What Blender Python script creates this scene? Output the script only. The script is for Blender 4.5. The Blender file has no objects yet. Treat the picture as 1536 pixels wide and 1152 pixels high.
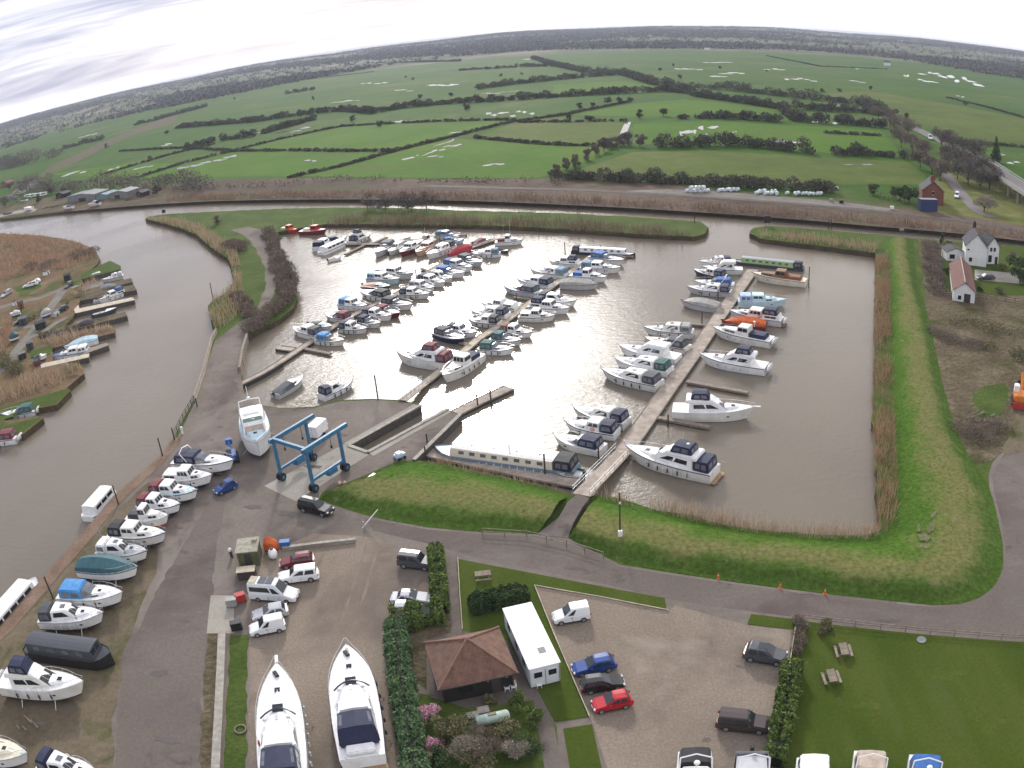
import bpy, bmesh, math, random
import numpy as np
from mathutils import Vector, Matrix
from mathutils.geometry import tessellate_polygon

# ------------------------------------------------------------------ camera, sky, sun, exposure
S = bpy.context.scene
COL = S.collection
CAM_H = 58.0                       # height of the drone above the yard
F_PX, K3, PITCH, ROLL = 1280.0, 0.1, math.radians(23.91), math.radians(-4.724)

def cam_matrix():
    up = Vector((math.sin(ROLL)*math.cos(PITCH), math.cos(ROLL)*math.cos(PITCH), math.sin(PITCH)))
    f = Vector((0, 0, -1)); f = (f - up*f.dot(up)).normalized()
    r = f.cross(up)
    return Matrix((r, f, up))
CM = cam_matrix()
cd = bpy.data.cameras.new('drone_camera')
cam = bpy.data.objects.new('drone_camera', cd)
COL.objects.link(cam)
cam.matrix_world = Matrix.Translation((0, 0, CAM_H)) @ CM.to_4x4()
cd.type = 'PANO'                   # the drone's wide lens: mild barrel distortion
cd.panorama_type = 'FISHEYE_LENS_POLYNOMIAL'
cd.sensor_width, cd.sensor_height = 36.0, 27.0
cd.fisheye_fov = math.radians(170)
fmm = F_PX*36.0/1536.0
cd.fisheye_polynomial_k0 = 0.0
cd.fisheye_polynomial_k1 = -1.0/fmm
cd.fisheye_polynomial_k2 = 0.0
cd.fisheye_polynomial_k3 = -K3/fmm**3
cd.fisheye_polynomial_k4 = 0.0
cd.clip_start, cd.clip_end = 0.5, 40000.0
S.camera = cam

SUN_AZ, SUN_EL = math.radians(-3.6), math.radians(25.5)      # azimuth from +Y towards +X
SUN_DIR = Vector((math.sin(SUN_AZ)*math.cos(SUN_EL), math.cos(SUN_AZ)*math.cos(SUN_EL), math.sin(SUN_EL)))
sd = bpy.data.lights.new('sun', 'SUN'); sd.energy = 2.0; sd.angle = math.radians(4.0); sd.color = (1.0, 0.96, 0.90)
so = bpy.data.objects.new('sun', sd); COL.objects.link(so)
so.rotation_euler = SUN_DIR.to_track_quat('Z', 'Y').to_euler()

W = bpy.data.worlds.new('World'); S.world = W; W.use_nodes = True
def build_world():
    nt = W.node_tree; N = nt.nodes; L = nt.links; N.clear()
    out = N.new('ShaderNodeOutputWorld'); bg = N.new('ShaderNodeBackground'); bg.inputs['Strength'].default_value = 0.1
    sky = N.new('ShaderNodeTexSky'); sky.sky_type = 'NISHITA'; sky.sun_disc = False
    sky.sun_elevation = SUN_EL; sky.sun_rotation = SUN_AZ; sky.dust_density = 2.0
    tc = N.new('ShaderNodeTexCoord')
    mp = N.new('ShaderNodeMapping'); mp.inputs['Scale'].default_value = (1.2, 1.2, 15.0); mp.inputs['Location'].default_value = (0.3, 0.2, 0.0)
    mp.inputs['Rotation'].default_value = (0.0, math.radians(-4.0), 0.0)
    L.new(tc.outputs['Generated'], mp.inputs['Vector'])
    n1 = N.new('ShaderNodeTexNoise'); n1.inputs['Scale'].default_value = 2.6; n1.inputs['Detail'].default_value = 4; n1.inputs['Roughness'].default_value = 0.58
    n1.inputs['Distortion'].default_value = 0.5
    L.new(mp.outputs[0], n1.inputs['Vector'])
    r1 = N.new('ShaderNodeValToRGB'); r1.color_ramp.elements[0].position = 0.38; r1.color_ramp.elements[1].position = 0.64
    r1.color_ramp.elements[0].color = (4.2, 4.6, 6.5, 1); r1.color_ramp.elements[1].color = (10.6, 10.5, 10.9, 1)
    L.new(n1.outputs['Fac'], r1.inputs['Fac'])
    # the cloud deck is whiter towards the right (east) and right at the horizon
    sx = N.new('ShaderNodeSeparateXYZ'); L.new(tc.outputs['Generated'], sx.inputs[0])
    mr = N.new('ShaderNodeMapRange'); mr.inputs['From Min'].default_value = -0.15; mr.inputs['From Max'].default_value = 0.38
    L.new(sx.outputs['X'], mr.inputs['Value'])
    mr2 = N.new('ShaderNodeMapRange'); mr2.inputs['From Min'].default_value = 0.028; mr2.inputs['From Max'].default_value = 0.0
    L.new(sx.outputs['Z'], mr2.inputs['Value'])
    mx = N.new('ShaderNodeMath'); mx.operation = 'MAXIMUM'; L.new(mr.outputs[0], mx.inputs[0]); L.new(mr2.outputs[0], mx.inputs[1])
    mk = N.new('ShaderNodeMath'); mk.operation = 'MULTIPLY'; mk.inputs[1].default_value = 0.9; L.new(mx.outputs[0], mk.inputs[0])
    m1 = N.new('ShaderNodeMixRGB'); m1.inputs[2].default_value = (11.2, 11.0, 11.3, 1)
    L.new(mk.outputs[0], m1.inputs[0]); L.new(r1.outputs[0], m1.inputs[1])
    m2 = N.new('ShaderNodeMixRGB'); m2.inputs[0].default_value = 0.9
    L.new(sky.outputs[0], m2.inputs[1]); L.new(m1.outputs[0], m2.inputs[2])
    # thin cloud glows round the sun
    dp = N.new('ShaderNodeVectorMath'); dp.operation = 'DOT_PRODUCT'; dp.inputs[1].default_value = SUN_DIR
    L.new(tc.outputs['Generated'], dp.inputs[0])
    mp2 = N.new('ShaderNodeMapRange'); mp2.interpolation_type = 'SMOOTHERSTEP'
    mp2.inputs['From Min'].default_value = 0.968; mp2.inputs['From Max'].default_value = 1.0
    L.new(dp.outputs['Value'], mp2.inputs['Value'])
    m3 = N.new('ShaderNodeMixRGB'); m3.blend_type = 'ADD'; m3.inputs[2].default_value = (120, 116, 110, 1)
    L.new(mp2.outputs[0], m3.inputs[0]); L.new(m2.outputs[0], m3.inputs[1])
    L.new(m3.outputs[0], bg.inputs['Color']); L.new(bg.outputs[0], out.inputs['Surface'])
build_world()
S.view_settings.view_transform = 'Standard'; S.view_settings.look = 'None'
S.view_settings.exposure = 0.25; S.view_settings.gamma = 1.0; S.view_settings.use_curve_mapping = False
cy = S.cycles
cy.use_denoising = True; cy.max_bounces = 6; cy.diffuse_bounces = 2; cy.glossy_bounces = 3
cy.transmission_bounces = 3; cy.volume_bounces = 0; cy.sample_clamp_indirect = 6.0; cy.transparent_max_bounces = 6
cy.caustics_reflective = False; cy.caustics_refractive = False

# ------------------------------------------------------------------ survey: a picture position seen from the drone -> a place on the ground
def G(px, py, z=0.0):
    dx, dy = px-768.0, py-576.0
    r = math.hypot(dx, dy); rf = r/F_PX; th = rf + K3*rf**3
    q = math.sin(th)/max(r, 1e-6)
    d = CM @ Vector((dx*q, -dy*q, -math.cos(th)))
    t = (z-CAM_H)/d.z
    return Vector((d.x*t, d.y*t, z))
def GG(pts, z=0.0): return [G(a, b, z) for a, b in pts]
WZ = -1.3                          # water level

# ------------------------------------------------------------------ materials
MATS = {}
def nodes_of(m):
    m.use_nodes = True; nt = m.node_tree
    return nt, nt.nodes, nt.links, nt.nodes['Principled BSDF']
def mat(name, col, rough=0.6, var=0.12, scale=3.0, metal=0.0, bump=0.0, spec=0.5, coat=0.0):
    """painted / plain surface with a little procedural mottling in the object's own space"""
    if name in MATS: return MATS[name]
    m = bpy.data.materials.new(name); nt, N, L, b = nodes_of(m)
    tc = N.new('ShaderNodeTexCoord'); n = N.new('ShaderNodeTexNoise'); n.inputs['Scale'].default_value = scale; n.inputs['Detail'].default_value = 5
    L.new(tc.outputs['Object'], n.inputs['Vector'])
    r = N.new('ShaderNodeValToRGB'); c = col
    r.color_ramp.elements[0].position = 0.3; r.color_ramp.elements[1].position = 0.72
    r.color_ramp.elements[0].color = (c[0]*(1-var), c[1]*(1-var), c[2]*(1-var), 1)
    r.color_ramp.elements[1].color = (min(1, c[0]*(1+var)), min(1, c[1]*(1+var)), min(1, c[2]*(1+var)), 1)
    L.new(n.outputs['Fac'], r.inputs['Fac']); L.new(r.outputs[0], b.inputs['Base Color'])
    b.inputs['Roughness'].default_value = rough; b.inputs['Metallic'].default_value = metal
    b.inputs['Specular IOR Level'].default_value = spec; b.inputs['Coat Weight'].default_value = coat
    if bump:
        bp = N.new('ShaderNodeBump'); bp.inputs['Strength'].default_value = bump; bp.inputs['Distance'].default_value = 0.05
        L.new(n.outputs['Fac'], bp.inputs['Height']); L.new(bp.outputs[0], b.inputs['Normal'])
    MATS[name] = m; return m
def ground(name, stops, s_big=0.05, s_small=1.5, mixf=0.5, rough=0.9, bump=0.3, patch=None, stretch=None, bscale=None, bdist=0.08):
    """ground: colour stops over a mix of coarse and fine noise in world metres; patch=(colour, scale, lo, hi) lays a second colour in blotches"""
    if name in MATS: return MATS[name]
    m = bpy.data.materials.new(name); nt, N, L, b = nodes_of(m)
    ge = N.new('ShaderNodeNewGeometry'); vec = ge.outputs['Position']
    if stretch:
        mp = N.new('ShaderNodeMapping'); mp.inputs['Scale'].default_value = stretch[0]; mp.inputs['Rotation'].default_value = (0, 0, stretch[1]); L.new(vec, mp.inputs['Vector']); svec = mp.outputs[0]
    else: svec = vec
    n1 = N.new('ShaderNodeTexNoise'); n1.inputs['Scale'].default_value = s_big; n1.inputs['Detail'].default_value = 4; n1.inputs['Roughness'].default_value = 0.6; L.new(svec, n1.inputs['Vector'])
    n2 = N.new('ShaderNodeTexNoise'); n2.inputs['Scale'].default_value = s_small; n2.inputs['Detail'].default_value = 8; n2.inputs['Roughness'].default_value = 0.72; L.new(vec, n2.inputs['Vector'])
    mx = N.new('ShaderNodeMix'); mx.data_type = 'FLOAT'; mx.inputs[0].default_value = mixf
    L.new(n1.outputs['Fac'], mx.inputs[2]); L.new(n2.outputs['Fac'], mx.inputs[3])
    r = N.new('ShaderNodeValToRGB'); cr = r.color_ramp
    while len(cr.elements) < len(stops): cr.elements.new(0.5)
    for e, (p, c) in zip(cr.elements, stops): e.position = p; e.color = (*c, 1)
    L.new(mx.outputs[0], r.inputs['Fac']); colr = r.outputs[0]
    for pt in (patch or []):
        n3 = N.new('ShaderNodeTexNoise'); n3.inputs['Scale'].default_value = pt[1]; n3.inputs['Detail'].default_value = 7; n3.inputs['Roughness'].default_value = 0.62; n3.inputs['Distortion'].default_value = 0.4
        ad = N.new('ShaderNodeVectorMath'); ad.operation = 'ADD'; ad.inputs[1].default_value = (pt[1]*371, 57, 3); L.new(svec, ad.inputs[0]); L.new(ad.outputs[0], n3.inputs['Vector'])
        rr = N.new('ShaderNodeMapRange'); rr.inputs['From Min'].default_value = pt[2]; rr.inputs['From Max'].default_value = pt[3]; L.new(n3.outputs['Fac'], rr.inputs['Value'])
        mm = N.new('ShaderNodeMixRGB'); mm.inputs[2].default_value = (*pt[0], 1); L.new(rr.outputs[0], mm.inputs[0]); L.new(colr, mm.inputs[1]); colr = mm.outputs[0]
    L.new(colr, b.inputs['Base Color']); b.inputs['Roughness'].default_value = rough; b.inputs['Specular IOR Level'].default_value = 0.04
    if bump:
        nb = n2
        if bscale:
            nb = N.new('ShaderNodeTexNoise'); nb.inputs['Scale'].default_value = bscale; nb.inputs['Detail'].default_value = 6; L.new(vec, nb.inputs['Vector'])
        bp = N.new('ShaderNodeBump'); bp.inputs['Strength'].default_value = bump; bp.inputs['Distance'].default_value = bdist
        L.new(nb.outputs['Fac'], bp.inputs['Height']); L.new(bp.outputs[0], b.inputs['Normal'])
    MATS[name] = m; return m
def leafmat(name, dark, light, scale=0.35, rough=0.8):
    if name in MATS: return MATS[name]
    m = bpy.data.materials.new(name); nt, N, L, b = nodes_of(m)
    ge = N.new('ShaderNodeNewGeometry')
    n = N.new('ShaderNodeTexNoise'); n.inputs['Scale'].default_value = scale; n.inputs['Detail'].default_value = 8; n.inputs['Roughness'].default_value = 0.75
    L.new(ge.outputs['Position'], n.inputs['Vector'])
    r = N.new('ShaderNodeValToRGB'); r.color_ramp.elements[0].position = 0.34; r.color_ramp.elements[1].position = 0.68
    r.color_ramp.elements[0].color = (*dark, 1); r.color_ramp.elements[1].color = (*light, 1)
    L.new(n.outputs['Fac'], r.inputs['Fac']); L.new(r.outputs[0], b.inputs['Base Color'])
    b.inputs['Roughness'].default_value = rough; b.inputs['Specular IOR Level'].default_value = 0.2
    MATS[name] = m; return m
def water_mat(name, base, scale, strength, rough):
    m = bpy.data.materials.new(name); nt, N, L, b = nodes_of(m)
    ge = N.new('ShaderNodeNewGeometry')
    def noise(sc, det, rgh=0.5, dist=0.0, st=None):
        n = N.new('ShaderNodeTexNoise'); n.inputs['Scale'].default_value = sc; n.inputs['Detail'].default_value = det; n.inputs['Roughness'].default_value = rgh; n.inputs['Distortion'].default_value = dist
        if st:
            mp = N.new('ShaderNodeMapping'); mp.inputs['Scale'].default_value = st; mp.inputs['Rotation'].default_value = (0, 0, .25); L.new(ge.outputs['Position'], mp.inputs['Vector']); L.new(mp.outputs[0], n.inputs['Vector'])
        else: L.new(ge.outputs['Position'], n.inputs['Vector'])
        return n.outputs['Fac']
    r = N.new('ShaderNodeValToRGB'); r.color_ramp.elements[0].position = 0.35; r.color_ramp.elements[1].position = 0.7
    r.color_ramp.elements[0].color = (base[0]*.88, base[1]*.88, base[2]*.88, 1); r.color_ramp.elements[1].color = (base[0]*1.15, base[1]*1.14, base[2]*1.12, 1)
    L.new(noise(0.018, 5), r.inputs['Fac']); L.new(r.outputs[0], b.inputs['Base Color'])
    # cat's paws: the breeze ruffles the surface in patches, with calmer lanes between
    mr = N.new('ShaderNodeMapRange'); mr.inputs['From Min'].default_value = 0.36; mr.inputs['From Max'].default_value = 0.60; mr.inputs['To Min'].default_value = 0.30; mr.inputs['To Max'].default_value = 1.0; L.new(noise(0.022, 4, .55, .8), mr.inputs['Value'])
    ml = N.new('ShaderNodeMath'); ml.operation = 'MULTIPLY'; ml.inputs[1].default_value = strength; L.new(mr.outputs[0], ml.inputs[0])
    ad = N.new('ShaderNodeMath'); ad.operation = 'MULTIPLY_ADD'; ad.inputs[1].default_value = 2.2; L.new(noise(scale*.33, 2, .5, 0, (.8, 1.5, 1)), ad.inputs[0]); L.new(noise(scale, 3, .6, 0, (.8, 1.6, 1)), ad.inputs[2])
    bp = N.new('ShaderNodeBump'); bp.inputs['Distance'].default_value = 0.30; L.new(ml.outputs[0], bp.inputs['Strength'])
    L.new(ad.outputs[0], bp.inputs['Height']); L.new(bp.outputs[0], b.inputs['Normal'])
    b.inputs['Roughness'].default_value = rough; b.inputs['IOR'].default_value = 1.33; b.inputs['Specular IOR Level'].default_value = 0.5
    MATS[name] = m; return m

# ------------------------------------------------------------------ mesh helpers
def link(o, parent=None):
    COL.objects.link(o)
    if parent is not None: o.parent = parent
    return o
def tag(o, label=None, cat=None, group=None, kind=None):
    if label: o['label'] = label
    if cat: o['category'] = cat
    if group: o['group'] = group
    if kind: o['kind'] = kind
    return o
def thing(name, label, cat, loc, rz=0.0, group=None):
    o = bpy.data.objects.new(name, None); o.empty_display_size = 0.5; link(o)
    o.location = loc; o.rotation_euler = (0, 0, rz)
    return tag(o, label, cat, group)
class MB:
    def __init__(s): s.v = []; s.f = []; s.m = []
    def add(s, vs, fs, mi=0):
        o = len(s.v); s.v += [tuple(v) for v in vs]; s.f += [tuple(i+o for i in f) for f in fs]; s.m += [mi]*len(fs)
        return s
    def quad(s, a, b, c, d, mi=0): return s.add([a, b, c, d], [(0, 1, 2, 3)], mi)
    def box(s, c, d, rz=0.0, mi=0):
        cx, cy_, cz = c; hx, hy, hz = d[0]/2, d[1]/2, d[2]/2; co, si = math.cos(rz), math.sin(rz); vs = []
        for x, y, z in ((-1,-1,-1),(1,-1,-1),(1,1,-1),(-1,1,-1),(-1,-1,1),(1,-1,1),(1,1,1),(-1,1,1)):
            X, Y = x*hx, y*hy; vs.append((cx+X*co-Y*si, cy_+X*si+Y*co, cz+z*hz))
        return s.add(vs, [(0,3,2,1),(4,5,6,7),(0,1,5,4),(1,2,6,5),(2,3,7,6),(3,0,4,7)], mi)
    def tube(s, p, q, r, n=6, r2=None, mi=0):
        p, q = Vector(p), Vector(q); d = q-p
        if d.length < 1e-6: return s
        d.normalize(); u = d.orthogonal().normalized(); w = d.cross(u); r2 = r if r2 is None else r2; vs = []
        for k in range(n):
            a = 2*math.pi*k/n; e = u*math.cos(a)+w*math.sin(a); vs.append(p+e*r); vs.append(q+e*r2)
        fs = [(2*k, 2*((k+1) % n), 2*((k+1) % n)+1, 2*k+1) for k in range(n)]
        fs += [tuple(2*k for k in range(n-1, -1, -1)), tuple(2*k+1 for k in range(n))]
        return s.add(vs, fs, mi)
    def path(s, pts, r, n=5, mi=0):
        for a, b in zip(pts, pts[1:]): s.tube(a, b, r, n, mi=mi)
        return s
    def prism(s, poly, z0, z1, mi=0, ms=None):
        n = len(poly); ms = mi if ms is None else ms
        a = sum(poly[i][0]*poly[(i+1) % n][1]-poly[(i+1) % n][0]*poly[i][1] for i in range(n))
        if a < 0: poly = poly[::-1]
        o = len(s.v)
        s.v += [(p[0], p[1], z1) for p in poly]+[(p[0], p[1], z0) for p in poly]
        t = tessellate_polygon([[Vector((p[0], p[1], 0)) for p in poly]])
        for tri in t:
            A, B, C = (poly[i] for i in tri)
            cr = (B[0]-A[0])*(C[1]-A[1])-(B[1]-A[1])*(C[0]-A[0])
            tri = tri if cr > 0 else tri[::-1]
            s.f.append(tuple(i+o for i in tri)); s.m.append(mi)
        for i in range(n):
            j = (i+1) % n; s.f.append((o+j, o+i, o+n+i, o+n+j)); s.m.append(ms)
        return s
    def loft(s, rings, mi=0, cap=(False, False), closed=False):
        n = len(rings[0]); o = len(s.v)
        for r in rings: s.v += [tuple(v) for v in r]
        for i in range(len(rings)-1):
            for j in range(n if closed else n-1):
                k = (j+1) % n; s.f.append((o+i*n+j, o+i*n+k, o+(i+1)*n+k, o+(i+1)*n+j)); s.m.append(mi)
        if cap[0]: s.f.append(tuple(o+j for j in range(n))); s.m.append(mi)
        if cap[1]: s.f.append(tuple(o+(len(rings)-1)*n+j for j in range(n-1, -1, -1))); s.m.append(mi)
        return s
    def ell(s, c, r, nu=8, nv=5, mi=0, half=False):
        rings = []
        for i in range(nv+1):
            ph = (math.pi/2 if half else math.pi)*i/nv
            rr = math.sin(ph) if i else 0.001
            if i == nv and not half: rr = 0.001
            rings.append([(c[0]+r[0]*rr*math.cos(2*math.pi*k/nu), c[1]+r[1]*rr*math.sin(2*math.pi*k/nu), c[2]+r[2]*math.cos(ph)) for k in range(nu)])
        return s.loft(rings, mi, closed=True)
    def build(s, name, mats, parent=None, bevel=0.0, seg=2, smooth=False):
        me = bpy.data.meshes.new(name); me.from_pydata(s.v, [], s.f)
        if not isinstance(mats, (list, tuple)): mats = [mats]
        for m in mats: me.materials.append(m)
        if len(mats) > 1: me.polygons.foreach_set('material_index', s.m)
        if bevel > 0:
            bm = bmesh.new(); bm.from_mesh(me)
            bmesh.ops.remove_doubles(bm, verts=bm.verts, dist=1e-4)
            bmesh.ops.recalc_face_normals(bm, faces=bm.faces)
            ed = [e for e in bm.edges if len(e.link_faces) == 2 and e.calc_face_angle(0) > 0.4]
            bmesh.ops.bevel(bm, geom=ed, offset=bevel, segments=seg, affect='EDGES', clamp_overlap=True)
            bm.to_mesh(me); bm.free()
        if smooth: me.polygons.foreach_set('use_smooth', [True]*len(me.polygons))
        me.update()
        return link(bpy.data.objects.new(name, me), parent)
def np_quads(name, V, m, parent=None):
    V = np.asarray(V, np.float32).reshape(-1, 3); n = len(V)//4
    me = bpy.data.meshes.new(name); me.vertices.add(n*4); me.vertices.foreach_set('co', V.ravel())
    me.loops.add(n*4); me.loops.foreach_set('vertex_index', np.arange(n*4, dtype=np.int32))
    me.polygons.add(n); me.polygons.foreach_set('loop_start', np.arange(0, n*4, 4, dtype=np.int32))
    me.materials.append(m); me.update(calc_edges=True)
    return link(bpy.data.objects.new(name, me), parent)
def leaf_quads(blobs, n, size, rng, shell=0.5, squash=1.0, up=0.0):
    """n leaf clumps spread through each blob (x,y,z,rx,ry,rz)"""
    out = []
    B = np.asarray(blobs, float)
    wgt = B[:, 3]*B[:, 4]+B[:, 3]*B[:, 5]; wgt /= wgt.sum()
    idx = rng.choice(len(B), n, p=wgt); b = B[idx]
    d = rng.normal(size=(n, 3)); d /= np.linalg.norm(d, axis=1)[:, None]
    rad = rng.uniform(shell**3, 1.0, n)**(1/3.)*rng.uniform(0.85, 1.12, n)
    P = b[:, :3]+d*rad[:, None]*b[:, 3:]
    u = rng.normal(size=(n, 3))+d*up+np.array([0, 0, up]); u /= np.linalg.norm(u, axis=1)[:, None]
    w = np.cross(u, rng.normal(size=(n, 3))); w /= np.linalg.norm(w, axis=1)[:, None]
    sz = size*rng.uniform(0.5, 1.3, n)[:, None]
    u = u*sz; w = w*sz*rng.uniform(0.45, 0.9, n)[:, None]*squash
    return np.stack([P-u-w*.6, P+u*.2-w, P+u+w*.5, P-u*.3+w], 1)
RNG = np.random.default_rng(7)
def in_poly(x, y, P):
    c = np.zeros(len(x), bool); n = len(P)
    for i in range(n):
        x1, y1 = P[i][0], P[i][1]; x2, y2 = P[(i+1) % n][0], P[(i+1) % n][1]
        k = ((y1 > y) != (y2 > y)) & (x < (x2-x1)*(y-y1)/(y2-y1+1e-12)+x1); c ^= k
    return c
def rough_poly(P, step, amp, seed=0):
    """break long straight edges up so that natural banks wander"""
    rnd = random.Random(seed); out = []
    for i in range(len(P)):
        a, b = Vector(P[i][:2]), Vector(P[(i+1) % len(P)][:2]); d = b-a; n = max(1, min(60, int(d.length/step)))
        nn = Vector((-d.y, d.x)).normalized() if d.length > 1e-6 else Vector((0, 0))
        for k in range(n):
            p = a+d*(k/n)+(nn*rnd.uniform(-amp, amp) if k else Vector((0, 0))); out.append((p.x, p.y))
    return out
def sheet(name, pts, z, m, kind='structure', rough=None, seed=1):
    P = [(p.x, p.y) for p in (G(a, b, z) for a, b in pts)]
    if rough: P = rough_poly(P, rough[0], rough[1], seed)
    mb = MB(); tris = tessellate_polygon([[Vector((p[0], p[1], 0)) for p in P]])
    vs = [(p[0], p[1], z) for p in P]; fs = []
    for t in tris:
        A, B, C = (P[i] for i in t); cr = (B[0]-A[0])*(C[1]-A[1])-(B[1]-A[1])*(C[0]-A[0]); fs.append(t if cr > 0 else t[::-1])
    mb.add(vs, fs); o = mb.build(name, m); o['kind'] = kind
    return o
def ribbon_pts(pts, w):
    """left and right edges of a strip of width w (metres) along points in metres"""
    Lp, Rp = [], []
    for i, p in enumerate(pts):
        a = pts[max(0, i-1)]; b = pts[min(len(pts)-1, i+1)]; d = Vector((b[0]-a[0], b[1]-a[1])).normalized(); n = Vector((-d.y, d.x))
        Lp.append((p[0]+n.x*w/2, p[1]+n.y*w/2)); Rp.append((p[0]-n.x*w/2, p[1]-n.y*w/2))
    return Lp, Rp
def ribbon(name, pts, w, z, m, kind='structure'):
    P = [G(a, b, z) for a, b in pts]; Lp, Rp = ribbon_pts(P, w); mb = MB()
    mb.loft([[(*r, z), (*l, z)] for l, r in zip(Lp, Rp)])
    mb.f = [f[::-1] for f in mb.f]
    o = mb.build(name, m); o['kind'] = kind
    return o
# ------------------------------------------------------------------ the setting
M_WATER = water_mat('river_water', (0.176, 0.149, 0.114), 2.2, 0.15, 0.04)
M_POOL = water_mat('flood_water', (0.14, 0.135, 0.12), 1.0, 0.04, 0.08)
M_GRASS = ground('grass', [(0.36, (0.040, 0.062, 0.014)), (0.50, (0.062, 0.095, 0.020)), (0.64, (0.105, 0.125, 0.036))], 0.12, 1.6, 0.5, bump=0.55, bscale=2.5, bdist=0.25)
M_LUSH = ground('lush_grass', [(0.36, (0.032, 0.066, 0.010)), (0.5, (0.052, 0.098, 0.014)), (0.64, (0.085, 0.125, 0.026))], 0.15, 1.8, 0.5, bump=0.6, bscale=2.2, bdist=0.3, patch=[((0.12, 0.115, 0.045), 0.09, 0.56, 0.75)])
M_WORN = ground('worn_grass', [(0.34, (0.085, 0.100, 0.024)), (0.5, (0.135, 0.142, 0.044)), (0.66, (0.205, 0.188, 0.085))], 0.14, 1.5, 0.5, bump=0.5, bscale=2.0, bdist=0.25, patch=[((0.075, 0.110, 0.020), 0.09, 0.52, 0.70), ((0.20, 0.165, 0.11), 0.3, 0.66, 0.76)])
M_BANKG = ground('bank_turf', [(0.34, (0.040, 0.078, 0.010)), (0.5, (0.066, 0.112, 0.016)), (0.64, (0.112, 0.145, 0.032))], 0.2, 1.6, 0.5, bump=0.45, bscale=2.4, bdist=0.2, patch=[((0.125, 0.125, 0.045), 0.10, 0.55, 0.75), ((0.17, 0.145, 0.09), 0.5, 0.68, 0.80)])
M_BANKI = ground('inner_bank_turf', [(0.34, (0.036, 0.088, 0.006)), (0.5, (0.056, 0.122, 0.010)), (0.64, (0.090, 0.150, 0.020))], 0.2, 1.6, 0.5, bump=0.4, bscale=2.4, bdist=0.18, patch=[((0.12, 0.130, 0.04), 0.10, 0.56, 0.76)])
M_LAWN = ground('mown_lawn', [(0.34, (0.036, 0.062, 0.008)), (0.5, (0.055, 0.080, 0.012)), (0.66, (0.082, 0.098, 0.021))], 0.16, 2.6, 0.5, bump=0.5, bscale=5.0, bdist=0.12, patch=[((0.070, 0.090, 0.022), 0.35, 0.52, 0.72), ((0.085, 0.085, 0.03), 1.2, 0.62, 0.74)], stretch=((1.0, .25, 1), .1))
M_MARSH = ground('grazing_marsh', [(0.34, (0.028, 0.072, 0.008)), (0.5, (0.042, 0.096, 0.011)), (0.66, (0.076, 0.112, 0.022))], 0.006, 0.09, 0.42, bump=0.0, patch=[((0.115, 0.115, 0.05), 0.011, 0.56, 0.72), ((0.045, 0.066, 0.018), 0.03, 0.56, 0.7)])
M_FIELD = ground('bright_pasture', [(0.36, (0.046, 0.105, 0.006)), (0.5, (0.060, 0.130, 0.008)), (0.66, (0.090, 0.146, 0.018))], 0.015, 0.2, 0.45, bump=0.0, patch=[((0.085, 0.105, 0.03), 0.03, 0.55, 0.75)])
M_FIELD2 = ground('olive_pasture', [(0.36, (0.062, 0.092, 0.016)), (0.5, (0.082, 0.112, 0.022)), (0.66, (0.120, 0.132, 0.040))], 0.015, 0.15, 0.45, bump=0.0, patch=[((0.055, 0.085, 0.016), 0.02, 0.5, 0.7)])
M_REEDGROUND = ground('reed_litter', [(0.36, (0.115, 0.078, 0.044)), (0.5, (0.165, 0.112, 0.066)), (0.66, (0.225, 0.160, 0.098))], 0.08, 0.8, 0.5, bump=0.9, bscale=0.9, bdist=0.6, patch=[((0.075, 0.088, 0.030), 0.07, 0.50, 0.64), ((0.085, 0.062, 0.046), 0.16, 0.56, 0.70)])
M_SCRUB = ground('rough_scrub', [(0.35, (0.060, 0.050, 0.028)), (0.5, (0.112, 0.090, 0.056)), (0.66, (0.20, 0.165, 0.115))], 0.14, 1.1, 0.55, bump=0.9, bscale=1.0, bdist=0.6, patch=[((0.062, 0.064, 0.024), 0.11, 0.56, 0.68)])
M_YARD = ground('yard_hardstanding', [(0.34, (0.132, 0.111, 0.097)), (0.5, (0.172, 0.147, 0.127)), (0.66, (0.228, 0.197, 0.170))], 0.045, 1.3, 0.45, bump=0.25, patch=[((0.108, 0.088, 0.080), 0.05, 0.50, 0.66), ((0.23, 0.200, 0.175), 0.07, 0.54, 0.72), ((0.095, 0.078, 0.072), 0.28, 0.60, 0.74)])
M_TARMAC = ground('worn_tarmac', [(0.34, (0.114, 0.097, 0.086)), (0.5, (0.145, 0.123, 0.108)), (0.66, (0.186, 0.160, 0.141))], 0.05, 2.2, 0.5, bump=0.2, patch=[((0.100, 0.078, 0.071), 0.045, 0.50, 0.66), ((0.20, 0.172, 0.155), 0.09, 0.58, 0.74), ((0.085, 0.068, 0.062), 0.25, 0.62, 0.74)])
M_GRAVEL = ground('gravel', [(0.34, (0.158, 0.127, 0.098)), (0.5, (0.225, 0.183, 0.145)), (0.66, (0.310, 0.258, 0.206))], 0.06, 3.5, 0.62, bump=0.6, bscale=6, bdist=0.06, patch=[((0.135, 0.112, 0.096), 0.06, 0.52, 0.68), ((0.29, 0.25, 0.205), 0.09, 0.58, 0.72)])
M_MUD = ground('muddy_moss', [(0.34, (0.090, 0.074, 0.046)), (0.5, (0.140, 0.114, 0.078)), (0.66, (0.190, 0.155, 0.110))], 0.10, 1.4, 0.5, bump=0.5, patch=[((0.055, 0.068, 0.018), 0.13, 0.52, 0.64)])
M_CONC = ground('concrete_ground', [(0.34, (0.235, 0.215, 0.180)), (0.5, (0.305, 0.285, 0.245)), (0.66, (0.370, 0.345, 0.300))], 0.15, 2.5, 0.5, bump=0.15, patch=[((0.17, 0.155, 0.13), 0.25, 0.58, 0.72)])
M_CONCW = mat('concrete', (0.30, 0.28, 0.24), 0.85, 0.25, 1.5, bump=0.3)
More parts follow.
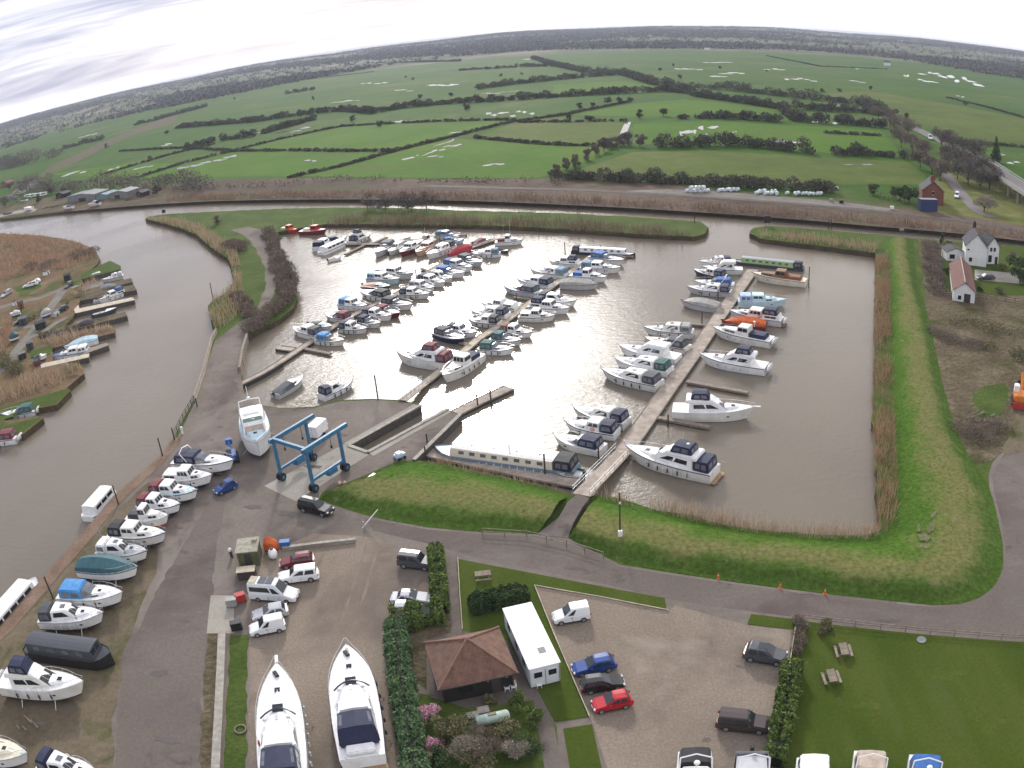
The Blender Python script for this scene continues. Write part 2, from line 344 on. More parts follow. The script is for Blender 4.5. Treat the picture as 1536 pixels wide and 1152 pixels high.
M_BRICKCAP = ground('quay_capping', [(0.34, (0.125, 0.085, 0.060)), (0.5, (0.190, 0.130, 0.095)), (0.66, (0.255, 0.190, 0.145))], 0.3, 2.0, 0.5, bump=0.5)
M_BANKSIDE = ground('bank_side', [(0.36, (0.052, 0.042, 0.026)), (0.5, (0.085, 0.066, 0.042)), (0.66, (0.13, 0.10, 0.066))], 0.4, 2.0, 0.5, bump=0.6)
M_PILING = mat('sheet_piling', (0.075, 0.066, 0.058), 0.8, 0.35, 2.0, bump=0.4)
M_DITCH = ground('ditch', [(0.36, (0.024, 0.030, 0.012)), (0.5, (0.046, 0.050, 0.024)), (0.66, (0.095, 0.080, 0.045))], 0.03, 0.3, 0.5, bump=0)
M_RISE = ground('rising_farmland', [(0.40, (0.060, 0.075, 0.036)), (0.5, (0.085, 0.098, 0.048)), (0.60, (0.185, 0.165, 0.115))], 0.0035, 0.02, 0.3, bump=0.0)
M_RAILB = ground('rail_bank_grass', [(0.36, (0.062, 0.047, 0.036)), (0.5, (0.100, 0.074, 0.056)), (0.66, (0.160, 0.122, 0.090))], 0.02, 0.25, 0.5, bump=0.5, bscale=0.5, bdist=0.8, patch=[((0.075, 0.085, 0.030), 0.015, 0.52, 0.66), ((0.065, 0.045, 0.036), 0.05, 0.58, 0.7)])
M_ROAD = ground('road_asphalt', [(0.36, (0.150, 0.135, 0.130)), (0.5, (0.185, 0.168, 0.162)), (0.66, (0.225, 0.205, 0.198))], 0.05, 1.0, 0.5, bump=0.0)
M_BALLAST = ground('grey_ballast', [(0.36, (0.130, 0.120, 0.105)), (0.5, (0.185, 0.172, 0.150)), (0.66, (0.240, 0.225, 0.200))], 0.05, 0.6, 0.5, bump=0.3)

# water: one sheet under everything
mb = MB(); mb.quad((-1500, 5, WZ), (1500, 5, WZ), (1500, 900, WZ), (-1500, 900, WZ)); o = mb.build('river', M_WATER); o['kind'] = 'structure'

QUAY = [(-80, 1000), (0, 940), (60, 872), (130, 793), (170, 745), (235, 690), (262, 655), (290, 600), (318, 510), (325, 498)]
PEN_W = [(316, 480), (312, 458), (326, 446), (346, 432), (352, 418), (346, 398), (341, 386), (326, 378), (310, 366), (295, 352), (270, 342), (242, 334), (218, 328)]
SPIT_N = [(222, 325), (250, 321), (330, 317), (420, 313), (520, 311), (600, 312), (700, 316), (850, 320), (960, 326), (1050, 332), (1063, 341), (1058, 350), (1040, 355)]
SPIT_S = [(960, 351), (860, 344), (760, 339), (640, 337), (540, 336), (490, 336), (416, 348)]
PEN_E = [(418, 372), (428, 395), (440, 425), (446, 445), (440, 462), (420, 478), (388, 493), (372, 504), (364, 520), (360, 555), (364, 588), (380, 606), (420, 612), (470, 610), (510, 600), (560, 598), (600, 600), (629, 606)]
DOCK = [(629, 611), (524, 668), (553, 679), (672, 614), (690, 622), (622, 690)]
MAR_S = [(640, 692), (700, 704), (775, 720), (850, 740), (880, 745), (900, 742), (960, 757), (1105, 790), (1225, 802), (1298, 803), (1320, 796)]
MAR_E = [(1318, 770), (1313, 700), (1310, 600), (1312, 500), (1314, 420), (1313, 380), (1250, 371), (1180, 363), (1140, 358), (1124, 350), (1130, 342), (1150, 339), (1250, 346), (1360, 356), (1430, 362), (1540, 374), (1800, 415)]
LAND = QUAY+PEN_W+SPIT_N+SPIT_S+PEN_E+DOCK+MAR_S+MAR_E
def land_poly():
    P = [(p.x, p.y) for p in GG(LAND)]
    hard = len(QUAY); out = []
    rnd = random.Random(3); nat0, nat1 = len(QUAY), len(QUAY+PEN_W+SPIT_N+SPIT_S+PEN_E)-7
    for i, p in enumerate(P):
        q = P[(i+1) % len(P)]; a, b = Vector(p), Vector(q); d = b-a
        natural = (nat0 <= i < nat1) or (len(QUAY+PEN_W+SPIT_N+SPIT_S+PEN_E+DOCK) <= i < len(P)-1)
        n = min(60, max(1, int(d.length/2.5))) if natural else 1
        nn = Vector((-d.y, d.x)).normalized()
        for k in range(n):
            v = a+d*(k/n)+(nn*rnd.uniform(-.45, .45) if k else Vector((0, 0))); out.append((v.x, v.y))
    r = G(1800, 415); out += [(r.x+250, r.y), (r.x+250, -60), (-140, -60)]
    return out
LP = land_poly()
mb = MB(); mb.prism(LP, -4.0, 0.0, 0, 1); o = mb.build('marina_ground', [M_GRASS, M_BANKSIDE]); o['kind'] = 'structure'

# hard surfaces, each a thin sheet above the last
YARD = [(-80, 1004), (2, 946), (62, 878), (132, 799), (172, 751), (237, 696), (264, 661), (292, 604), (322, 512), (345, 494), (366, 506), (361, 555), (366, 590), (382, 607), (420, 613), (470, 612), (510, 602), (560, 600), (600, 602), (627, 607), (627, 611), (522, 668), (553, 681), (671, 616), (687, 622), (618, 690), (590, 694), (540, 716), (484, 738), (478, 748), (545, 772), (640, 791), (720, 798), (800, 801), (850, 806), (930, 847), (1100, 873), (1240, 891), (1400, 908), (1440, 906), (1468, 897), (1488, 882), (1500, 864), (1505, 840), (1504, 815), (1499, 790), (1484, 730), (1483, 712), (1488, 695), (1498, 682), (1515, 672), (1545, 662), (1800, 600), (1900, 1000), (1800, 1300), (800, 1500), (-300, 1500)]
sheet('yard', YARD, 0.010, M_YARD)
sheet('lane', [(165, 1300), (172, 1150), (180, 1040), (200, 960), (225, 905), (262, 840), (292, 790), (318, 745), (338, 742), (335, 775), (325, 815), (322, 850), (318, 900), (308, 960), (302, 1060), (300, 1300)], 0.020, M_TARMAC, rough=(1.0, 0.22))
sheet('mossy_ground', [(-60, 1015), (30, 930), (100, 850), (180, 760), (250, 705), (262, 720), (240, 800), (235, 860), (205, 930), (182, 1000), (168, 1100), (160, 1250), (-200, 1250)], 0.016, M_MUD, rough=(2.0, 0.5))
sheet('access_road', [(545, 776), (640, 794), (720, 801), (800, 804), (850, 809), (930, 850), (1100, 876), (1240, 894), (1400, 911), (1440, 909), (1470, 900), (1491, 885), (1504, 866), (1509, 840), (1508, 815), (1504, 790), (1490, 733), (1489, 714), (1494, 699), (1506, 686), (1522, 677), (1550, 668), (1800, 610), (1900, 1000), (1640, 968), (1536, 958), (1320, 940), (1195, 926), (1010, 900), (890, 872), (700, 832), (640, 815), (560, 796)], 0.018, M_TARMAC)
sheet('peninsula_track', [(330, 520), (345, 494), (368, 478), (388, 458), (398, 430), (398, 405), (390, 385), (376, 362), (360, 350), (345, 345), (372, 340), (398, 345), (398, 360), (408, 385), (414, 410), (412, 440), (400, 466), (380, 486), (366, 506), (360, 555)], 0.024, M_YARD, rough=(3, 0.3))
sheet('gravel_yard', [(374, 955), (372, 850), (420, 822), (470, 800), (560, 806), (600, 822), (652, 838), (648, 900), (590, 925), (592, 985), (625, 1080), (640, 1300), (376, 1300)], 0.026, M_GRAVEL, rough=(2.5, 0.25))
sheet('car_park', [(803, 880), (900, 898), (1002, 918), (1012, 908), (1122, 938), (1187, 945), (1176, 1040), (1150, 1200), (1140, 1400), (980, 1400), (890, 1086), (884, 1076), (830, 950)], 0.026, M_GRAVEL, rough=(2.5, 0.2))
sheet('grass_strip', [(346, 952), (372, 952), (374, 1300), (336, 1300)], 0.040, M_GRASS, rough=(1.0, 0.15))
sheet('concrete_strip', [(316, 893), (350, 893), (352, 950), (310, 950)], 0.036, M_CONC)
sheet('gritty_verge', [(312, 950), (328, 950), (324, 1300), (296, 1300)], 0.034, M_SCRUB, rough=(1.2, 0.2))
sheet('hoist_pad', [(396, 729), (519, 665), (553, 682), (444, 752)], 0.030, M_CONC)
sheet('dock_edge', [(621, 606), (630, 611), (524, 669), (516, 665)], 0.050, M_CONC)
sheet('dock_edge', [(553, 679), (671, 615), (677, 618), (560, 684)], 0.050, M_CONC)
sheet('quay_edge', [(-80, 998), (0, 939), (60, 871), (130, 792), (170, 744), (235, 689), (262, 654), (272, 660), (244, 696), (182, 752), (144, 800), (75, 880), (16, 948), (-60, 1010)], 0.060, M_BRICKCAP)
sheet('lawn', [(686, 838), (780, 856), (900, 879), (997, 897), (1000, 915), (900, 895), (803, 879), (832, 955), (884, 1075), (832, 1083), (806, 1035), (760, 960), (694, 946)], 0.060, M_LAWN)
sheet('lawn', [(845, 1093), (888, 1086), (935, 1300), (880, 1300)], 0.060, M_LAWN)
sheet('lawn', [(1127, 921), (1196, 929), (1190, 944), (1121, 936)], 0.060, M_LAWN)
sheet('lawn', [(1202, 931), (1320, 945), (1536, 963), (1800, 985), (1800, 1400), (1140, 1400), (1160, 1180), (1180, 1050), (1190, 960)], 0.055, M_LAWN)
sheet('garden_bed', [(628, 1040), (700, 1050), (800, 1040), (835, 1090), (850, 1300), (640, 1300)], 0.045, M_GRASS)
sheet('garden_soil', [(668, 842), (686, 842), (693, 945), (700, 960), (640, 960), (640, 1035), (600, 1000), (610, 930), (664, 930)], 0.040, M_SCRUB)
sheet('pavilion_path', [(669, 842), (684, 842), (692, 946), (677, 950)], 0.060, M_TARMAC)
sheet('pavilion_path', [(640, 960), (690, 945), (770, 930), (796, 1010), (822, 1040), (872, 1300), (842, 1300), (800, 1050), (700, 1062), (645, 1045)], 0.050, M_TARMAC)
def bank_ramp():
    a = [G(806, 801, .05), G(838, 776, .5), G(852, 752, .88), G(866, 741, .90)]; b = [G(852, 807, .05), G(860, 784, .5), G(874, 760, .88), G(884, 747, .90)]; mb = MB()
    mb.loft([[(*p[:2], -.5), tuple(p), tuple(q), (*q[:2], -.5)] for p, q in zip(a, b)], cap=(True, True)); o = mb.build('bank_path', M_TARMAC)
    bm = bmesh.new(); bm.from_mesh(o.data); bmesh.ops.recalc_face_normals(bm, faces=bm.faces); bm.to_mesh(o.data); bm.free(); o['kind'] = 'structure'
bank_ramp()
# ground east of the flood bank
sheet('scrub_ground', [(1376, 358), (1412, 362), (1412, 436), (1600, 450), (1800, 470), (1800, 620), (1536, 664), (1490, 690), (1450, 700), (1432, 650), (1408, 560), (1392, 470)], 0.040, M_SCRUB, rough=(3, 0.8))
sheet('scrub_clearing', [(1458, 592), (1480, 578), (1508, 574), (1515, 596), (1500, 622), (1470, 630)], 0.050, M_GRASS, rough=(1.2, 0.5))
sheet('house_garden', [(1416, 362), (1560, 372), (1800, 400), (1800, 470), (1560, 452), (1414, 436)], 0.030, M_LAWN)
sheet('house_drive', [(1462, 404), (1560, 414), (1700, 440), (1560, 428), (1462, 420)], 0.050, M_CONC)
sheet('excavator_track', [(1500, 690), (1518, 640), (1536, 600), (1560, 600), (1545, 668)], 0.044, M_MUD, rough=(2, 0.4))
# spit and peninsula tops
sheet('peninsula_grass', [(345, 345), (330, 330), (420, 317), (520, 315), (600, 316), (520, 326), (440, 332), (410, 342), (396, 344), (372, 340)], 0.020, M_GRASS)
sheet('peninsula_grass', [(368, 375), (380, 374), (392, 400), (394, 425), (384, 455), (370, 462), (362, 430), (366, 400)], 0.020, M_GRASS)

# flood bank round the marina: toe, crest, crest, toe; mown and trodden differently on its outer side, its top and its inner side
def bank_mat():
    m = bpy.data.materials.new('flood_bank_turf'); nt, N, L, b = nodes_of(m)
    at = N.new('ShaderNodeAttribute'); at.attribute_name = 'zone'; ge = N.new('ShaderNodeNewGeometry')
    def noise(sc, det, rgh=.6):
        n = N.new('ShaderNodeTexNoise'); n.inputs['Scale'].default_value = sc; n.inputs['Detail'].default_value = det; n.inputs['Roughness'].default_value = rgh; L.new(ge.outputs['Position'], n.inputs['Vector']); return n.outputs['Fac']
    n1, n2, n3 = noise(.16, 6, .68), noise(1.7, 8, .7), noise(.5, 5)
    w = N.new('ShaderNodeMath'); w.operation = 'MULTIPLY_ADD'; w.inputs[1].default_value = .85; L.new(n1, w.inputs[0]); L.new(at.outputs['Fac'], w.inputs[2])
    w2 = N.new('ShaderNodeMath'); w2.operation = 'SUBTRACT'; w2.inputs[1].default_value = .425; L.new(w.outputs[0], w2.inputs[0])
    r = N.new('ShaderNodeValToRGB'); cr = r.color_ramp
    st = [(.0, (.050, .092, .014)), (.22, (.066, .108, .020)), (.36, (.125, .132, .044)), (.50, (.140, .138, .050)), (.62, (.105, .132, .034)), (.76, (.058, .114, .014)), (1.0, (.050, .100, .013))]
    while len(cr.elements) < len(st): cr.elements.new(.5)
    for e, (p, c) in zip(cr.elements, st): e.position = p; e.color = (*c, 1)
    L.new(w2.outputs[0], r.inputs['Fac'])
    hv = N.new('ShaderNodeMapRange'); hv.inputs['From Min'].default_value = .3; hv.inputs['From Max'].default_value = .7; hv.inputs['To Min'].default_value = .55; hv.inputs['To Max'].default_value = 1.5; L.new(n2, hv.inputs['Value'])
    mu = N.new('ShaderNodeMixRGB'); mu.blend_type = 'MULTIPLY'; mu.inputs[0].default_value = 1; L.new(r.outputs[0], mu.inputs[1]); L.new(hv.outputs[0], mu.inputs[2])
    dr = N.new('ShaderNodeMapRange'); dr.inputs['From Min'].default_value = .62; dr.inputs['From Max'].default_value = .76; L.new(n3, dr.inputs['Value'])
    mm = N.new('ShaderNodeMixRGB'); mm.inputs[2].default_value = (.19, .165, .10, 1); L.new(dr.outputs[0], mm.inputs[0]); L.new(mu.outputs[0], mm.inputs[1])
    L.new(mm.outputs[0], b.inputs['Base Color']); b.inputs['Roughness'].default_value = .95; b.inputs['Specular IOR Level'].default_value = .04
    bp = N.new('ShaderNodeBump'); bp.inputs['Strength'].default_value = .5; bp.inputs['Distance'].default_value = .25; L.new(n2, bp.inputs['Height']); L.new(bp.outputs[0], b.inputs['Normal'])
    return m
M_BANKT = bank_mat()
def chaikin(P, n=2):
    for _ in range(n):
        Q = [P[0]]
        for a, b in zip(P, P[1:]): Q += [a.lerp(b, .25), a.lerp(b, .75)]
        P = Q+[P[-1]]
    return P
def bank(name, rows, hs, mats):
    R = []; rnd = random.Random(11)
    for row, h in zip(rows, hs):
        P = chaikin([G(a, b, h) for a, b in row]); n = 240; Ls = [0]
        for a, b in zip(P, P[1:]): Ls.append(Ls[-1]+(b-a).length)
        # rows are sampled between the same corners so that the sections stay square to the bank
        Q = []
        for k in range(n+1):
            t = (len(P)-1)*k/n; i = min(len(P)-2, int(t)); Q.append(P[i].lerp(P[i+1], t-i))
        ph = rnd.uniform(0, 6); R.append([(q.x+(.2*math.sin(k*.11+ph)+rnd.uniform(-.06, .06))*(.5 < h), q.y+(.2*math.sin(k*.13+ph*2)+rnd.uniform(-.06, .06))*(.5 < h), q.z) for k, q in enumerate(Q)])
    full, zone = [], []; prof = []
    for i in range(3):
        for k in range(6):
            t = k/6; z = (0, .33, .66, 1.0); full.append((i, t)); zone.append(z[i]+(z[i+1]-z[i])*t)
    full.append((2, 1.0)); zone.append(1.0); mb = MB(); rings = []
    for (i, t) in full:
        ring = []
        for j in range(len(R[0])):
            a, b = R[i][j], R[i+1][j]; e = t*t*(3-2*t) if i != 1 else t
            zz = a[2]+(b[2]-a[2])*e+(.10*math.sin(math.pi*t) if i == 1 else 0)+rnd.uniform(-.02, .02)*(zz_ok := (a[2]+b[2] > .5))
            ring.append((a[0]+(b[0]-a[0])*t, a[1]+(b[1]-a[1])*t, zz))
        rings.append(ring)
    mb.loft(rings); o = mb.build(name, M_BANKT, smooth=True)
    bm = bmesh.new(); bm.from_mesh(o.data); bmesh.ops.recalc_face_normals(bm, faces=bm.faces)
    if sum(f.normal.z for f in bm.faces) < 0: bmesh.ops.reverse_faces(bm, faces=bm.faces)
    bm.to_mesh(o.data); bm.free(); o['kind'] = 'structure'
    at = o.data.attributes.new('zone', 'FLOAT', 'POINT'); at.data.foreach_set('value', [z for z in zone for _ in range(len(R[0]))])
    return o
bank('flood_bank', [
 [(852, 806), (930, 846), (1100, 872), (1240, 890), (1400, 907), (1440, 906), (1470, 897), (1490, 881), (1501, 863), (1506, 840), (1500, 790), (1484, 727), (1456, 690), (1432, 640), (1410, 560), (1395, 480), (1375, 420), (1370, 358)],
 [(866, 790), (940, 812), (1105, 838), (1240, 855), (1370, 868), (1410, 866), (1432, 858), (1450, 842), (1460, 825), (1464, 805), (1462, 770), (1448, 720), (1425, 670), (1405, 620), (1390, 550), (1375, 470), (1362, 415), (1356, 357)],
 [(880, 765), (950, 780), (1105, 808), (1230, 826), (1330, 836), (1358, 832), (1378, 822), (1390, 808), (1395, 792), (1396, 775), (1392, 740), (1385, 690), (1375, 650), (1370, 600), (1362, 540), (1352, 470), (1345, 415), (1341, 356)],
 [(896, 744), (960, 759), (1105, 792), (1225, 805), (1290, 806), (1312, 804), (1328, 798), (1337, 788), (1341, 776), (1342, 760), (1342, 720), (1340, 680), (1338, 640), (1336, 590), (1334, 530), (1332, 460), (1330, 410), (1326, 366)]],
 [0.03, 1.2, 1.2, 0.02], [M_BANKG, M_WORN, M_BANKI])
bank('flood_bank', [
 [(478, 749), (545, 773), (640, 791), (720, 798), (804, 801)],
 [(500, 733), (560, 744), (650, 757), (740, 767), (826, 774)],
 [(560, 714), (610, 714), (690, 722), (770, 735), (840, 754)],
 [(600, 693), (625, 693), (700, 706), (775, 723), (852, 744)]],
 [0.03, 1.1, 1.1, 0.02], [M_BANKG, M_WORN, M_BANKI])

# west bank of the river with its mooring fingers
WEST = [(-300, 350), (-100, 345), (0, 350), (60, 353), (110, 361), (140, 374), (150, 388), (146, 396), (122, 418), (120, 452), (112, 470), (96, 492), (58, 506), (78, 524), (80, 544), (120, 545), (126, 560), (100, 582), (106, 586), (85, 607), (55, 613), (20, 616), (-6, 632), (60, 624), (65, 627), (33, 652), (10, 655), (-40, 680), (-300, 800)]
P = [(p.x, p.y) for p in GG(WEST)]
mb = MB(); mb.prism(rough_poly(P, 4, 0.5, 5), -4, 0.0, 0, 1); o = mb.build('west_bank', [M_REEDGROUND, M_BANKSIDE]); o['kind'] = 'structure'
sheet('mooring_grass', [(0, 612), (100, 583), (105, 587), (84, 606), (54, 612), (0, 632)], 0.03, M_GRASS)
sheet('mooring_grass', [(0, 640), (60, 625), (63, 627), (32, 651), (0, 652)], 0.03, M_GRASS)
sheet('mooring_grass', [(20, 430), (60, 420), (62, 430), (30, 446)], 0.03, M_GRASS, rough=(3, .6))
sheet('mooring_grass', [(100, 425), (122, 418), (122, 430), (108, 434)], 0.03, M_GRASS, rough=(3, .6))
sheet('mooring_grass', [(40, 527), (76, 518), (78, 530), (50, 540)], 0.03, M_GRASS, rough=(3, .6))
for tr_, w_ in (([(-40, 468), (0, 461), (30, 453), (60, 447), (96, 432)], 4.0), ([(-10, 566), (14, 540), (34, 515), (60, 484), (78, 458), (94, 436)], 3.6), ([(-40, 500), (0, 492), (30, 492), (52, 488)], 3.2), ([(44, 506), (62, 500), (84, 484), (100, 476)], 2.4)): ribbon('mooring_track', tr_, w_, .036+w_*.001, M_BALLAST)

# north of the river: one fan of ground out to the horizon, wooded rising ground beyond the marsh
NB = [(-300, 366), (-100, 340), (0, 329), (30, 326), (70, 321), (150, 313), (250, 305), (330, 301), (450, 299), (560, 299), (700, 301), (850, 307), (1000, 315), (1150, 325), (1300, 338), (1450, 351), (1536, 361), (1700, 383)]
NBP = [(p.x, p.y) for p in GG(NB)]
a0, b0 = Vector(NBP[0]), Vector(NBP[1]); NBP.insert(0, tuple(a0+(a0-b0).normalized()*900))
a0, b0 = Vector(NBP[-1]), Vector(NBP[-2]); NBP.append(tuple(a0+(a0-b0).normalized()*900))
NAZ = [math.atan2(x, y) for x, y in NBP]; NR = [math.hypot(x, y) for x, y in NBP]
def hill(x, y):
    r = math.hypot(x, y); az = math.atan2(x, y)
    r1 = 2050+220*math.sin(az*5.0+1.0)+160*math.sin(az*13+2)-500*max(0, az-0.25)
    t = min(1.0, max(0.0, (r-r1)/4200)); t = math.sin(t*math.pi/2)**1.15
    return t*(50+5*math.sin(az*9)+4*math.sin(az*23+1)+2.5*math.sin(az*41))
def far_sheet():
    mb = MB(); azs = np.linspace(-1.15, 1.15, 221); rings = []
    for fr in [0, .001, .02, .05, .1, .18, .3, .5, .8, 1.2, 1.7, 2.2, 2.8, 3.5, 4.2, 5.0, 6.0, 7.5, 10, 16]:
        ring = []
        for a in azs:
            r0 = np.interp(a, NAZ, NR); r = r0*(1-0)+fr*1000*(1 if fr > .05 else 1)
            x, y = math.sin(a)*r, math.cos(a)*r
            z = -4.0 if fr == 0 else hill(x, y)*(1 if r < 7500 else max(0, 1-(r-7500)/9000))
            ring.append((x, y, z))
        rings.append(ring)
    rings.sort(key=lambda q: 0)
    mb.loft(rings, 0); mb.f = [f[::-1] for f in mb.f]; mb.m = [1 if k < 220 else (2 if math.hypot(*mb.v[mb.f[k][0]][:2]) > 2250 else 0) for k in range(len(mb.f))]
    o = mb.build('marsh', [M_MARSH, M_BANKSIDE, M_RISE]); o['kind'] = 'structure'
far_sheet()
sheet('pasture', [(70, 262), (205, 268), (500, 265), (560, 240), (590, 228), (512, 228), (350, 226), (283, 245), (190, 245)], 0.051, M_FIELD)
sheet('pasture', [(512, 190), (645, 184), (769, 181), (672, 207), (592, 226), (512, 226), (350, 226), (417, 210)], 0.057, M_FIELD)
sheet('pasture', [(512, 252), (592, 229), (672, 209), (705, 208), (800, 216), (920, 222), (900, 235), (830, 262), (800, 267), (650, 268), (512, 265)], 0.063, M_FIELD)
sheet('pasture', [(775, 184), (845, 176), (935, 184), (930, 200), (920, 220), (850, 217), (712, 206)], 0.069, M_FIELD2)
sheet('pasture', [(950, 186), (1060, 181), (1170, 188), (1320, 196), (1345, 222), (1352, 235), (1250, 230), (1140, 221), (1010, 218), (950, 215)], 0.075, M_FIELD)
sheet('pasture', [(840, 268), (880, 250), (950, 228), (1060, 226), (1220, 236), (1360, 243), (1388, 262), (1385, 277), (1200, 278), (1000, 270)], 0.081, M_FIELD2)
sheet('pasture', [(1024, 149), (1100, 156), (1160, 164), (1190, 182), (1100, 176), (960, 176), (860, 172), (955, 155)], 0.087, M_FIELD)
sheet('pasture', [(830, 143), (830, 128), (940, 121), (1005, 135), (950, 140)], 0.093, M_FIELD)
sheet('pasture', [(1290, 152), (1240, 140), (1300, 136), (1536, 178), (1536, 218), (1430, 208), (1395, 190), (1345, 170)], 0.099, M_FIELD2)
sheet('marsh_track', [(60, 262), (75, 250), (150, 215), (250, 176), (268, 172), (262, 184), (200, 202), (110, 245)], 0.07, M_SCRUB)

# the dull strip of rough grass, rail bed and gravel along the far bank
top = [(-100, 322), (60, 302), (150, 292), (230, 280), (330, 270), (512, 267), (660, 270), (840, 268), (1000, 276), (1150, 292), (1290, 304), (1400, 318), (1536, 338), (1700, 362)]
bot = [(1700, 384), (1536, 361.6), (1450, 351.6), (1300, 338.6), (1150, 325.6), (1000, 315.5), (850, 307.4), (700, 301.4), (560, 299.4), (450, 299.4), (330, 301.4), (250, 305.4), (150, 313.2), (70, 320), (0, 328), (-100, 339)]
sheet('rail_bank', top+bot, 0.08, M_RAILB)
sheet('gravel_strip', [(1000, 284), (1060, 286), (1150, 293), (1290, 306), (1350, 315), (1300, 317), (1150, 303), (1024, 294), (900, 288)], 0.11, M_BALLAST)
sheet('boatyard_ground', [(0, 312), (60, 298), (200, 293), (240, 298), (150, 309), (70, 318), (0, 326)], 0.11, M_SCRUB)
sheet('yard_track', [(0, 322), (30, 315), (56, 313), (52, 317), (20, 321), (0, 326)], 0.13, M_CONC)
sheet('rough_ground', [(1410, 262), (1480, 250), (1536, 300), (1700, 330), (1700, 360), (1536, 338), (1400, 318), (1380, 290)], 0.09, M_WORN)
ribbon('rail_track', [(640, 279), (760, 282), (900, 286), (1024, 293), (1150, 302), (1250, 310), (1350, 320), (1450, 332), (1536, 346), (1640, 362)], 3.2, 0.16, mat('rail_bed', (0.065, 0.048, 0.042), 0.9, 0.3, 0.4))
ribbon('country_lane', [(1490, 326), (1468, 318), (1450, 300), (1436, 282), (1420, 262), (1405, 247), (1392, 236)], 5.0, 0.17, M_ROAD)
ribbon('bypass', [(1484, 246), (1455, 232), (1430, 219), (1405, 208), (1380, 196), (1352, 182), (1320, 170), (1290, 163), (1240, 155)], 9.0, 0.22, M_ROAD)
DITCHES = [
 [(512, 250), (592, 227), (672, 207), (769, 183), (845, 173), (945, 153)], [(709, 207), (795, 215), (845, 218), (922, 220)], [(512, 190), (645, 183), (769, 180)],
 [(780, 184), (860, 183), (939, 182)], [(283, 222), (350, 227), (512, 227), (589, 227)], [(207, 267), (283, 243), (350, 227), (417, 210), (512, 190)], [(153, 263), (253, 233), (320, 217)],
 [(180, 227), (283, 222)], [(433, 267), (512, 250)], [(1421, 147), (1480, 161), (1536, 177)], [(60, 196), (200, 170), (400, 128), (560, 108)], [(1150, 84), (1230, 100), (1330, 104)], [(1470, 216), (1536, 221)], [(1240, 200), (1320, 204)]]
for d in DITCHES: ribbon('ditch', d, 5.0, 0.09, M_DITCH)
ribbon('dyke', [(942, 183), (935, 200), (931, 212)], 3.6, 0.12, M_POOL)
POOLS = [(645, 228, 84, 4, -14), (685, 198, 22, 4, -6), (765, 171, 74, 6, -3), (740, 247, 32, 3, -6), (602, 182, 34, 4, -4), (640, 92, 28, 2.4, -4), (666, 129, 42, 3.4, -2), (607, 136, 24, 2.4, -4), (740, 140, 30, 2, -4), (765, 137, 24, 1.6, -2), (672, 213, 30, 3, -14), (655, 235, 26, 3, -8),
 (1048, 198, 56, 13, -3), (1180, 213, 46, 7, 3), (1290, 103, 22, 2.6, 3), (1395, 111, 30, 4.0, 6), (1440, 119, 60, 6.4, 12), (1390, 121, 32, 2.4, 10), (1100, 110, 32, 2.4, 1), (1080, 115, 20, 2, 0), (1200, 119, 48, 2.4, 4), (1285, 122, 26, 2, 5), (1440, 145, 10, 2, 5), (1100, 198, 9, 4, 0), (1228, 182, 24, 5, 2), (1257, 183, 18, 5, 2), (1358, 113, 10, 4, 30),
 (310, 244, 96, 4, -12), (110, 260, 36, 3.5, -12), (170, 252, 24, 4, -18), (467, 240, 22, 4, -3), (250, 217, 16, 3, -6), (372, 201, 46, 3, -10), (435, 197, 50, 3.6, -10), (42, 212, 20, 3, -14), (132, 204, 30, 3, -14), (265, 246, 40, 3, -16), (215, 252, 30, 2.5, -14), (1034, 104, 40, 2, 1), (1075, 94, 40, 1.6, 1), (800, 89, 24, 1.6, -2), (520, 152, 40, 2.4, -4), (560, 125, 40, 2, -4), (1160, 104, 30, 2, 2), (1500, 230, 20, 4, 6), (1520, 243, 16, 4, 8), (1290, 247, 34, 3, 3), (1470, 260, 0.1, 0.1, 0), (1105, 232, 0.1, 0.1, 0)]
def pools():
    rnd = random.Random(5)
    for px, py, w, h, tilt in POOLS:
        if w < 1: continue
        k = max(2, int(w/9)); t = math.radians(tilt)
        for q in range(k):
            cx = px+math.cos(t)*w*((q+.5)/k-.5)+rnd.uniform(-2, 2); cyy = py+math.sin(t)*w*((q+.5)/k-.5)+rnd.uniform(-h*.55, h*.55); pts = []
            ww = w/k*rnd.uniform(.8, 2.6); h_ = h*rnd.uniform(.5, 1.15)
            for i in range(14):
                a = 2*math.pi*i/14; rr = rnd.uniform(.45, 1.0); X, Y = math.cos(a)*ww/2*rr, math.sin(a)*h_/2*rr*rnd.uniform(.6, 1)
                pts.append((cx+X*math.cos(t)-Y*math.sin(t), cyy+X*math.sin(t)+Y*math.cos(t)))
            sheet('flood_water', pts, 0.14+.003*q, M_POOL)
pools()

# wear: wheel tracks, puddles, patches of repair, worn lines on the grass
M_RUT = ground('wheel_rut', [(0.36, (0.112, 0.095, 0.088)), (0.5, (0.140, 0.119, 0.110)), (0.66, (0.172, 0.146, 0.135))], 0.3, 2.0, 0.5, bump=0.2)
M_RUTG = ground('gravel_rut', [(0.36, (0.155, 0.126, 0.100)), (0.5, (0.205, 0.168, 0.135)), (0.66, (0.265, 0.222, 0.18))], 0.3, 2.5, 0.5, bump=0.3)
M_REPAIR = ground('tarmac_repair', [(0.36, (0.098, 0.085, 0.082)), (0.5, (0.120, 0.104, 0.100)), (0.66, (0.150, 0.130, 0.126))], 0.3, 2.5, 0.5, bump=0.15)
M_WORNLAWN = ground('worn_lawn', [(0.34, (0.044, 0.072, 0.010)), (0.5, (0.066, 0.090, 0.016)), (0.66, (0.100, 0.110, 0.030))], 0.3, 2.6, 0.5, bump=0.5, bscale=5.0, bdist=0.12, patch=[((0.105, 0.092, 0.045), 0.8, 0.60, 0.74), ((0.046, 0.083, 0.008), 0.5, 0.5, 0.62)])
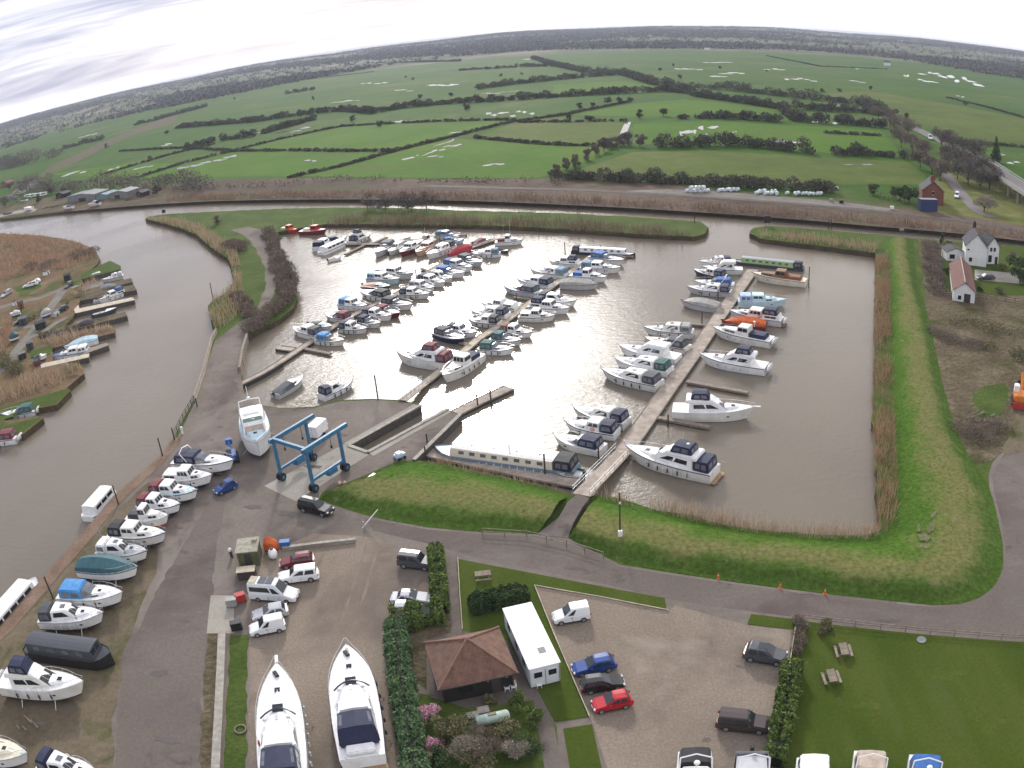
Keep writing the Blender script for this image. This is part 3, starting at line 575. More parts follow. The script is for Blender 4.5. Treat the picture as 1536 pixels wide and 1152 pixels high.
M_BAREW = ground('wet_bare_patch', [(0.34, (0.105, 0.112, 0.050)), (0.5, (0.135, 0.136, 0.072)), (0.66, (0.18, 0.172, 0.12))], 0.5, 2.0, 0.5, bump=0.3, patch=[((0.10, 0.115, 0.03), 0.6, 0.5, 0.6)])
M_BARE = ground('bare_path', [(0.36, (0.13, 0.115, 0.075)), (0.5, (0.185, 0.165, 0.105)), (0.66, (0.245, 0.215, 0.15))], 0.3, 2.5, 0.5, bump=0.3)
def ruts(pts, m, gauge=1.6, w=.32, z=.0475, seed=1):
    P = [G(a, b, z) for a, b in pts]; Q = []
    for a, b in zip(P, P[1:]): Q += [a.lerp(b, k/6) for k in range(6)]
    Q.append(P[-1]); Lp, Rp = ribbon_pts(Q, gauge); rnd = random.Random(seed)
    for S_ in (Lp, Rp):
        k = 0
        while k < len(S_)-2:
            n = rnd.randint(3, 9); seg = S_[k:k+n+1]
            if len(seg) > 2:
                a_, b_ = ribbon_pts(seg, w); mb = MB(); c_ = len(seg)-1
                r = []
                for i, (l, q) in enumerate(zip(a_, b_)):
                    f = min(1, (i+.05)/1.5, (c_-i+.05)/1.5); mx, my = (l[0]+q[0])/2, (l[1]+q[1])/2; f *= rnd.uniform(.7, 1.2)
                    r.append([(mx+(q[0]-mx)*f, my+(q[1]-my)*f, z), (mx+(l[0]-mx)*f, my+(l[1]-my)*f, z)])
                mb.loft(r); o = mb.build('wheel_track', m)
                if o.data.polygons[0].normal.z < 0: o.data.flip_normals()
                o['kind'] = 'structure'
            k += n+rnd.randint(0, 3)
for i, (p, m) in enumerate([([(560, 812), (540, 880), (520, 940)], M_RUTG), ([(500, 820), (480, 860), (470, 900)], M_RUTG)]): ruts(p, m, seed=i)
def blotch(name, px, py, w, h, m, z, seed, ang=0.0):
    rnd = random.Random(seed); pts = []; ph = rnd.uniform(0, 6)
    for i in range(22):
        a = 2*math.pi*i/22; r = .75+.2*math.sin(2*a+ph)+.12*math.sin(5*a+2*ph)+rnd.uniform(-.08, .08); X, Y = math.cos(a)*w/2*r, math.sin(a)*h/2*r
        pts.append((px+X*math.cos(ang)-Y*math.sin(ang), py+X*math.sin(ang)+Y*math.cos(ang)))
    sheet(name, pts, z, m)
for i, a in enumerate([(300, 830, 26, 8), (315, 850, 14, 5), (268, 790, 20, 6), (100, 1060, 26, 10), (60, 1085, 22, 8), (210, 870, 10, 4), (560, 780, 16, 4), (1090, 880, 22, 3), (1205, 890, 30, 3), (330, 640, 12, 4), (318, 660, 9, 3)]): blotch('puddle', *a, M_POOL if i in (1, 3, 7, 8, 10) else M_RUT, .0515, i)
for i, a in enumerate([(240, 1010, 34, 12), (275, 930, 22, 10), (250, 1110, 46, 12), (225, 1080, 12, 26), (700, 826, 26, 5), (860, 852, 30, 5), (1110, 1000, 16, 6), (1060, 1110, 22, 8), (1330, 930, 44, 6), (430, 770, 40, 14), (380, 760, 30, 10), (470, 700, 30, 8)]): blotch('surface_patch', *a, M_REPAIR if i not in (9, 10, 11, 6, 7) else M_RUT, .0455, 30+i, .1 if i != 6 else .3)
for i, a in enumerate([(1386, 806, 20, 18), (1396, 792, 14, 22), (1378, 792, 10, 12), (1400, 772, 8, 16), (1390, 820, 12, 8)]): blotch('bare_patch', *a, M_BAREW, 1.30+.004*i, 60+i, .3)

for i, a in enumerate([(1264, 982, 34, 16), (1246, 1022, 36, 17), (725, 872, 30, 8), (1300, 1060, 50, 22), (1420, 1010, 70, 24), (1480, 1080, 60, 26), (840, 1040, 20, 12)]): blotch('worn_turf', *a, M_WORNLAWN, .0635, 80+i, .1)
# ------------------------------------------------------------------ boats
PAINT = {'offwhite': (.74, .73, .68), 'weathered': (.64, .63, .60), 'white': (.80, .80, .79), 'cream': (.74, .68, .54), 'navy': (.014, .018, .055), 'blue': (.03, .12, .36), 'sky': (.06, .25, .55), 'green': (.02, .10, .085), 'none': (.5, .5, .5), 'black': (.018, .018, .022),
 'maroon': (.16, .025, .035), 'tan': (.45, .36, .29), 'grey': (.30, .30, .29), 'dgrey': (.055, .06, .07), 'teal': (.10, .26, .30), 'orange': (.62, .13, .03), 'red': (.42, .035, .03), 'palegrey': (.48, .49, .50),
 'wood': (.20, .085, .035), 'paleblue': (.50, .66, .72), 'lime': (.32, .48, .20), 'peach': (.60, .38, .27), 'silver': (.27, .28, .31), 'tealcanvas': (.03, .10, .12), 'covergrey': (.40, .38, .35), 'lightblue': (.42, .55, .72), 'steelblue': (.16, .26, .36)}
def hullm(c): return mat('hull_'+c, PAINT[c], 0.28, 0.12, .8, spec=0.5)
def deckm(c): return mat('deck_'+c, PAINT[c], 0.45, 0.08, 2.0)
def canvas(c): return mat('canvas_'+c, PAINT[c], 0.75, 0.22, 1.6, bump=0.35)
M_GLASS = mat('dark_window', (.018, .022, .028), 0.08, 0.2, 1.0, spec=0.6)
M_CLEAR = mat('canvas_window', (.13, .14, .16), 0.15, 0.3, 1.5, spec=0.6)
M_FOUL = mat('antifoul', (.03, .035, .06), 0.8, 0.3, 2.0)
M_STEEL = mat('stainless', (.60, .60, .62), 0.3, 0.05, 2.0, metal=0.85)
M_RUB = mat('black_rubber', (.02, .02, .022), 0.7, 0.2, 2.0)
M_FEND = mat('white_fender', (.62, .62, .62), 0.5, 0.1, 4.0)
M_FENDK = mat('navy_fender', (.02, .025, .06), 0.6, 0.1, 4.0)
M_TEAK = mat('teak_deck', (.30, .19, .10), 0.7, 0.2, 5.0)
M_TIMBER = mat('weathered_timber', (.22, .18, .14), 0.9, 0.35, 2.0, bump=0.4)
M_DKTIMBER = mat('dark_timber', (.05, .042, .036), 0.9, 0.3, 2.0, bump=0.4)

M_PALELINE = mat('mooring_rope', (.45, .42, .36), .9, .2, 4)
def hb(t, B): return B/2*(0.88+0.12*min(1, t/.3)) if t < .45 else max(0.02, B/2*(1-((t-.45)/.55)**(2.4 if B < 4.4 else 2.9)))
def sheer(t, fb): return fb*(1+.32*t*t)
def deck_z(x, L, fb): return sheer(x/L+.5, fb)
def house(name, x0, x1, wr, wf, z0, z1, sr, sf, ti, m, parent, bev=.07, crown=0.06):
    """cabin-like block; returns the mesh and a function giving points on its sides, front and back"""
    a = [(x0, -wr/2, z0), (x1, -wf/2, z0), (x1, wf/2, z0), (x0, wr/2, z0)]
    tf, tr = max(.1, wf/2-ti), max(.1, wr/2-ti)
    b = [(x0+sr, -tr, z1), (x1-sf, -tf, z1), (x1-sf, 0, z1+crown), (x1-sf, tf, z1), (x0+sr, tr, z1), (x0+sr, 0, z1+crown)]
    mb = MB(); v = a+b
    mb.add(v, [(0, 1, 5, 4), (1, 2, 7, 6, 5), (2, 3, 8, 7), (3, 0, 4, 9, 8), (4, 5, 6, 9), (9, 6, 7, 8), (3, 2, 1, 0)])
    o = mb.build(name, m, parent, bevel=bev)
    F = {'R': (a[0], a[1], b[1], b[0]), 'L': (a[3], a[2], b[3], b[4]), 'F': (a[1], a[2], b[3], b[1]), 'A': (a[0], a[3], b[4], b[0]), 'T': (b[0], b[1], b[3], b[4])}
    def P(f, u, w):
        p = [Vector(q) for q in F[f]]; return (p[0].lerp(p[1], u)).lerp(p[3].lerp(p[2], u), w)
    return o, P
def pane(P, f, u0, u1, v0, v1, m, parent, name='window', off=.025, slant=0.0):
    q = [P(f, u0, v0), P(f, u1, v0), P(f, u1-slant, v1), P(f, u0+slant*.4, v1)]
    n = (q[1]-q[0]).cross(q[3]-q[0]).normalized(); c = (P('T', .5, .5)+P('R', .5, 0)*.5+P('L', .5, 0)*.5)/2; c.z = q[0].z*.5+q[2].z*.5
    if n.dot((q[0]+q[2])/2-c) < 0: n = -n
    mb = MB(); a = [p+n*off for p in q]; b = [p-n*.03 for p in q]
    mb.add(a+b, [(0, 1, 2, 3), (0, 4, 5, 1), (1, 5, 6, 2), (2, 6, 7, 3), (3, 7, 4, 0)]); return mb.build(name, m, parent)
def panes(P, n, u0, u1, v0, v1, parent, sides='RL', gap=.03, m=None, slant=0.0):
    for f in sides:
        for k in range(n):
            a = u0+(u1-u0)*k/n+gap/2; b = u0+(u1-u0)*(k+1)/n-gap/2
            pane(P, f, a, b, v0, v1, m or M_GLASS, parent, slant=slant if k == n-1 else 0)
def hull(root, L, B, fb, draft, c, foul, stripe, ashore):
    mb = MB(); ts = [0, .1, .22, .34, .45, .56, .66, .75, .83, .90, .95, .985, 1.0]; rings = []; ring2 = []
    for t in ts:
        h = hb(t, B); k = .90-.30*max(0, t-.4)**1.2; x = -L/2+t*L; xb = x-(.09*L*max(0, (t-.6)/.4)**1.5); zs = sheer(t, fb)
        ke = -draft*(1-max(0, (t-.75)/.25)**2*.9)
        rings.append([(x, -h, zs), (x*.5+xb*.5, -h*(k+1)/2, zs*.45), (xb, -h*k, .06), (xb, -h*k*.96, -.10), (xb-.02*L*t, -.03, ke), (xb-.02*L*t, .03, ke), (xb, h*k*.96, -.10), (xb, h*k, .06), (x*.5+xb*.5, h*(k+1)/2, zs*.45), (x, h, zs)])
    for i in range(len(ts)-1):
        for j in range(9):
            mi = 0 if j in (0, 1, 7, 8) else 1
            q = (rings[i][j], rings[i+1][j], rings[i+1][j+1], rings[i][j+1]); mb.add(q, [(0, 3, 2, 1)], mi)
    mb.add(rings[0], [tuple(range(10))], 0)
    o = mb.build('hull', [hullm(c), foul], root)
    bm = bmesh.new(); bm.from_mesh(o.data); bmesh.ops.remove_doubles(bm, verts=bm.verts, dist=1e-4); bmesh.ops.recalc_face_normals(bm, faces=bm.faces)
    for f in bm.faces: f.smooth = True
    for e in bm.edges:
        if len(e.link_faces) == 2 and e.calc_face_angle(0) > .7: e.smooth = False
    bm.to_mesh(o.data); bm.free()
    if stripe:
        mb = MB()
        for sgn in (-1, 1):
            r = []
            for t in ts:
                h = hb(t, B); x = -L/2+t*L; zs = sheer(t, fb)
                r.append([(x+.01, sgn*(h+.035), zs-.03), (x+.01, sgn*(h+.045), zs-.10), (x-.02, sgn*(h+.0), zs-.17)])
            mb.loft(r)
        mb.build('rubbing_strake', hullm(stripe), root)
    return o
def deck(root, L, B, fb, m, t0=0.0, t1=1.0, dz=-.04, name='deck'):
    mb = MB(); r = []
    for k in range(13):
        t = t0+(t1-t0)*k/12; h = hb(t, B)*.985; x = -L/2+t*L; z = sheer(t, fb)+dz
        r.append([(x, -h, z), (x, 0, z+.06), (x, h, z)])
    mb.loft(r); mb.f = [f[::-1] for f in mb.f]; return mb.build(name, m, root)
def rail(root, L, B, fb, t0=.5, h=.6, name='guard_rail', r=.022, n=8):
    mb = MB(); top = []
    for sgn in (-1, 1):
        pts = []
        for k in range(n+1):
            t = t0+(1-t0)*k/n; x = -L/2+t*L+(.12 if k == n else 0); y = sgn*max(.12, hb(t, B)-.10); z = sheer(t, fb)
            hh = h*min(1, .35+k*.5); pts.append(Vector((x, y, z+hh)))
            if k % 2 == 0: mb.tube((x, y, z-.05), (x, y, z+hh), r*.8, 4)
        mb.path(pts, r, 4); top.append(pts[-1])
    mb.tube(top[0], top[1], r, 4); return mb.build(name, M_STEEL, root)
def fenders(root, L, B, fb, n, sides=(-1,), m=None, t0=.18, t1=.72):
    for s in sides:
        for k in range(n):
            t = t0+(t1-t0)*(k+.5)/n; x = -L/2+t*L; y = s*(hb(t, B)+.10); z = sheer(t, fb)*.5
            mb = MB(); mb.tube((x, y, z-.28), (x, y, z+.28), .10, 7); mb.tube((x, y, z+.28), (x, s*(hb(t, B)-.03), sheer(t, fb)+.02), .015, 4); mb.build('fender', m or M_FEND, root, smooth=False)
def canopy(root, x0, x1, w, z0, z1, m, win=True, sr=.25, sf=.12, name='canopy'):
    o, P = house(name, x0, x1, w, w, z0, z1, sr, sf, .14, m, root, bev=.13, crown=.10)
    if win:
        n = 2 if (x1-x0) > 2.2 else 1
        panes(P, n, .10, .94, .32, .80, o, 'RL', gap=.10, m=M_CLEAR)
        panes(P, 2, .08, .92, .32, .80, o, 'A', gap=.10, m=M_CLEAR)
    return o
def hatch(root, x, z, s=.55, m=None):
    mb = MB(); mb.box((x, 0, z), (s, s, .08)); mb.build('hatch', m or M_GLASS, root, bevel=.02)
def outboard(root, L, fb, m=None):
    mb = MB(); mb.box((-L/2-.28, 0, fb+.10), (.5, .36, .5)); mb.box((-L/2-.22, 0, fb-.45), (.18, .14, .8)); mb.build('outboard_motor', m or M_RUB, root, bevel=.06)
def dome(root, x, z, r=.28, h=.8):
    mb = MB(); mb.tube((x, 0, z-.1), (x, 0, z+h), .05, 6); mb.ell((x, 0, z+h+r*.5), (r, r, r*.62), 10, 6); mb.build('radar_dome', deckm('white'), root, smooth=False)

def boat(bow, stern, style, label, hullc='white', can='navy', deckc='white', cab='white', stripe='navy', group=None, z=None, ashore=False, L=None, B=None, fb=None,
         opts='', name=None, cat=None, beam=None, zu=None):
    zr = (WZ if not ashore else 0.0) if z is None else z
    if ashore: zr += .85
    fb_ = fb or .95
    p, q = G(bow[0], bow[1], zr+fb_), G(stern[0], stern[1], zr+fb_*.9)
    d = p-q; Lx = L or d.length; d.z = 0; d.normalize()
    c = (p+q)/2
    if L: c = p-d*L/2                              # length given: the bow stays where it is seen
    B = B or min(4.4, max(2.2, .17*Lx+1.75))
    fb = fb or min(1.6, max(.75, .08*Lx+.45))
    if hullc == 'white' and style in ('cruiser', 'sport', 'hardtop', 'aft', 'fly', 'classic', 'cuddy'):
        r0 = random.Random(label+'h').random(); hullc = 'white' if r0 < .55 else 'offwhite' if r0 < .8 else 'weathered'
        if cab == 'white' and r0 > .7: cab = 'offwhite'
    if stripe == 'navy' and style not in ('narrow', 'launch', 'express'): stripe = random.Random(label+'s').choice(('navy', 'navy', 'blue', 'black', 'maroon', 'green', 'dgrey'))
    if can in ('dgrey', 'palegrey', 'grey') and not ashore: can = random.Random(label+'c').choice((can, can, 'navy', 'blue', 'steelblue')) if not any(w in label for w in ('grey', 'dark', 'tan', 'black', 'tent', 'canopy', 'cover')) else can
    root = thing(name or 'motor_cruiser', label, cat or 'boat', (c.x, c.y, zr), math.atan2(d.y, d.x), group)
    small = (c-Vector((0, 0, CAM_H))).length > 260
    H, D, CV, CB = hullm(hullc), deckm(deckc), canvas(can), deckm(cab)
    wh = 0
    def DZ(t): return sheer(t+.5, fb)
    if style not in ('narrow', 'launch'): hull(root, Lx, B, fb, .75 if ashore else .35, hullc, M_FOUL if 'r' not in opts else deckm('orange'), stripe, ashore)
    Lr = Lx
    if style == 'cruiser':
        deck(root, Lr, B, fb, D)
        o, P = house('cabin', .02*Lr, .34*Lr, .74*B, .42*B, fb-.05, DZ(.2)+.42, .0, .9, .12, CB, root); panes(P, 2, .12, .62, .3, .78, root)
        hatch(root, .17*Lr, DZ(.2)+.48)
        wh = fb+1.35
        o, P = house('wheelhouse', -.22*Lr, .08*Lr, .80*B, .74*B, fb-.05, wh, .1, .62, .12, CB, root)
        panes(P, 2, .08, .86, .50, .88, root, slant=.1); panes(P, 3, .06, .94, .45, .90, root, 'F', gap=.04)
        canopy(root, -.475*Lr, -.225*Lr, .84*B, fb-.05, fb+1.25, CV, not small)
    elif style == 'sport':
        deck(root, Lr, B, fb, D)
        o, P = house('foredeck', .0, .38*Lr, .70*B, .34*B, fb-.05, DZ(.1)+.30, .0, 1.4, .16, D, root, bev=.12); hatch(root, .16*Lr, DZ(.1)+.34, .5)
        panes(P, 1, .1, .55, .25, .75, root)
        o, P = house('windscreen', -.08*Lr, .10*Lr, .80*B, .58*B, fb+.15, fb+.95, .0, 1.0, .14, M_CLEAR, root, bev=.05)
        canopy(root, -.44*Lr, -.05*Lr, .86*B, fb-.05, fb+1.22, CV, not small, sf=.35)
    elif style == 'hardtop':
        deck(root, Lr, B, fb, D)
        o, P = house('foredeck', .06*Lr, .40*Lr, .70*B, .30*B, fb-.05, DZ(.15)+.34, .0, 1.3, .16, D, root, bev=.12); hatch(root, .20*Lr, DZ(.15)+.40, .5)
        wh = fb+1.30
        o, P = house('wheelhouse', -.26*Lr, .17*Lr, .82*B, .62*B, fb-.05, wh, .15, 1.5, .22, CB, root, bev=.12)
        panes(P, 1, .10, .80, .42, .86, root, slant=.14); panes(P, 3, .05, .95, .22, .88, root, 'F', gap=.03); hatch(root, -.08*Lr, wh+.07, .7, M_CLEAR)
        panes(P, 1, .93, .99, .1, .3, root)
        canopy(root, -.47*Lr, -.265*Lr, .84*B, fb-.05, fb+1.25, CV, not small)
    elif style == 'aft':
        deck(root, Lr, B, fb, D)
        o, P = house('cabin', .10*Lr, .36*Lr, .70*B, .42*B, fb-.05, DZ(.2)+.45, .0, .7, .12, CB, root); panes(P, 2, .10, .70, .3, .8, root); hatch(root, .20*Lr, DZ(.2)+.50, .5)
        wh = fb+1.45
        o, P = house('wheelhouse', -.14*Lr, .14*Lr, .80*B, .74*B, fb-.05, wh, .12, .5, .12, CB, root)
        panes(P, 3, .06, .90, .48, .88, root, slant=.06); panes(P, 3, .06, .94, .45, .90, root, 'F', gap=.04)
        o, P = house('aft_cabin', -.46*Lr, -.145*Lr, .80*B, .80*B, fb-.05, fb+.80, .2, .0, .10, CB, root); panes(P, 2, .15, .85, .35, .8, root)
        if 'c' in opts: canopy(root, -.42*Lr, -.15*Lr, .70*B, fb+.75, fb+1.9, CV, True)
    elif style == 'fly':
        deck(root, Lr, B, fb, D)
        o, P = house('foredeck', .10*Lr, .40*Lr, .66*B, .28*B, fb-.05, DZ(.18)+.32, .0, 1.6, .16, D, root, bev=.12); hatch(root, .24*Lr, DZ(.2)+.36, .6)
        wh = fb+1.35
        o, P = house('saloon', -.30*Lr, .20*Lr, .84*B, .66*B, fb-.05, wh, .1, 1.9, .18, CB, root, bev=.10)
        panes(P, 2, .12, .84, .42, .86, root, slant=.12); panes(P, 3, .05, .95, .22, .88, root, 'F', gap=.03)
        o, P = house('flybridge', -.34*Lr, .04*Lr, .78*B, .60*B, wh-.02, wh+.55, .1, .8, .08, CB, root, bev=.10)
        if 'b' in opts: canopy(root, -.28*Lr, -.04*Lr, .64*B, wh+.45, wh+1.5, CV, True, .3, .5, 'bimini')
        if 'c' in opts: canopy(root, -.475*Lr, -.31*Lr, .82*B, fb-.05, wh+.1, CV, True)
        wh += .5
    elif style == 'classic':
        deck(root, Lr, B, fb, D)
        o, P = house('cabin', .06*Lr, .34*Lr, .66*B, .36*B, fb-.05, DZ(.2)+.55, .0, .35, .06, CB, root); panes(P, 2, .10, .80, .35, .8, root)
        wh = fb+1.75
        o, P = house('wheelhouse', -.14*Lr, .07*Lr, .70*B, .66*B, fb-.05, wh, .1, .35, .08, CB, root)
        panes(P, 2, .06, .92, .50, .88, root); panes(P, 3, .06, .94, .50, .90, root, 'F', gap=.04)
        o, P = house('aft_deckhouse', -.42*Lr, -.145*Lr, .66*B, .66*B, fb-.05, fb+.75, .2, .0, .08, canvas(can), root)
    elif style == 'express':
        deck(root, Lr, B, fb, D)
        o, P = house('foredeck', -.02*Lr, .41*Lr, .74*B, .20*B, fb-.05, DZ(.16)+.38, .0, 2.6, .30, D, root, bev=.2, crown=.12)
        hatch(root, .27*Lr, DZ(.27)+.30, .55); hatch(root, .12*Lr, DZ(.15)+.52, 1.05)
        mb = MB(); pts = [(.085*Lr+.5-1.1*(abs(k-5)/5)**2, (k-5)/5*.36*B, DZ(.1)+.62) for k in range(11)]; mb.path(pts, .09, 5); mb.build('windscreen_arc', M_GLASS, root)
        o, P = house('superstructure', -.20*Lr, .075*Lr, .78*B, .66*B, fb-.05, fb+1.35, .2, 1.5, .25, CB, root, bev=.25, crown=.12)
        panes(P, 1, .10, .74, .45, .86, root, slant=.2)
        mb = MB()
        for s_ in (-1, 1): mb.ell((.0*Lr, s_*.24*B, fb+1.5), (.22, .22, .14), 8, 4); mb.build('searchlight', deckm('palegrey'), root); mb = MB()
        mb.box((.01*Lr, 0, fb+1.5), (.7, .3, .10)); mb.build('horn', M_STEEL, root)
        c_, Pc = house('canopy', -.42*Lr, -.19*Lr, .80*B, .72*B, fb+.1, fb+1.75, .9, .25, .2, CV, root, bev=.15, crown=.1)
        for k in range(3): pane(Pc, 'T', .22, .80, .04+.32*k, .32+.32*k, M_CLEAR, c_)
        panes(Pc, 2, .1, .9, .3, .85, c_, 'RL', gap=.06, m=M_CLEAR)
        mb = MB(); mb.box((-.45*Lr, 0, fb+.3), (1.1, B*.55, .5)); mb.build('stern_sunpad', deckm('white'), root, bevel=.12)
        mb = MB(); mb.box((-.5*Lr-.35, 0, .55), (.9, B*.86, .12)); mb.build('bathing_platform', M_TEAK, root)
        mb = MB(); mb.box((.40*Lr, .1, DZ(.40)+.10), (.9, .4, .25), .4); mb.build('anchor', M_RUB, root, bevel=.05)
        for s_ in (-1, 1):
            mb = MB(); r_ = []
            for k in range(11): t = .10+.80*k/10; r_.append([(-Lr/2+t*Lr, s_*(hb(t, B)+.012), sheer(t, fb)*.62), (-Lr/2+t*Lr, s_*(hb(t, B)+.012), sheer(t, fb)*.72)])
            mb.loft(r_); mb.build('hull_stripe', hullm('navy'), root)
        wh = fb+1.5
    elif style == 'trawler':
        deck(root, Lr, B, fb, D)
        mb = MB(); r_ = []
        for k in range(9): t = .50+.5*k/8; w_ = hb(t, B); r_.append([(-Lr/2+t*Lr, -w_+.02, sheer(t, fb)-.03), (-Lr/2+t*Lr, -w_-.02, sheer(t, fb)+.42*(k > 0))])
        mb.loft(r_); mb.loft([[(a_[0], -a_[1], a_[2]) for a_ in q] for q in r_]); mb.build('bulwark', H, root)
        o, P = house('trunk', .18*Lr, .37*Lr, .62*B, .34*B, fb-.05, DZ(.28)+.45, .0, .8, .14, D, root, bev=.12); hatch(root, .26*Lr, DZ(.28)+.50, .6)
        o, P = house('saloon', -.34*Lr, .22*Lr, .86*B, .74*B, fb-.05, fb+1.75, .15, .9, .16, CB, root, bev=.10)
        panes(P, 3, .08, .92, .40, .82, root); pane(P, 'F', .06, .94, .30, .92, canvas('tan'), root, 'windscreen_cover')
        o, P = house('flybridge', -.30*Lr, .13*Lr, .80*B, .70*B, fb+1.72, fb+2.45, .1, .5, .06, CB, root, bev=.10)
        pane(P, 'F', .05, .95, .45, 1.15, mat('green_screen', (.16, .26, .20), .1), root, 'flybridge_screen')
        mb = MB(); mb.box((-.08*Lr, 0, fb+2.55), (1.4, B*.5, .3)); mb.build('helm_seat', deckm('white'), root, bevel=.08)
        mb = MB()
        for s_ in (-1, 1): mb.path([(-.22*Lr, s_*.36*B, fb+2.3), (-.26*Lr, s_*.34*B, fb+3.7), (-.26*Lr, 0, fb+3.85)], .08, 6)
        mb.tube((-.26*Lr, 0, fb+3.8), (-.27*Lr, 0, fb+6.0), .05, 6); mb.ell((-.26*Lr, 0, fb+4.1), (.35, .35, .18), 10, 5); mb.build('radar_mast', deckm('white'), root)
        wh = fb+2.4
    elif style == 'open':
        deck(root, Lr, B, fb, D, .55, 1.0)
        deck(root, Lr, B*.9, fb, deckm('palegrey'), .03, .55, -.30, 'floor')
        mb = MB(); mb.box((-.18*Lr, 0, fb-.12), (.28, B*.84, .06)); mb.box((.02*Lr, 0, fb-.10), (.28, B*.84, .06)); mb.build('thwart', M_TEAK, root)
        outboard(root, Lr, fb)
    elif style == 'cuddy':
        deck(root, Lr, B, fb, D, .0, 1.0)
        o, P = house('cuddy', .0, .32*Lr, .74*B, .36*B, fb-.05, DZ(.15)+.42, .0, .9, .12, D, root, bev=.10)
        panes(P, 1, .08, .60, .3, .8, root)
        mb = MB(); r = []
        for k in range(7):
            t = .02+.50*k/6; w = hb(t, B)*.97; x = -Lr/2+t*Lr; zt = fb+.05+.62*(k/6)**.8
            r.append([(x, -w, sheer(t, fb)), (x, -w*.6, zt-.02), (x, 0, zt+.06), (x, w*.6, zt-.02), (x, w, sheer(t, fb))])
        mb.loft(r, cap=(True, True)); mb.build('boat_cover', CV, root); outboard(root, Lr, fb)
    elif style == 'covered':
        mb = MB(); r = []
        for k in range(11):
            t = k/10; w = hb(t, B)*1.03; x = -Lr/2+t*Lr; zt = fb+(.15+1.25*math.sin(math.pi*min(1, .12+t*1.0))**.6 if t < .98 else .2)
            zl = sheer(t, fb)-.25
            r.append([(x, -w, zl), (x, -w*.92, zl*.4+zt*.6), (x, 0, zt), (x, w*.92, zl*.4+zt*.6), (x, w, zl)])
        mb.loft(r, cap=(True, True)); mb.build('tarpaulin', CV, root)
    elif style == 'work':
        deck(root, Lr, B, fb, deckm(deckc))
        wh = fb+1.7
        o, P = house('wheelhouse', -.05*Lr, .20*Lr, .66*B, .60*B, fb-.05, wh, .05, .25, .06, CB, root); panes(P, 2, .08, .92, .5, .86, root); panes(P, 3, .06, .94, .5, .88, root, 'F', gap=.05)
        o, P = house('engine_casing', -.36*Lr, -.12*Lr, .5*B, .5*B, fb-.05, fb+.7, .1, .1, .05, deckm('cream'), root)
        mb = MB(); mb.tube((.02*Lr, 0, wh-.1), (.02*Lr, 0, wh+2.2), .05, 5); mb.build('mast', M_STEEL, root); mb = MB(); mb.tube((-.3*Lr, .2*B, fb), (-.12*Lr, .1*B, fb+2.0), .06, 5); mb.build('derrick', M_STEEL, root)
    elif style in ('narrow', 'launch'):
        hw = B/2; mb = MB(); r = []
        for t in (0, .03, .08, .2, .5, .84, .92, .97, 1.0):
            k = 1 if .08 <= t <= .84 else (.72+.28*(t/.08) if t < .08 else (1-((t-.84)/.16)**1.8*.93)); x = -Lr/2+t*Lr; zs = fb*(1+.35*max(0, (t-.85)/.15)**1.5)
            r.append([(x, -hw*k, zs), (x, -hw*k*.97, -.3), (x, 0, -.5), (x, hw*k*.97, -.3), (x, hw*k, zs)])
        mb.loft(r, cap=(True, True)); mb.build('hull', H, root, smooth=False)
        mb = MB(); q = [[v[0], v[4]] for v in r]; mb.loft([[(a[0], a[1], a[2]-.12), (b[0], b[1], b[2]-.12)] for a, b in q]); mb.f = [f[::-1] for f in mb.f]; mb.build('deck', deckm(deckc), root)
        if stripe:
            mb = MB()
            for sg in (0, 4): mb.loft([[(v[sg][0], v[sg][1]*1.012, v[sg][2]-.03), (v[sg][0], v[sg][1]*1.012, v[sg][2]-.16)] for v in r])
            mb.build('rubbing_strake', hullm(stripe), root)
        x0, x1 = (-.36*Lr if can != 'none' else -.42*Lr), .36*Lr
        if style == 'launch': x0, x1 = -.40*Lr, .36*Lr
        ch = 1.15 if style == 'narrow' else 1.25
        o, P = house('cabin', x0, x1, B*.86, B*.82, fb-.14, fb+ch, .05, .25, .12, CB, root, bev=.05, crown=.10)
        nw = max(3, int(Lr/2.6)); 
        for f in 'RL':
            for k in range(nw):
                u = .06+.88*(k+.5)/nw; wd = .36/(Lr*.76)*(2.2 if style == 'launch' else 1.25)
                pane(P, f, u-wd, u+wd, .42, .80, M_GLASS if style == 'launch' else M_CLEAR, root)
        panes(P, 2, .1, .9, .4, .85, root, 'F', gap=.08)
        mb = MB(); rr = []
        for x in (x0-.05, x1-.15):
            rr.append([(x, -B*.37, fb+ch+.012), (x, -B*.2, fb+ch+.09), (x, 0, fb+ch+.125), (x, B*.2, fb+ch+.09), (x, B*.37, fb+ch+.012)])
        mb.loft([[Vector(a) for a in q] for q in rr], cap=(True, True)); mb.f = [f[::-1] for f in mb.f]; mb.build('roof', deckm(deckc), root, smooth=False)
        if 'v' in opts:
            for k in range(4):
                mb = MB(); x = x0+(x1-x0)*(.15+.22*k); mb.tube((x, 0, fb+ch+.1), (x, 0, fb+ch+.28), .11, 8); mb.build('roof_vent', M_STEEL, root)
            mb = MB(); mb.tube((x0*.1, -.3, fb+ch+.05), (x0*.1, -.3, fb+ch+.75), .07, 7); mb.build('chimney', M_RUB, root)
        if can != 'none' and style == 'narrow': canopy(root, -.485*Lr, -.365*Lr, B*.9, fb-.10, fb+1.35, CV, True)
    rnd = random.Random(label); near = not small
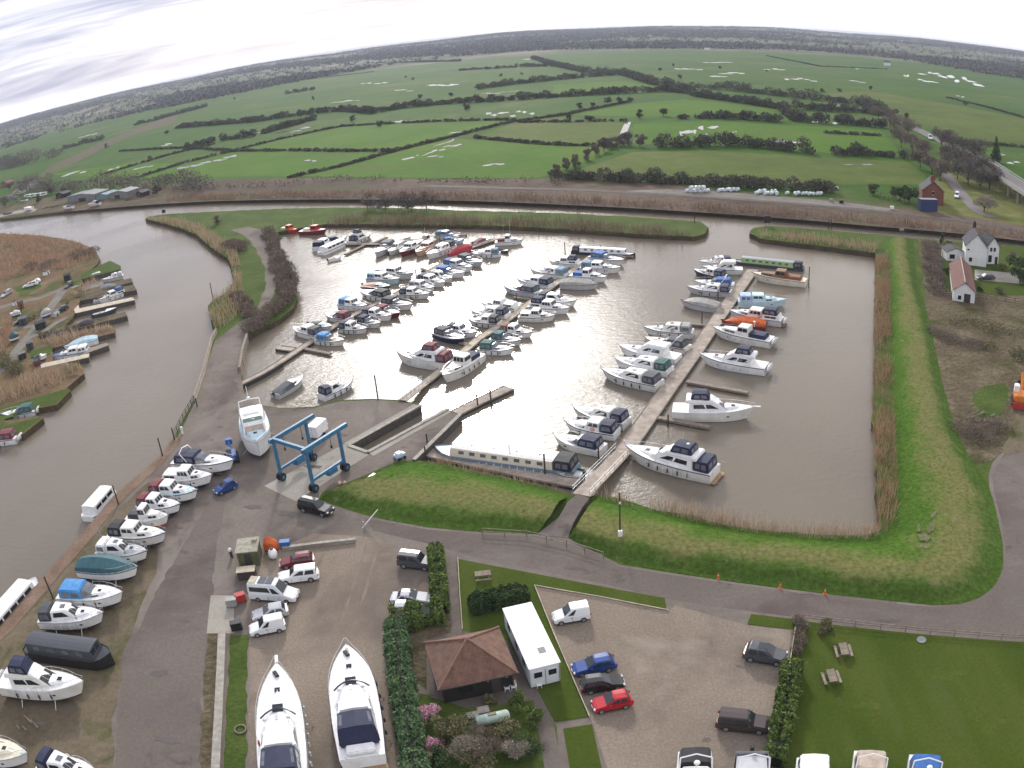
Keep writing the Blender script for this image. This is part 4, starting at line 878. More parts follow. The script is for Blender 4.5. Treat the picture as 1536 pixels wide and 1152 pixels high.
    if style in ('cruiser', 'sport', 'hardtop', 'aft', 'fly', 'classic', 'express', 'trawler'):
        if near and 'n' not in opts: opts += 'n'
        if 'f' not in opts and 'k' not in opts and rnd.random() < .7: opts += rnd.choice('fk')
        if rnd.random() < .55:
            mb = MB(); hh = rnd.uniform(1.2, 2.6); y_ = rnd.choice((-.3, .3))*B; x_ = rnd.uniform(-.25, -.05)*Lr; mb.tube((x_, y_, (wh or fb+.9)-.2), (x_-.15, y_, (wh or fb+.9)+hh), .022, 4); mb.build('aerial', M_STEEL, root)
        if rnd.random() < .6:
            t_ = rnd.uniform(.62, .70); w_ = hb(t_, B); mb = MB(); mb.loft([[(-Lr/2+t_*Lr, -w_*.55, DZ(t_-.5)+.03), (-Lr/2+t_*Lr, w_*.55, DZ(t_-.5)+.03)], [(-Lr/2+.93*Lr, -.16, DZ(.43)+.03), (-Lr/2+.93*Lr, .16, DZ(.43)+.03)]]) if style in ('aft', 'classic') else mb.box((.44*Lr, 0, DZ(.44)+.03), (.5, .34, .05)); mb.build('foredeck_panel', deckm(rnd.choice(('palegrey', 'tan', 'paleblue'))), root)
        if rnd.random() < .35:
            mb = MB(); a_ = [(.0, .26*math.cos(k*math.pi/5), .26*math.sin(k*math.pi/5)) for k in range(11)]; X_ = -.10*Lr; mb.path([(X_+q[1], B*.43, fb+.35+q[2]) for q in a_], .06, 5); mb.build('lifebuoy', deckm(rnd.choice(('orange', 'white', 'red'))), root)
        if near:
            mb = MB(); mb.tube((.485*Lr, 0, sheer(1, fb)-.05), (.485*Lr+.25, 0, sheer(1, fb)+.02), .06, 5); mb.build('anchor_roller', M_STEEL, root)
            for s_ in (-1, 1):
                mb = MB(); k_ = rnd.randint(2, 4)
                mb.box((.18*Lr, s_*(hb(.68, B)*.955), fb*.62), (.42, .05, .16)); mb.build('porthole', M_GLASS, root)
            if not ashore:
                mb = MB(); e_ = -Lr/2; mb.path([(e_+.1, .3*B, fb*.95), (e_-.7, .36*B, .72), (e_-1.4, .42*B, .60)], .02, 4); mb.build('mooring_line', M_PALELINE, root)
    if 'n' in opts: rail(root, Lr, B, fb, .45 if style != 'narrow' else .5)
    if 'f' in opts: fenders(root, Lr, B, fb, max(3, int(Lr/2.2)), (-1, 1), M_FEND)
    if 'k' in opts: fenders(root, Lr, B, fb, max(3, int(Lr/2.6)), (-1, 1), M_FENDK)
    if 'o' in opts: outboard(root, Lr, fb)
    if 'd' in opts: dome(root, -.20*Lr, (wh or fb+1.2)+.1)
    if 'm' in opts:
        mb = MB(); mb.tube((.05*Lr, 0, fb), (.05*Lr, 0, fb+5.5), .05, 6); mb.tube((-.25*Lr, 0, fb+1.6), (.05*Lr, 0, fb+1.6), .05, 5); mb.build('mast_and_boom', M_STEEL, root)
    if 'a' in opts:
        mb = MB()
        for s in (-1, 1): mb.path([(-.20*Lr, s*.42*B, fb+.4), (-.30*Lr, s*.40*B, fb+1.7), (-.32*Lr, 0, fb+1.95)], .07, 6)
        mb.build('radar_arch', deckm('white'), root)
    if 'p' in opts:        # bathing platform and davits aft
        mb = MB(); mb.box((-Lr/2-.35, 0, .28), (.7, B*.85, .07)); mb.build('bathing_platform', M_TEAK, root)
        for s in (-1, 1): mb = MB(); mb.path([(-Lr/2, s*.3*B, fb), (-Lr/2-.2, s*.3*B, fb+.7), (-Lr/2-1.0, s*.3*B, fb+.75)], .03, 5); mb.build('davit', M_STEEL, root)
    if 't' in opts:        # tender carried across the stern
        mb = MB(); mb.ell((-Lr/2-.55, 0, fb*.8), (.38, B*.48, .55), 10, 6); mb.build('tender', deckm('palegrey'), root)
    if 'j' in opts:        # bow pulpit plank
        mb = MB(); mb.box((Lr/2+.45, 0, sheer(1, fb)+.0), (1.2, .34, .10)); mb.build('bow_pulpit', deckm('white'), root, bevel=.03)
    if ashore:
        for x in (-.25*Lr, .15*Lr):
            mb = MB(); mb.box((x, 0, -.80), (.3, 1.0, .10)); mb.build('keel_block', M_TIMBER, root)
            for s in (-1, 1):
                mb = MB(); mb.tube((x, s*B*.58, -.84), (x, s*B*.38, .02), .045, 5); mb.build('shore_prop', M_STEEL, root)
    return root
# ------------------------------------------------------------------ the boats, berth by berth
ORD = 'first second third fourth fifth sixth seventh eighth ninth tenth eleventh twelfth thirteenth fourteenth fifteenth'.split()
def row(where, group, items, **kw):
    for i, it in enumerate(items):
        bow, stern, style, desc = it[:4]; k = dict(kw); k.update(it[4] if len(it) > 4 else {})
        boat(bow, stern, style, f'{desc}, {ORD[i]} from shore, {where}', group=group, **k)
D = dict
g = 'boats along the right-hand pontoon'
row('left side of right-hand pontoon', g, [
 ((831, 656), (905, 673), 'sport', 'white cruiser under long navy canopy', D(can='navy', stripe=None, opts='n')),
 ((847, 635), (926, 649), 'cruiser', 'white boat with navy tarpaulin aft', D(can='navy', hullc='white', cab='white', stripe='black', opts='n')),
 ((859, 614), (941, 634), 'hardtop', 'white hardtop cruiser with navy aft tent', D(can='navy', opts='n')),
 ((902, 558), (990, 578), 'hardtop', 'white hardtop with fenders and navy tent', D(can='dgrey', opts='nkp', stripe='navy')),
 ((921, 541), (1006, 557), 'hardtop', 'white hardtop with green aft tent', D(can='green', opts='np', stripe=None)),
 ((928, 523), (1018, 539), 'fly', 'white flybridge sports boat without canopy', D(can='navy', opts='n', stripe=None)),
 ((967, 509), (1033, 523), 'sport', 'pale cruiser with arch and grey canopy', D(can='dgrey', opts='an', deckc='cream')),
 ((965, 494), (1040, 499), 'hardtop', 'white cruiser with tan-topped grey tent', D(can='grey', opts='nk')),
 ((1021, 452), (1079, 462), 'covered', 'boat wrapped in a beige cover', D(can='covergrey', hullc='palegrey')),
 ((1030, 433), (1097, 439), 'hardtop', 'grey-hulled cruiser behind the tall post', D(can='navy', hullc='palegrey')),
 ((1039, 424), (1101, 428), 'sport', 'white sports boat with bright blue canopy', D(can='blue', opts='a')),
 ((1040, 406), (1088, 416), 'cruiser', 'dark-hulled cruiser with navy tent', D(can='navy', hullc='dgrey')),
 ((1052, 403), (1114, 405), 'fly', 'broad white flybridge yacht', D(can='navy', opts='n')),
 ((1048, 394), (1098, 393), 'hardtop', 'white hardtop farthest out', D(can='navy'))])
row('right side of right-hand pontoon', g, [
 ((938, 677), (1073, 711), 'fly', 'long white motor yacht with navy tents', D(can='navy', opts='bcndkfp', stripe='black')),
 ((1131, 614), (1009, 612), 'fly', 'large white flybridge yacht, bow outward', D(can='navy', opts='bnj', stripe=None, fb=1.6)),
 ((1049, 537), (1150, 553), 'fly', 'white flybridge cruiser with navy bimini', D(can='navy', opts='bnat', stripe='navy')),
 ((1069, 496), (1158, 513), 'classic', 'white wheelhouse cruiser with cream tender', D(can='navy', opts='nftd', stripe='black', cab='white')),
 ((1081, 483), (1149, 489), 'covered', 'boat under a bright orange tarpaulin', D(can='orange', hullc='maroon', B=2.4)),
 ((1094, 470), (1174, 482), 'aft', 'white aft-cabin cruiser with navy tent', D(can='navy', opts='ncpt', stripe='navy')),
 ((1180, 453), (1107, 452), 'cruiser', 'pale blue cabin boat, bow outward', D(hullc='paleblue', cab='paleblue', deckc='paleblue', can='lightblue', stripe=None)),
 ((1128, 414), (1209, 424), 'classic', 'varnished brown and cream wooden cruiser', D(hullc='cream', cab='wood', deckc='cream', can='wood', stripe='wood', opts='nf'))])
boat((1097, 390), (1206, 402), 'narrow', 'lime green narrowboat with navy tent across the right-hand pontoon end', hullc='dgrey', cab='lime', deckc='silver', can='navy', stripe=None, B=2.7, fb=.8, group=g, name='narrowboat', cat='narrowboat')
boat((653, 671), (866, 701), 'narrow', 'long cream houseboat with silver roof and black stern tent', hullc='steelblue', cab='cream', deckc='silver', can='black', stripe='steelblue', B=3.9, fb=1.0, opts='vf', name='houseboat', cat='houseboat')
boat((830, 703), (874, 709), 'open', 'green workboat moored between the houseboat and the gangway', hullc='green', deckc='palegrey', stripe='white', name='workboat', B=2.4, opts='')
g = 'boats along the middle pontoon'
row('left side of middle pontoon', g, [
 ((594, 529), (677, 542), 'fly', 'big white yacht with maroon bimini', D(can='maroon', opts='bcn', stripe=None, deckc='palegrey', fb=1.7)),
 ((697, 511), (655, 498), 'sport', 'dark blue boat under dark canvas', D(hullc='navy', can='dgrey', stripe='white')),
 ((716, 500), (672, 494), 'cruiser', 'white cruiser pointing at the pontoon', D(can='dgrey')),
 ((702, 480), (750, 484), 'cruiser', 'white boat with round black tent', D(can='black')),
 ((704, 467), (762, 473), 'hardtop', 'white cruiser with large navy tent', D(can='navy')),
 ((722, 456), (776, 462), 'aft', 'cream-decked aft-cabin cruiser', D(can='dgrey', deckc='cream')),
 ((755, 431), (809, 440), 'sport', 'grey-hulled speedboat with black canopy', D(hullc='palegrey', can='dgrey', opts='t')),
 ((775, 420), (828, 428), 'cruiser', 'low white boat with navy tent', D(can='navy')),
 ((795, 406), (851, 413), 'hardtop', 'white hardtop with open cockpit', D(can='dgrey', stripe='navy')),
 ((824, 393), (870, 396), 'aft', 'white cruiser with navy aft tent', D(can='navy', opts='c'))])
boat((664, 566), (717, 530), 'classic', 'white trawler-style cruiser lying along the near end of the middle pontoon', can='navy', opts='nm'.replace('m', ''), deckc='white', group=g, stripe='palegrey', fb=1.5)
row('right side of middle pontoon', g, [
 ((771, 525), (719, 521), 'sport', 'white cruiser with dark green canopy', D(can='green')),
 ((782, 512), (738, 506), 'sport', 'white speedboat with a black ring cushion', D(can='tealcanvas')),
 ((799, 500), (752, 495), 'cruiser', 'cream cruiser with brown wheelhouse sides', D(can='wood', deckc='cream')),
 ((833, 475), (779, 474), 'aft', 'white hire cruiser with two roofs', D(can='navy')),
 ((855, 465), (795, 459), 'aft', 'long white cruiser with navy tent', D(can='navy', opts='c')),
 ((865, 454), (809, 448), 'hardtop', 'white cruiser with dark wheelhouse glass', D(can='navy')),
 ((898, 428), (842, 426), 'covered', 'boat wholly wrapped in grey cover', D(can='covergrey', hullc='palegrey')),
 ((911, 418), (857, 413), 'classic', 'white wheelhouse boat with blue windows', D(can='palegrey')),
 ((932, 404), (872, 401), 'cruiser', 'white cruiser with a band of fenders', D(can='palegrey', opts='k')),
 ((937, 393), (887, 385), 'sport', 'white speedboat with royal blue canopy', D(can='blue'))])
boat((953, 381), (858, 376), 'narrow', 'black and white narrowboat across the middle pontoon end', hullc='black', cab='white', deckc='white', can='black', stripe='black', B=2.4, fb=.8, group=g, name='narrowboat', cat='narrowboat', opts='v')
g = 'boats along the left-hand pontoon'
row('left side of left-hand pontoon', g, [
 ((439, 493), (480, 503), 'cruiser', 'white cruiser with dark grey tent', D(can='dgrey', stripe='black')),
 ((498, 491), (463, 486), 'cuddy', 'small white boat with grey hull', D(can='dgrey', hullc='palegrey')),
 ((487, 472), (525, 478), 'sport', 'white sports cruiser with dark maroon canopy', D(can='maroon')),
 ((551, 461), (512, 455), 'cruiser', 'white cruiser with sky blue tent', D(can='sky')),
 ((540, 438), (584, 447), 'sport', 'white sports cruiser with black canopy', D(can='black', opts='k')),
 ((586, 431), (545, 428), 'cuddy', 'low boat with faded pink cover', D(can='peach', hullc='dgrey')),
 ((600, 421), (554, 417), 'cruiser', 'pale blue cruiser with long side windows', D(can='lightblue', hullc='paleblue')),
 ((621, 414), (565, 409), 'aft', 'tall white aft-cabin cruiser', D(can='palegrey'))])
row('right side of left-hand pontoon', g, [
 ((517, 512), (476, 508), 'sport', 'cream boat with turquoise canopy', D(can='sky', deckc='cream', opts='k')),
 ((551, 494), (511, 491), 'cruiser', 'white cabin boat with navy tent', D(can='navy')),
 ((571, 486), (538, 481), 'sport', 'pale sports boat with navy tent', D(can='navy', deckc='palegrey')),
 ((588, 475), (546, 471), 'cruiser', 'white long-windowed cruiser', D(can='dgrey')),
 ((600, 471), (566, 465), 'sport', 'dark maroon boat with maroon canopy', D(can='maroon', hullc='maroon')),
 ((619, 459), (574, 454), 'sport', 'slim white speedboat', D(can='black')),
 ((645, 442), (601, 440), 'cruiser', 'white cruiser with long navy tarpaulin', D(can='navy', opts='k')),
 ((652, 433), (617, 428), 'cruiser', 'low white cruiser with small tent', D(can='palegrey')),
 ((668, 426), (630, 419), 'cruiser', 'white cabin boat with flat roof', D(can='grey')),
 ((679, 419), (647, 413), 'hardtop', 'small white hardtop', D(can='palegrey')),
 ((698, 411), (655, 407), 'sport', 'white sports cruiser with royal blue cover', D(can='blue')),
 ((709, 403), (669, 396), 'cruiser', 'white cruiser with two blue tents', D(can='blue', cab='palegrey')),
 ((724, 396), (690, 388), 'sport', 'grey-hulled sports boat with dark glass', D(can='dgrey', hullc='palegrey')),
 ((708, 381), (750, 380), 'cruiser', 'white cruiser with grey-blue tent, stern outward', D(can='steelblue'))])
boat((785, 361), (743, 363), 'classic', 'white motor sailer with maroon tent off the left-hand pontoon end', can='maroon', opts='m', group=g)
boat((736, 356), (710, 365), 'cuddy', 'small boat with maroon cover beside the left-hand pontoon end', can='maroon', group=g)
boat((763, 375), (750, 374), 'open', 'grey inflatable dinghy off the left-hand pontoon end', hullc='dgrey', stripe=None, group=g, cat='dinghy', name='dinghy', B=1.6)
g = 'boats in the far basin row'
for it in [
 ((563, 383), (587, 366), 'sport', 'pale grey cruiser with grey canopy, leftmost of the far row', D(can='dgrey', hullc='palegrey')),
 ((583, 380), (605, 367), 'hardtop', 'small white cruiser between grey cruiser and red-hulled boat', D(can='palegrey')),
 ((600, 382), (630, 366), 'aft', 'white cruiser with red hull in the far row', D(hullc='maroon', can='palegrey', stripe='white')),
 ((650, 357), (626, 366), 'work', 'dark red barge with tan cabin behind the far row', D(hullc='maroon', cab='tan', deckc='tan')),
 ((624, 382), (652, 366), 'cruiser', 'peach-coloured cruiser in the far row', D(hullc='peach', cab='peach', deckc='peach', can='tan')),
 ((640, 386), (678, 369), 'hardtop', 'white cruiser with black fittings beside the peach boat', D(can='black', opts='k')),
 ((690, 355), (655, 353), 'cruiser', 'white cruiser with dark blue wheelhouse at far row end', D(can='steelblue', cab='steelblue')),
 ((697, 359), (664, 364), 'sport', 'lilac-blue boat with royal blue cover at far row end', D(can='blue', hullc='lightblue', deckc='lightblue')),
 ((671, 384), (705, 372), 'covered', 'long red dinghy with red cover beside left-hand pontoon', D(can='red', hullc='red', B=2.2)),
 ((557, 351), (527, 364), 'fly', 'white flybridge cruiser with navy tents behind the far pontoon', D(can='navy', opts='bc')),
 ((521, 355), (492, 364), 'sport', 'white cruiser with navy canopy on the far pontoon tip', D(can='navy')),
 ((500, 358), (474, 373), 'cruiser', 'white cruiser with navy tent alongside the white day launch', D(can='navy'))]:
    boat(it[0], it[1], it[2], it[3], group=g, **it[4])
boat((518, 362), (481, 379), 'launch', 'long white windowed day launch at the far pontoon', B=3.6, fb=.9, stripe='black', can='none', group=g, name='day_launch')
boat((512, 384), (493, 389), 'open', 'small white rowing dinghy floating free near the far pontoon', B=1.5, L=4, stripe=None, group=g, cat='dinghy', name='dinghy')
g = 'workboats by the peninsula'
boat((406, 343), (420, 342), 'cuddy', 'little white launch nearest the peninsula reeds', group=g, can='black', hullc='black')
boat((446, 346), (420, 345), 'work', 'orange workboat beside the peninsula', group=g, hullc='red', cab='orange', deckc='orange', stripe='orange', name='workboat')
boat((490, 345), (451, 346), 'work', 'big red workboat with white deck and dark stem', group=g, hullc='maroon', cab='red', deckc='cream', stripe='red', name='workboat', fb=1.3)
g = 'boats afloat by the hoist'
boat((455, 566), (412, 592), 'cuddy', 'grey speedboat with navy cover beside the hoist quay', group=g, can='dgrey', hullc='palegrey', opts='')
boat((530, 571), (481, 594), 'hardtop', 'white hardtop cruiser with navy stern tent near the hoist quay', group=g, can='navy', opts='nm'.replace('m', ''))
# river berths
g = 'white launches along the river quay'
boat((168, 733), (131, 776), 'launch', 'white three-window river launch beside the mooring post', can='none', B=3.3, fb=.9, stripe='black', group=g, name='river_launch', opts='k')
boat((54, 868), (-26, 960), 'launch', 'long white river launch cut off by the picture edge', can='none', B=3.8, fb=.9, stripe='palegrey', group=g, name='river_launch', opts='k')
g = 'boats on the west bank moorings'
boat((152, 421), (185, 413), 'hardtop', 'pale cruiser between the two farthest mooring fingers', group=g, can='palegrey', hullc='palegrey')
boat((148, 452), (188, 438), 'aft', 'white cruiser with bright blue tent on the west moorings', group=g, can='blue', opts='c')
boat((96, 523), (147, 509), 'covered', 'boat under pale blue-white cover on the west moorings', group=g, can='paleblue', hullc='white')
boat((79, 537), (134, 526), 'cruiser', 'white boat with bright blue tarpaulin over its bow', group=g, can='white', cab='white', deckc='blue', stripe='black')
boat((2, 624), (54, 615), 'sport', 'white sports cruiser with green canopy at the grass quay', group=g, can='green', opts='nkt')
boat((-30, 662), (27, 656), 'sport', 'white cruiser with dull red canopy at the picture edge', group=g, can='maroon', opts='t')
for bw, st, sy, de, kw in [((158, 408), (132, 415), 'cuddy', 'small white boat against the farthest grassy finger', D(can='palegrey')), ((178, 428), (152, 434), 'covered', 'low grey covered boat beside the dark finger', D(can='grey', hullc='palegrey', B=2.3)), ((176, 463), (138, 472), 'open', 'long low grey workboat between dock and weedy finger', D(hullc='dgrey', stripe=None)), ((152, 483), (118, 491), 'covered', 'dark tarpaulined boat below the weedy finger', D(can='dgrey', hullc='dgrey', B=2.4)), ((150, 502), (170, 497), 'cuddy', 'small white boat beside the reedy finger tip', D(can='navy')), ((112, 546), (90, 551), 'cuddy', 'small boat moored in front of the reed clump', D(can='dgrey', hullc='palegrey')), ((60, 472), (74, 466), 'covered', 'covered boat standing on the west bank plots', D(can='covergrey', z=.5)), ((14, 470), (30, 466), 'cuddy', 'white boat standing in the west reeds', D(can='palegrey', z=.5)), ((12, 508), (26, 502), 'covered', 'green covered boat standing by the west track', D(can='tealcanvas', z=.5))]: boat(bw, st, sy, de, group=g, **kw)
boat((125, 431), (112, 435), 'cuddy', 'little covered boat beside the farthest huts', can='dgrey', group=g); boat((168, 444), (140, 451), 'open', 'low open boat beside the plank mooring dock', group=g, hullc='palegrey', stripe=None); boat((70, 531), (50, 536), 'cuddy', 'small grey boat drawn up by the blue tarpaulin', z=.4, can='dgrey', group=g); boat((108, 500), (78, 507), 'covered', 'narrow covered boat beside the weedy finger', can='dgrey', hullc='dgrey', group=g, B=2.2); boat((62, 556), (84, 549), 'open', 'brown rowing boat by the floating jetty', group=g, hullc='wood', stripe=None, B=1.5)
boat((132, 466), (118, 470), 'open', 'small grey dinghy inside the plank mooring dock', group=g, hullc='dgrey', stripe=None, B=1.4, cat='dinghy', name='dinghy')
boat((36, 313), (48, 312), 'cuddy', 'white boat standing on the far boatyard shore', group=None, z=.8, can='white')
boat((5, 322), (24, 322), 'covered', 'dark barge at the far boatyard shore', hullc='black', can='dgrey', L=14, B=4)
# boats ashore along the quay, from the hoist end
g = 'boats laid up ashore along the quay'
for it in [
 ((352, 696), (263, 692), 'sport', 'white sports cruiser with navy tent, ashore nearest the forklift', D(can='navy', stripe='black', opts='an')),
 ((319, 716), (246, 716), 'aft', 'all-white aft-cabin cruiser ashore beside the blue hatchback', D(can='white', stripe='palegrey', opts='')),
 ((297, 739), (227, 736), 'cruiser', 'white cruiser with purple-maroon tent and pale green foredeck', D(can='maroon', deckc='paleblue', stripe='navy')),
 ((271, 759), (209, 755), 'cruiser', 'small white cruiser with brick-red tent ashore', D(can='maroon', stripe='navy')),
 ((253, 776), (191, 775), 'classic', 'white wheelhouse boat ashore with bright orange underside', D(can='dgrey', stripe='cream', opts='r', cab='white')),
 ((250, 804), (167, 799), 'cruiser', 'white long-windowed cruiser ashore with black stern tent', D(can='black', stripe='navy', opts='n')),
 ((222, 830), (149, 824), 'hardtop', 'white cruiser with grey-blue foredeck and no tent, ashore', D(can='white', deckc='palegrey', stripe='navy', opts='nk')),
 ((208, 855), (121, 850), 'covered', 'white boat ashore under a dark green cover', D(can='tealcanvas', stripe='palegrey', opts='n')),
 ((186, 894), (91, 891), 'sport', 'white sports cruiser ashore with bright blue tent', D(can='sky', stripe='palegrey', opts='nk')),
 ((157, 924), (62, 926), 'hardtop', 'white two-level cruiser ashore with dark wraparound windows', D(can='dgrey', stripe='palegrey', opts='nf')),
 ((127, 1026), (2, 1018), 'fly', 'white motor yacht ashore with navy bimini and tender', D(can='navy', stripe='white', opts='bnkt', fb=1.5)),
 ((45, 1136), (-60, 1118), 'hardtop', 'cream-white cruiser in the bottom left corner', D(can='navy', stripe='palegrey', opts='n', deckc='cream')),
 ((152, 1168), (62, 1142), 'hardtop', 'white cruiser cut off by the bottom edge beside the lane', D(can='navy', stripe='palegrey', opts='n'))]:
    boat(it[0], it[1], it[2], it[3], group=g, ashore=True, **it[4])
boat((166, 982), (40, 966), 'narrow', 'black steel narrowboat ashore with cluttered flat roof', hullc='black', cab='dgrey', deckc='dgrey', can='none', stripe=None, B=3.4, fb=1.0, z=.5, group=g, name='narrowboat', cat='narrowboat')
g = 'big yachts ashore'
boat((417, 1000), (428, 1205), 'express', 'huge white yacht ashore with long bow pulpit, left of its pair', ashore=True, group=g, can='navy', stripe=None, opts='njf', B=4.7, fb=2.1)
boat((521, 972), (544, 1138), 'express', 'huge white yacht ashore beside the hedge with black side fenders', ashore=True, group=g, can='navy', stripe='navy', opts='nkp', B=4.7, fb=2.0)
boat((387, 670), (378, 622), 'trawler', 'pale blue-white yacht ashore facing the hoist, bow on', ashore=True, group=g, can='white', deckc='paleblue', cab='white', opts='n', stripe='palegrey', B=5.0, fb=2.2)
g = 'boats along the bottom edge'
for bx, style, desc, kw in [
 (1042, 'hardtop', 'boat with black canopy and two white domes at the bottom edge', D(can='black', opts='dan')),
 (1128, 'open', 'open boat with timber stacked aft below the brown pickup', D(can='tan', opts='a', hullc='palegrey')),
 (1219, 'hardtop', 'boat with broad plain white roof at the bottom edge', D(can='white', cab='white', opts='nd')),
 (1304, 'sport', 'boat with pinkish tan canopy at the bottom edge', D(can='tan', opts='na')),
 (1386, 'sport', 'boat with royal blue canopy and whip aerials', D(can='blue', opts='nda')),
 (1468, 'open', 'boat showing only two pale posts at the bottom edge', D(opts='a', hullc='palegrey')),
 (1519, 'open', 'boat showing only a thin arch in the bottom right corner', D(opts='a'))]:
    yt = {1042: 1128, 1128: 1128, 1219: 1138, 1304: 1128, 1386: 1134, 1468: 1166, 1519: 1166}[bx]
    boat((bx-14*(bx-1000)/500., yt+150), (bx, yt), style, desc, ashore=True, group=g, z=0.0, B=3.3, fb=1.3, stripe=None, **kw)
# ------------------------------------------------------------------ pontoons, jetties, posts
M_PLANK = mat('pontoon_planks', (.34, .285, .235), 0.9, 0.3, 0.8, bump=0.5)
M_PALEPLANK = mat('new_planks', (.46, .40, .31), 0.9, 0.25, 0.8, bump=0.4)
M_FLOAT = mat('pontoon_float', (.035, .034, .034), 0.8, 0.3, 1.0)
M_GALV = mat('galvanised', (.42, .43, .44), 0.5, 0.15, 2.0, metal=0.4)
def pontoon(name, label, pts, w, group=None, top=.55, m=None, fingers=(), cat='pontoon', planks=True):
    P = [G(a, b, WZ+top) for a, b in pts]
    root = thing(name, label, cat, (P[0].x, P[0].y, WZ), 0, group); o0 = Vector((P[0].x, P[0].y, WZ))
    def strip(Q, ww, z1, z0, nm, mm):
        Q = [q-o0 for q in Q]; Lp, Rp = ribbon_pts(Q, ww); mb = MB(); r = []
        for l, rr in zip(Lp, Rp): r.append([(*l, z0), (*l, z1), (*rr, z1), (*rr, z0)])
        mb.loft(r, cap=(True, True)); mb.f = [f[::-1] for f in mb.f]; return mb.build(nm, mm, root)
    strip(P, w, top, top-.12, 'walkway', m or M_PLANK); strip(P, w*.94, top-.125, -.4, 'float', M_FLOAT)
    for e in (-1, 1):
        Q = [q-o0 for q in P]; Lp, Rp = ribbon_pts(Q, w*.95); S_ = Lp if e < 0 else Rp
        mb = MB(); mb.path([(*s, top+.05) for s in S_], .07, 4); mb.build('edge_timber', M_TIMBER, root)
    for f in fingers:
        Q = [G(a, b, WZ+top) for a, b in f[:2]]; strip(Q, f[2] if len(f) > 2 else 1.0, top+.01, top-.35, 'finger', M_TIMBER)
    return root
pontoon('pontoon', 'wide right-hand pontoon of grey-brown planks leading to the lime narrowboat', [(936, 676), (1004, 580), (1042, 528), (1090, 458), (1129, 404)], 3.0, 'marina pontoons',
    fingers=[((1030, 571), (1122, 588)), ((985, 625), (1065, 640), .9), ((1058, 487), (1006, 482)), ((1125, 408), (1212, 420), .8)])
pontoon('pontoon', 'narrow middle pontoon of pale planks leading to the black narrowboat', [(640, 572), (680, 540), (717, 508), (752, 486), (819, 436), (887, 384)], 1.9, 'marina pontoons', m=M_PALEPLANK,
    fingers=[((706, 519), (690, 512), .8), ((803, 449), (770, 445), .8), ((760, 480), (735, 476), .8), ((850, 412), (880, 414), .8), ((888, 383), (950, 384), .8)])
pontoon('pontoon', 'kinked left-hand pontoon of weathered planks leading to the motor sailer', [(420, 543), (456, 519), (507, 485), (545, 464), (597, 440), (644, 407), (707, 371), (745, 358)], 1.8, 'marina pontoons',
    fingers=[((456, 522), (496, 530), .9), ((507, 487), (540, 493), .8), ((560, 456), (540, 452), .8), ((600, 440), (620, 446), .7), ((644, 407), (632, 402), .7), ((690, 381), (720, 386), .7)])
pontoon('pontoon', 'far pontoon behind the day launch with two finger piers', [(514, 366), (566, 366), (610, 361), (700, 351)], 1.6, 'marina pontoons', fingers=[((546, 367), (518, 381), 1.0), ((560, 364), (580, 355), 1.0), ((600, 360), (615, 355), .8)])
pontoon('gangway', 'weathered timber gangway from the yard to the left-hand pontoon', [(360, 576), (392, 560), (420, 543)], 1.6, None, top=.9, cat='gangway')
pontoon('houseboat_landing', 'grey landing stage lying along the cream houseboat', [(642, 678), (720, 695), (812, 714), (866, 724)], 2.6, None, cat='landing stage')
pontoon('dock_jetty', 'narrow grey jetty reaching into the glare beyond the hoist dock', [(678, 622), (720, 601), (764, 581)], 2.4, None, cat='jetty')
pontoon('floating_platform', 'small square floating platform beside the left-hand pontoon', [(417, 521), (440, 524)], 2.0, None, cat='platform')
# gangway of the right-hand pontoon with its railings
def gangway(a, b, w, label, z0, z1):
    p, q = G(*a, z0), G(*b, z1); d = q-p; root = thing('gangway', label, 'gangway', (p.x, p.y, z0), math.atan2(d.y, d.x)); Lh = math.hypot(d.x, d.y); dz = z1-z0
    mb = MB(); mb.loft([[(0, -w/2, .0), (0, w/2, .0), (0, w/2, -.15), (0, -w/2, -.15)], [(Lh, -w/2, dz), (Lh, w/2, dz), (Lh, w/2, dz-.15), (Lh, -w/2, dz-.15)]], cap=(True, True), closed=True); mb.build('walkway', M_PLANK, root)
    for s in (-1, 1):
        mb = MB(); n = max(4, int(Lh/1.6))
        for k in range(n+1): x = Lh*k/n; mb.tube((x, s*w/2, dz*k/n-.1), (x, s*w/2, dz*k/n+1.05), .035, 5)
        for h in (.55, 1.05): mb.tube((0, s*w/2, h), (Lh, s*w/2, dz+h), .035, 5)
        mb.build('railing', M_GALV, root)
    return root
gangway((872, 742), (936, 676), 2.4, 'railed gangway from the grass bank down to the right-hand pontoon', .9, WZ+.62)
gangway((604, 600), (640, 572), 1.6, 'railed gangway from the hoist quay to the middle pontoon', .3, WZ+.62)
def post(px, py, h, label, m=None, r=.13, name='mooring_post', cat='post', group='mooring posts', z=WZ, top=None, ex=.0):
    p = G(px, py, z); root = thing(name, label, cat, (p.x, p.y, z), 0, group)
    mb = MB(); mb.tube((0, 0, -.5), (ex, 0, h), r, 8, r*.9); mb.build('shaft', m or M_DKTIMBER, root)
    mb = MB(); mb.tube((ex, 0, h), (ex, 0, h+.10), r*1.25, 8, r*.6); mb.build('cap', top or M_DKTIMBER, root)
    return root
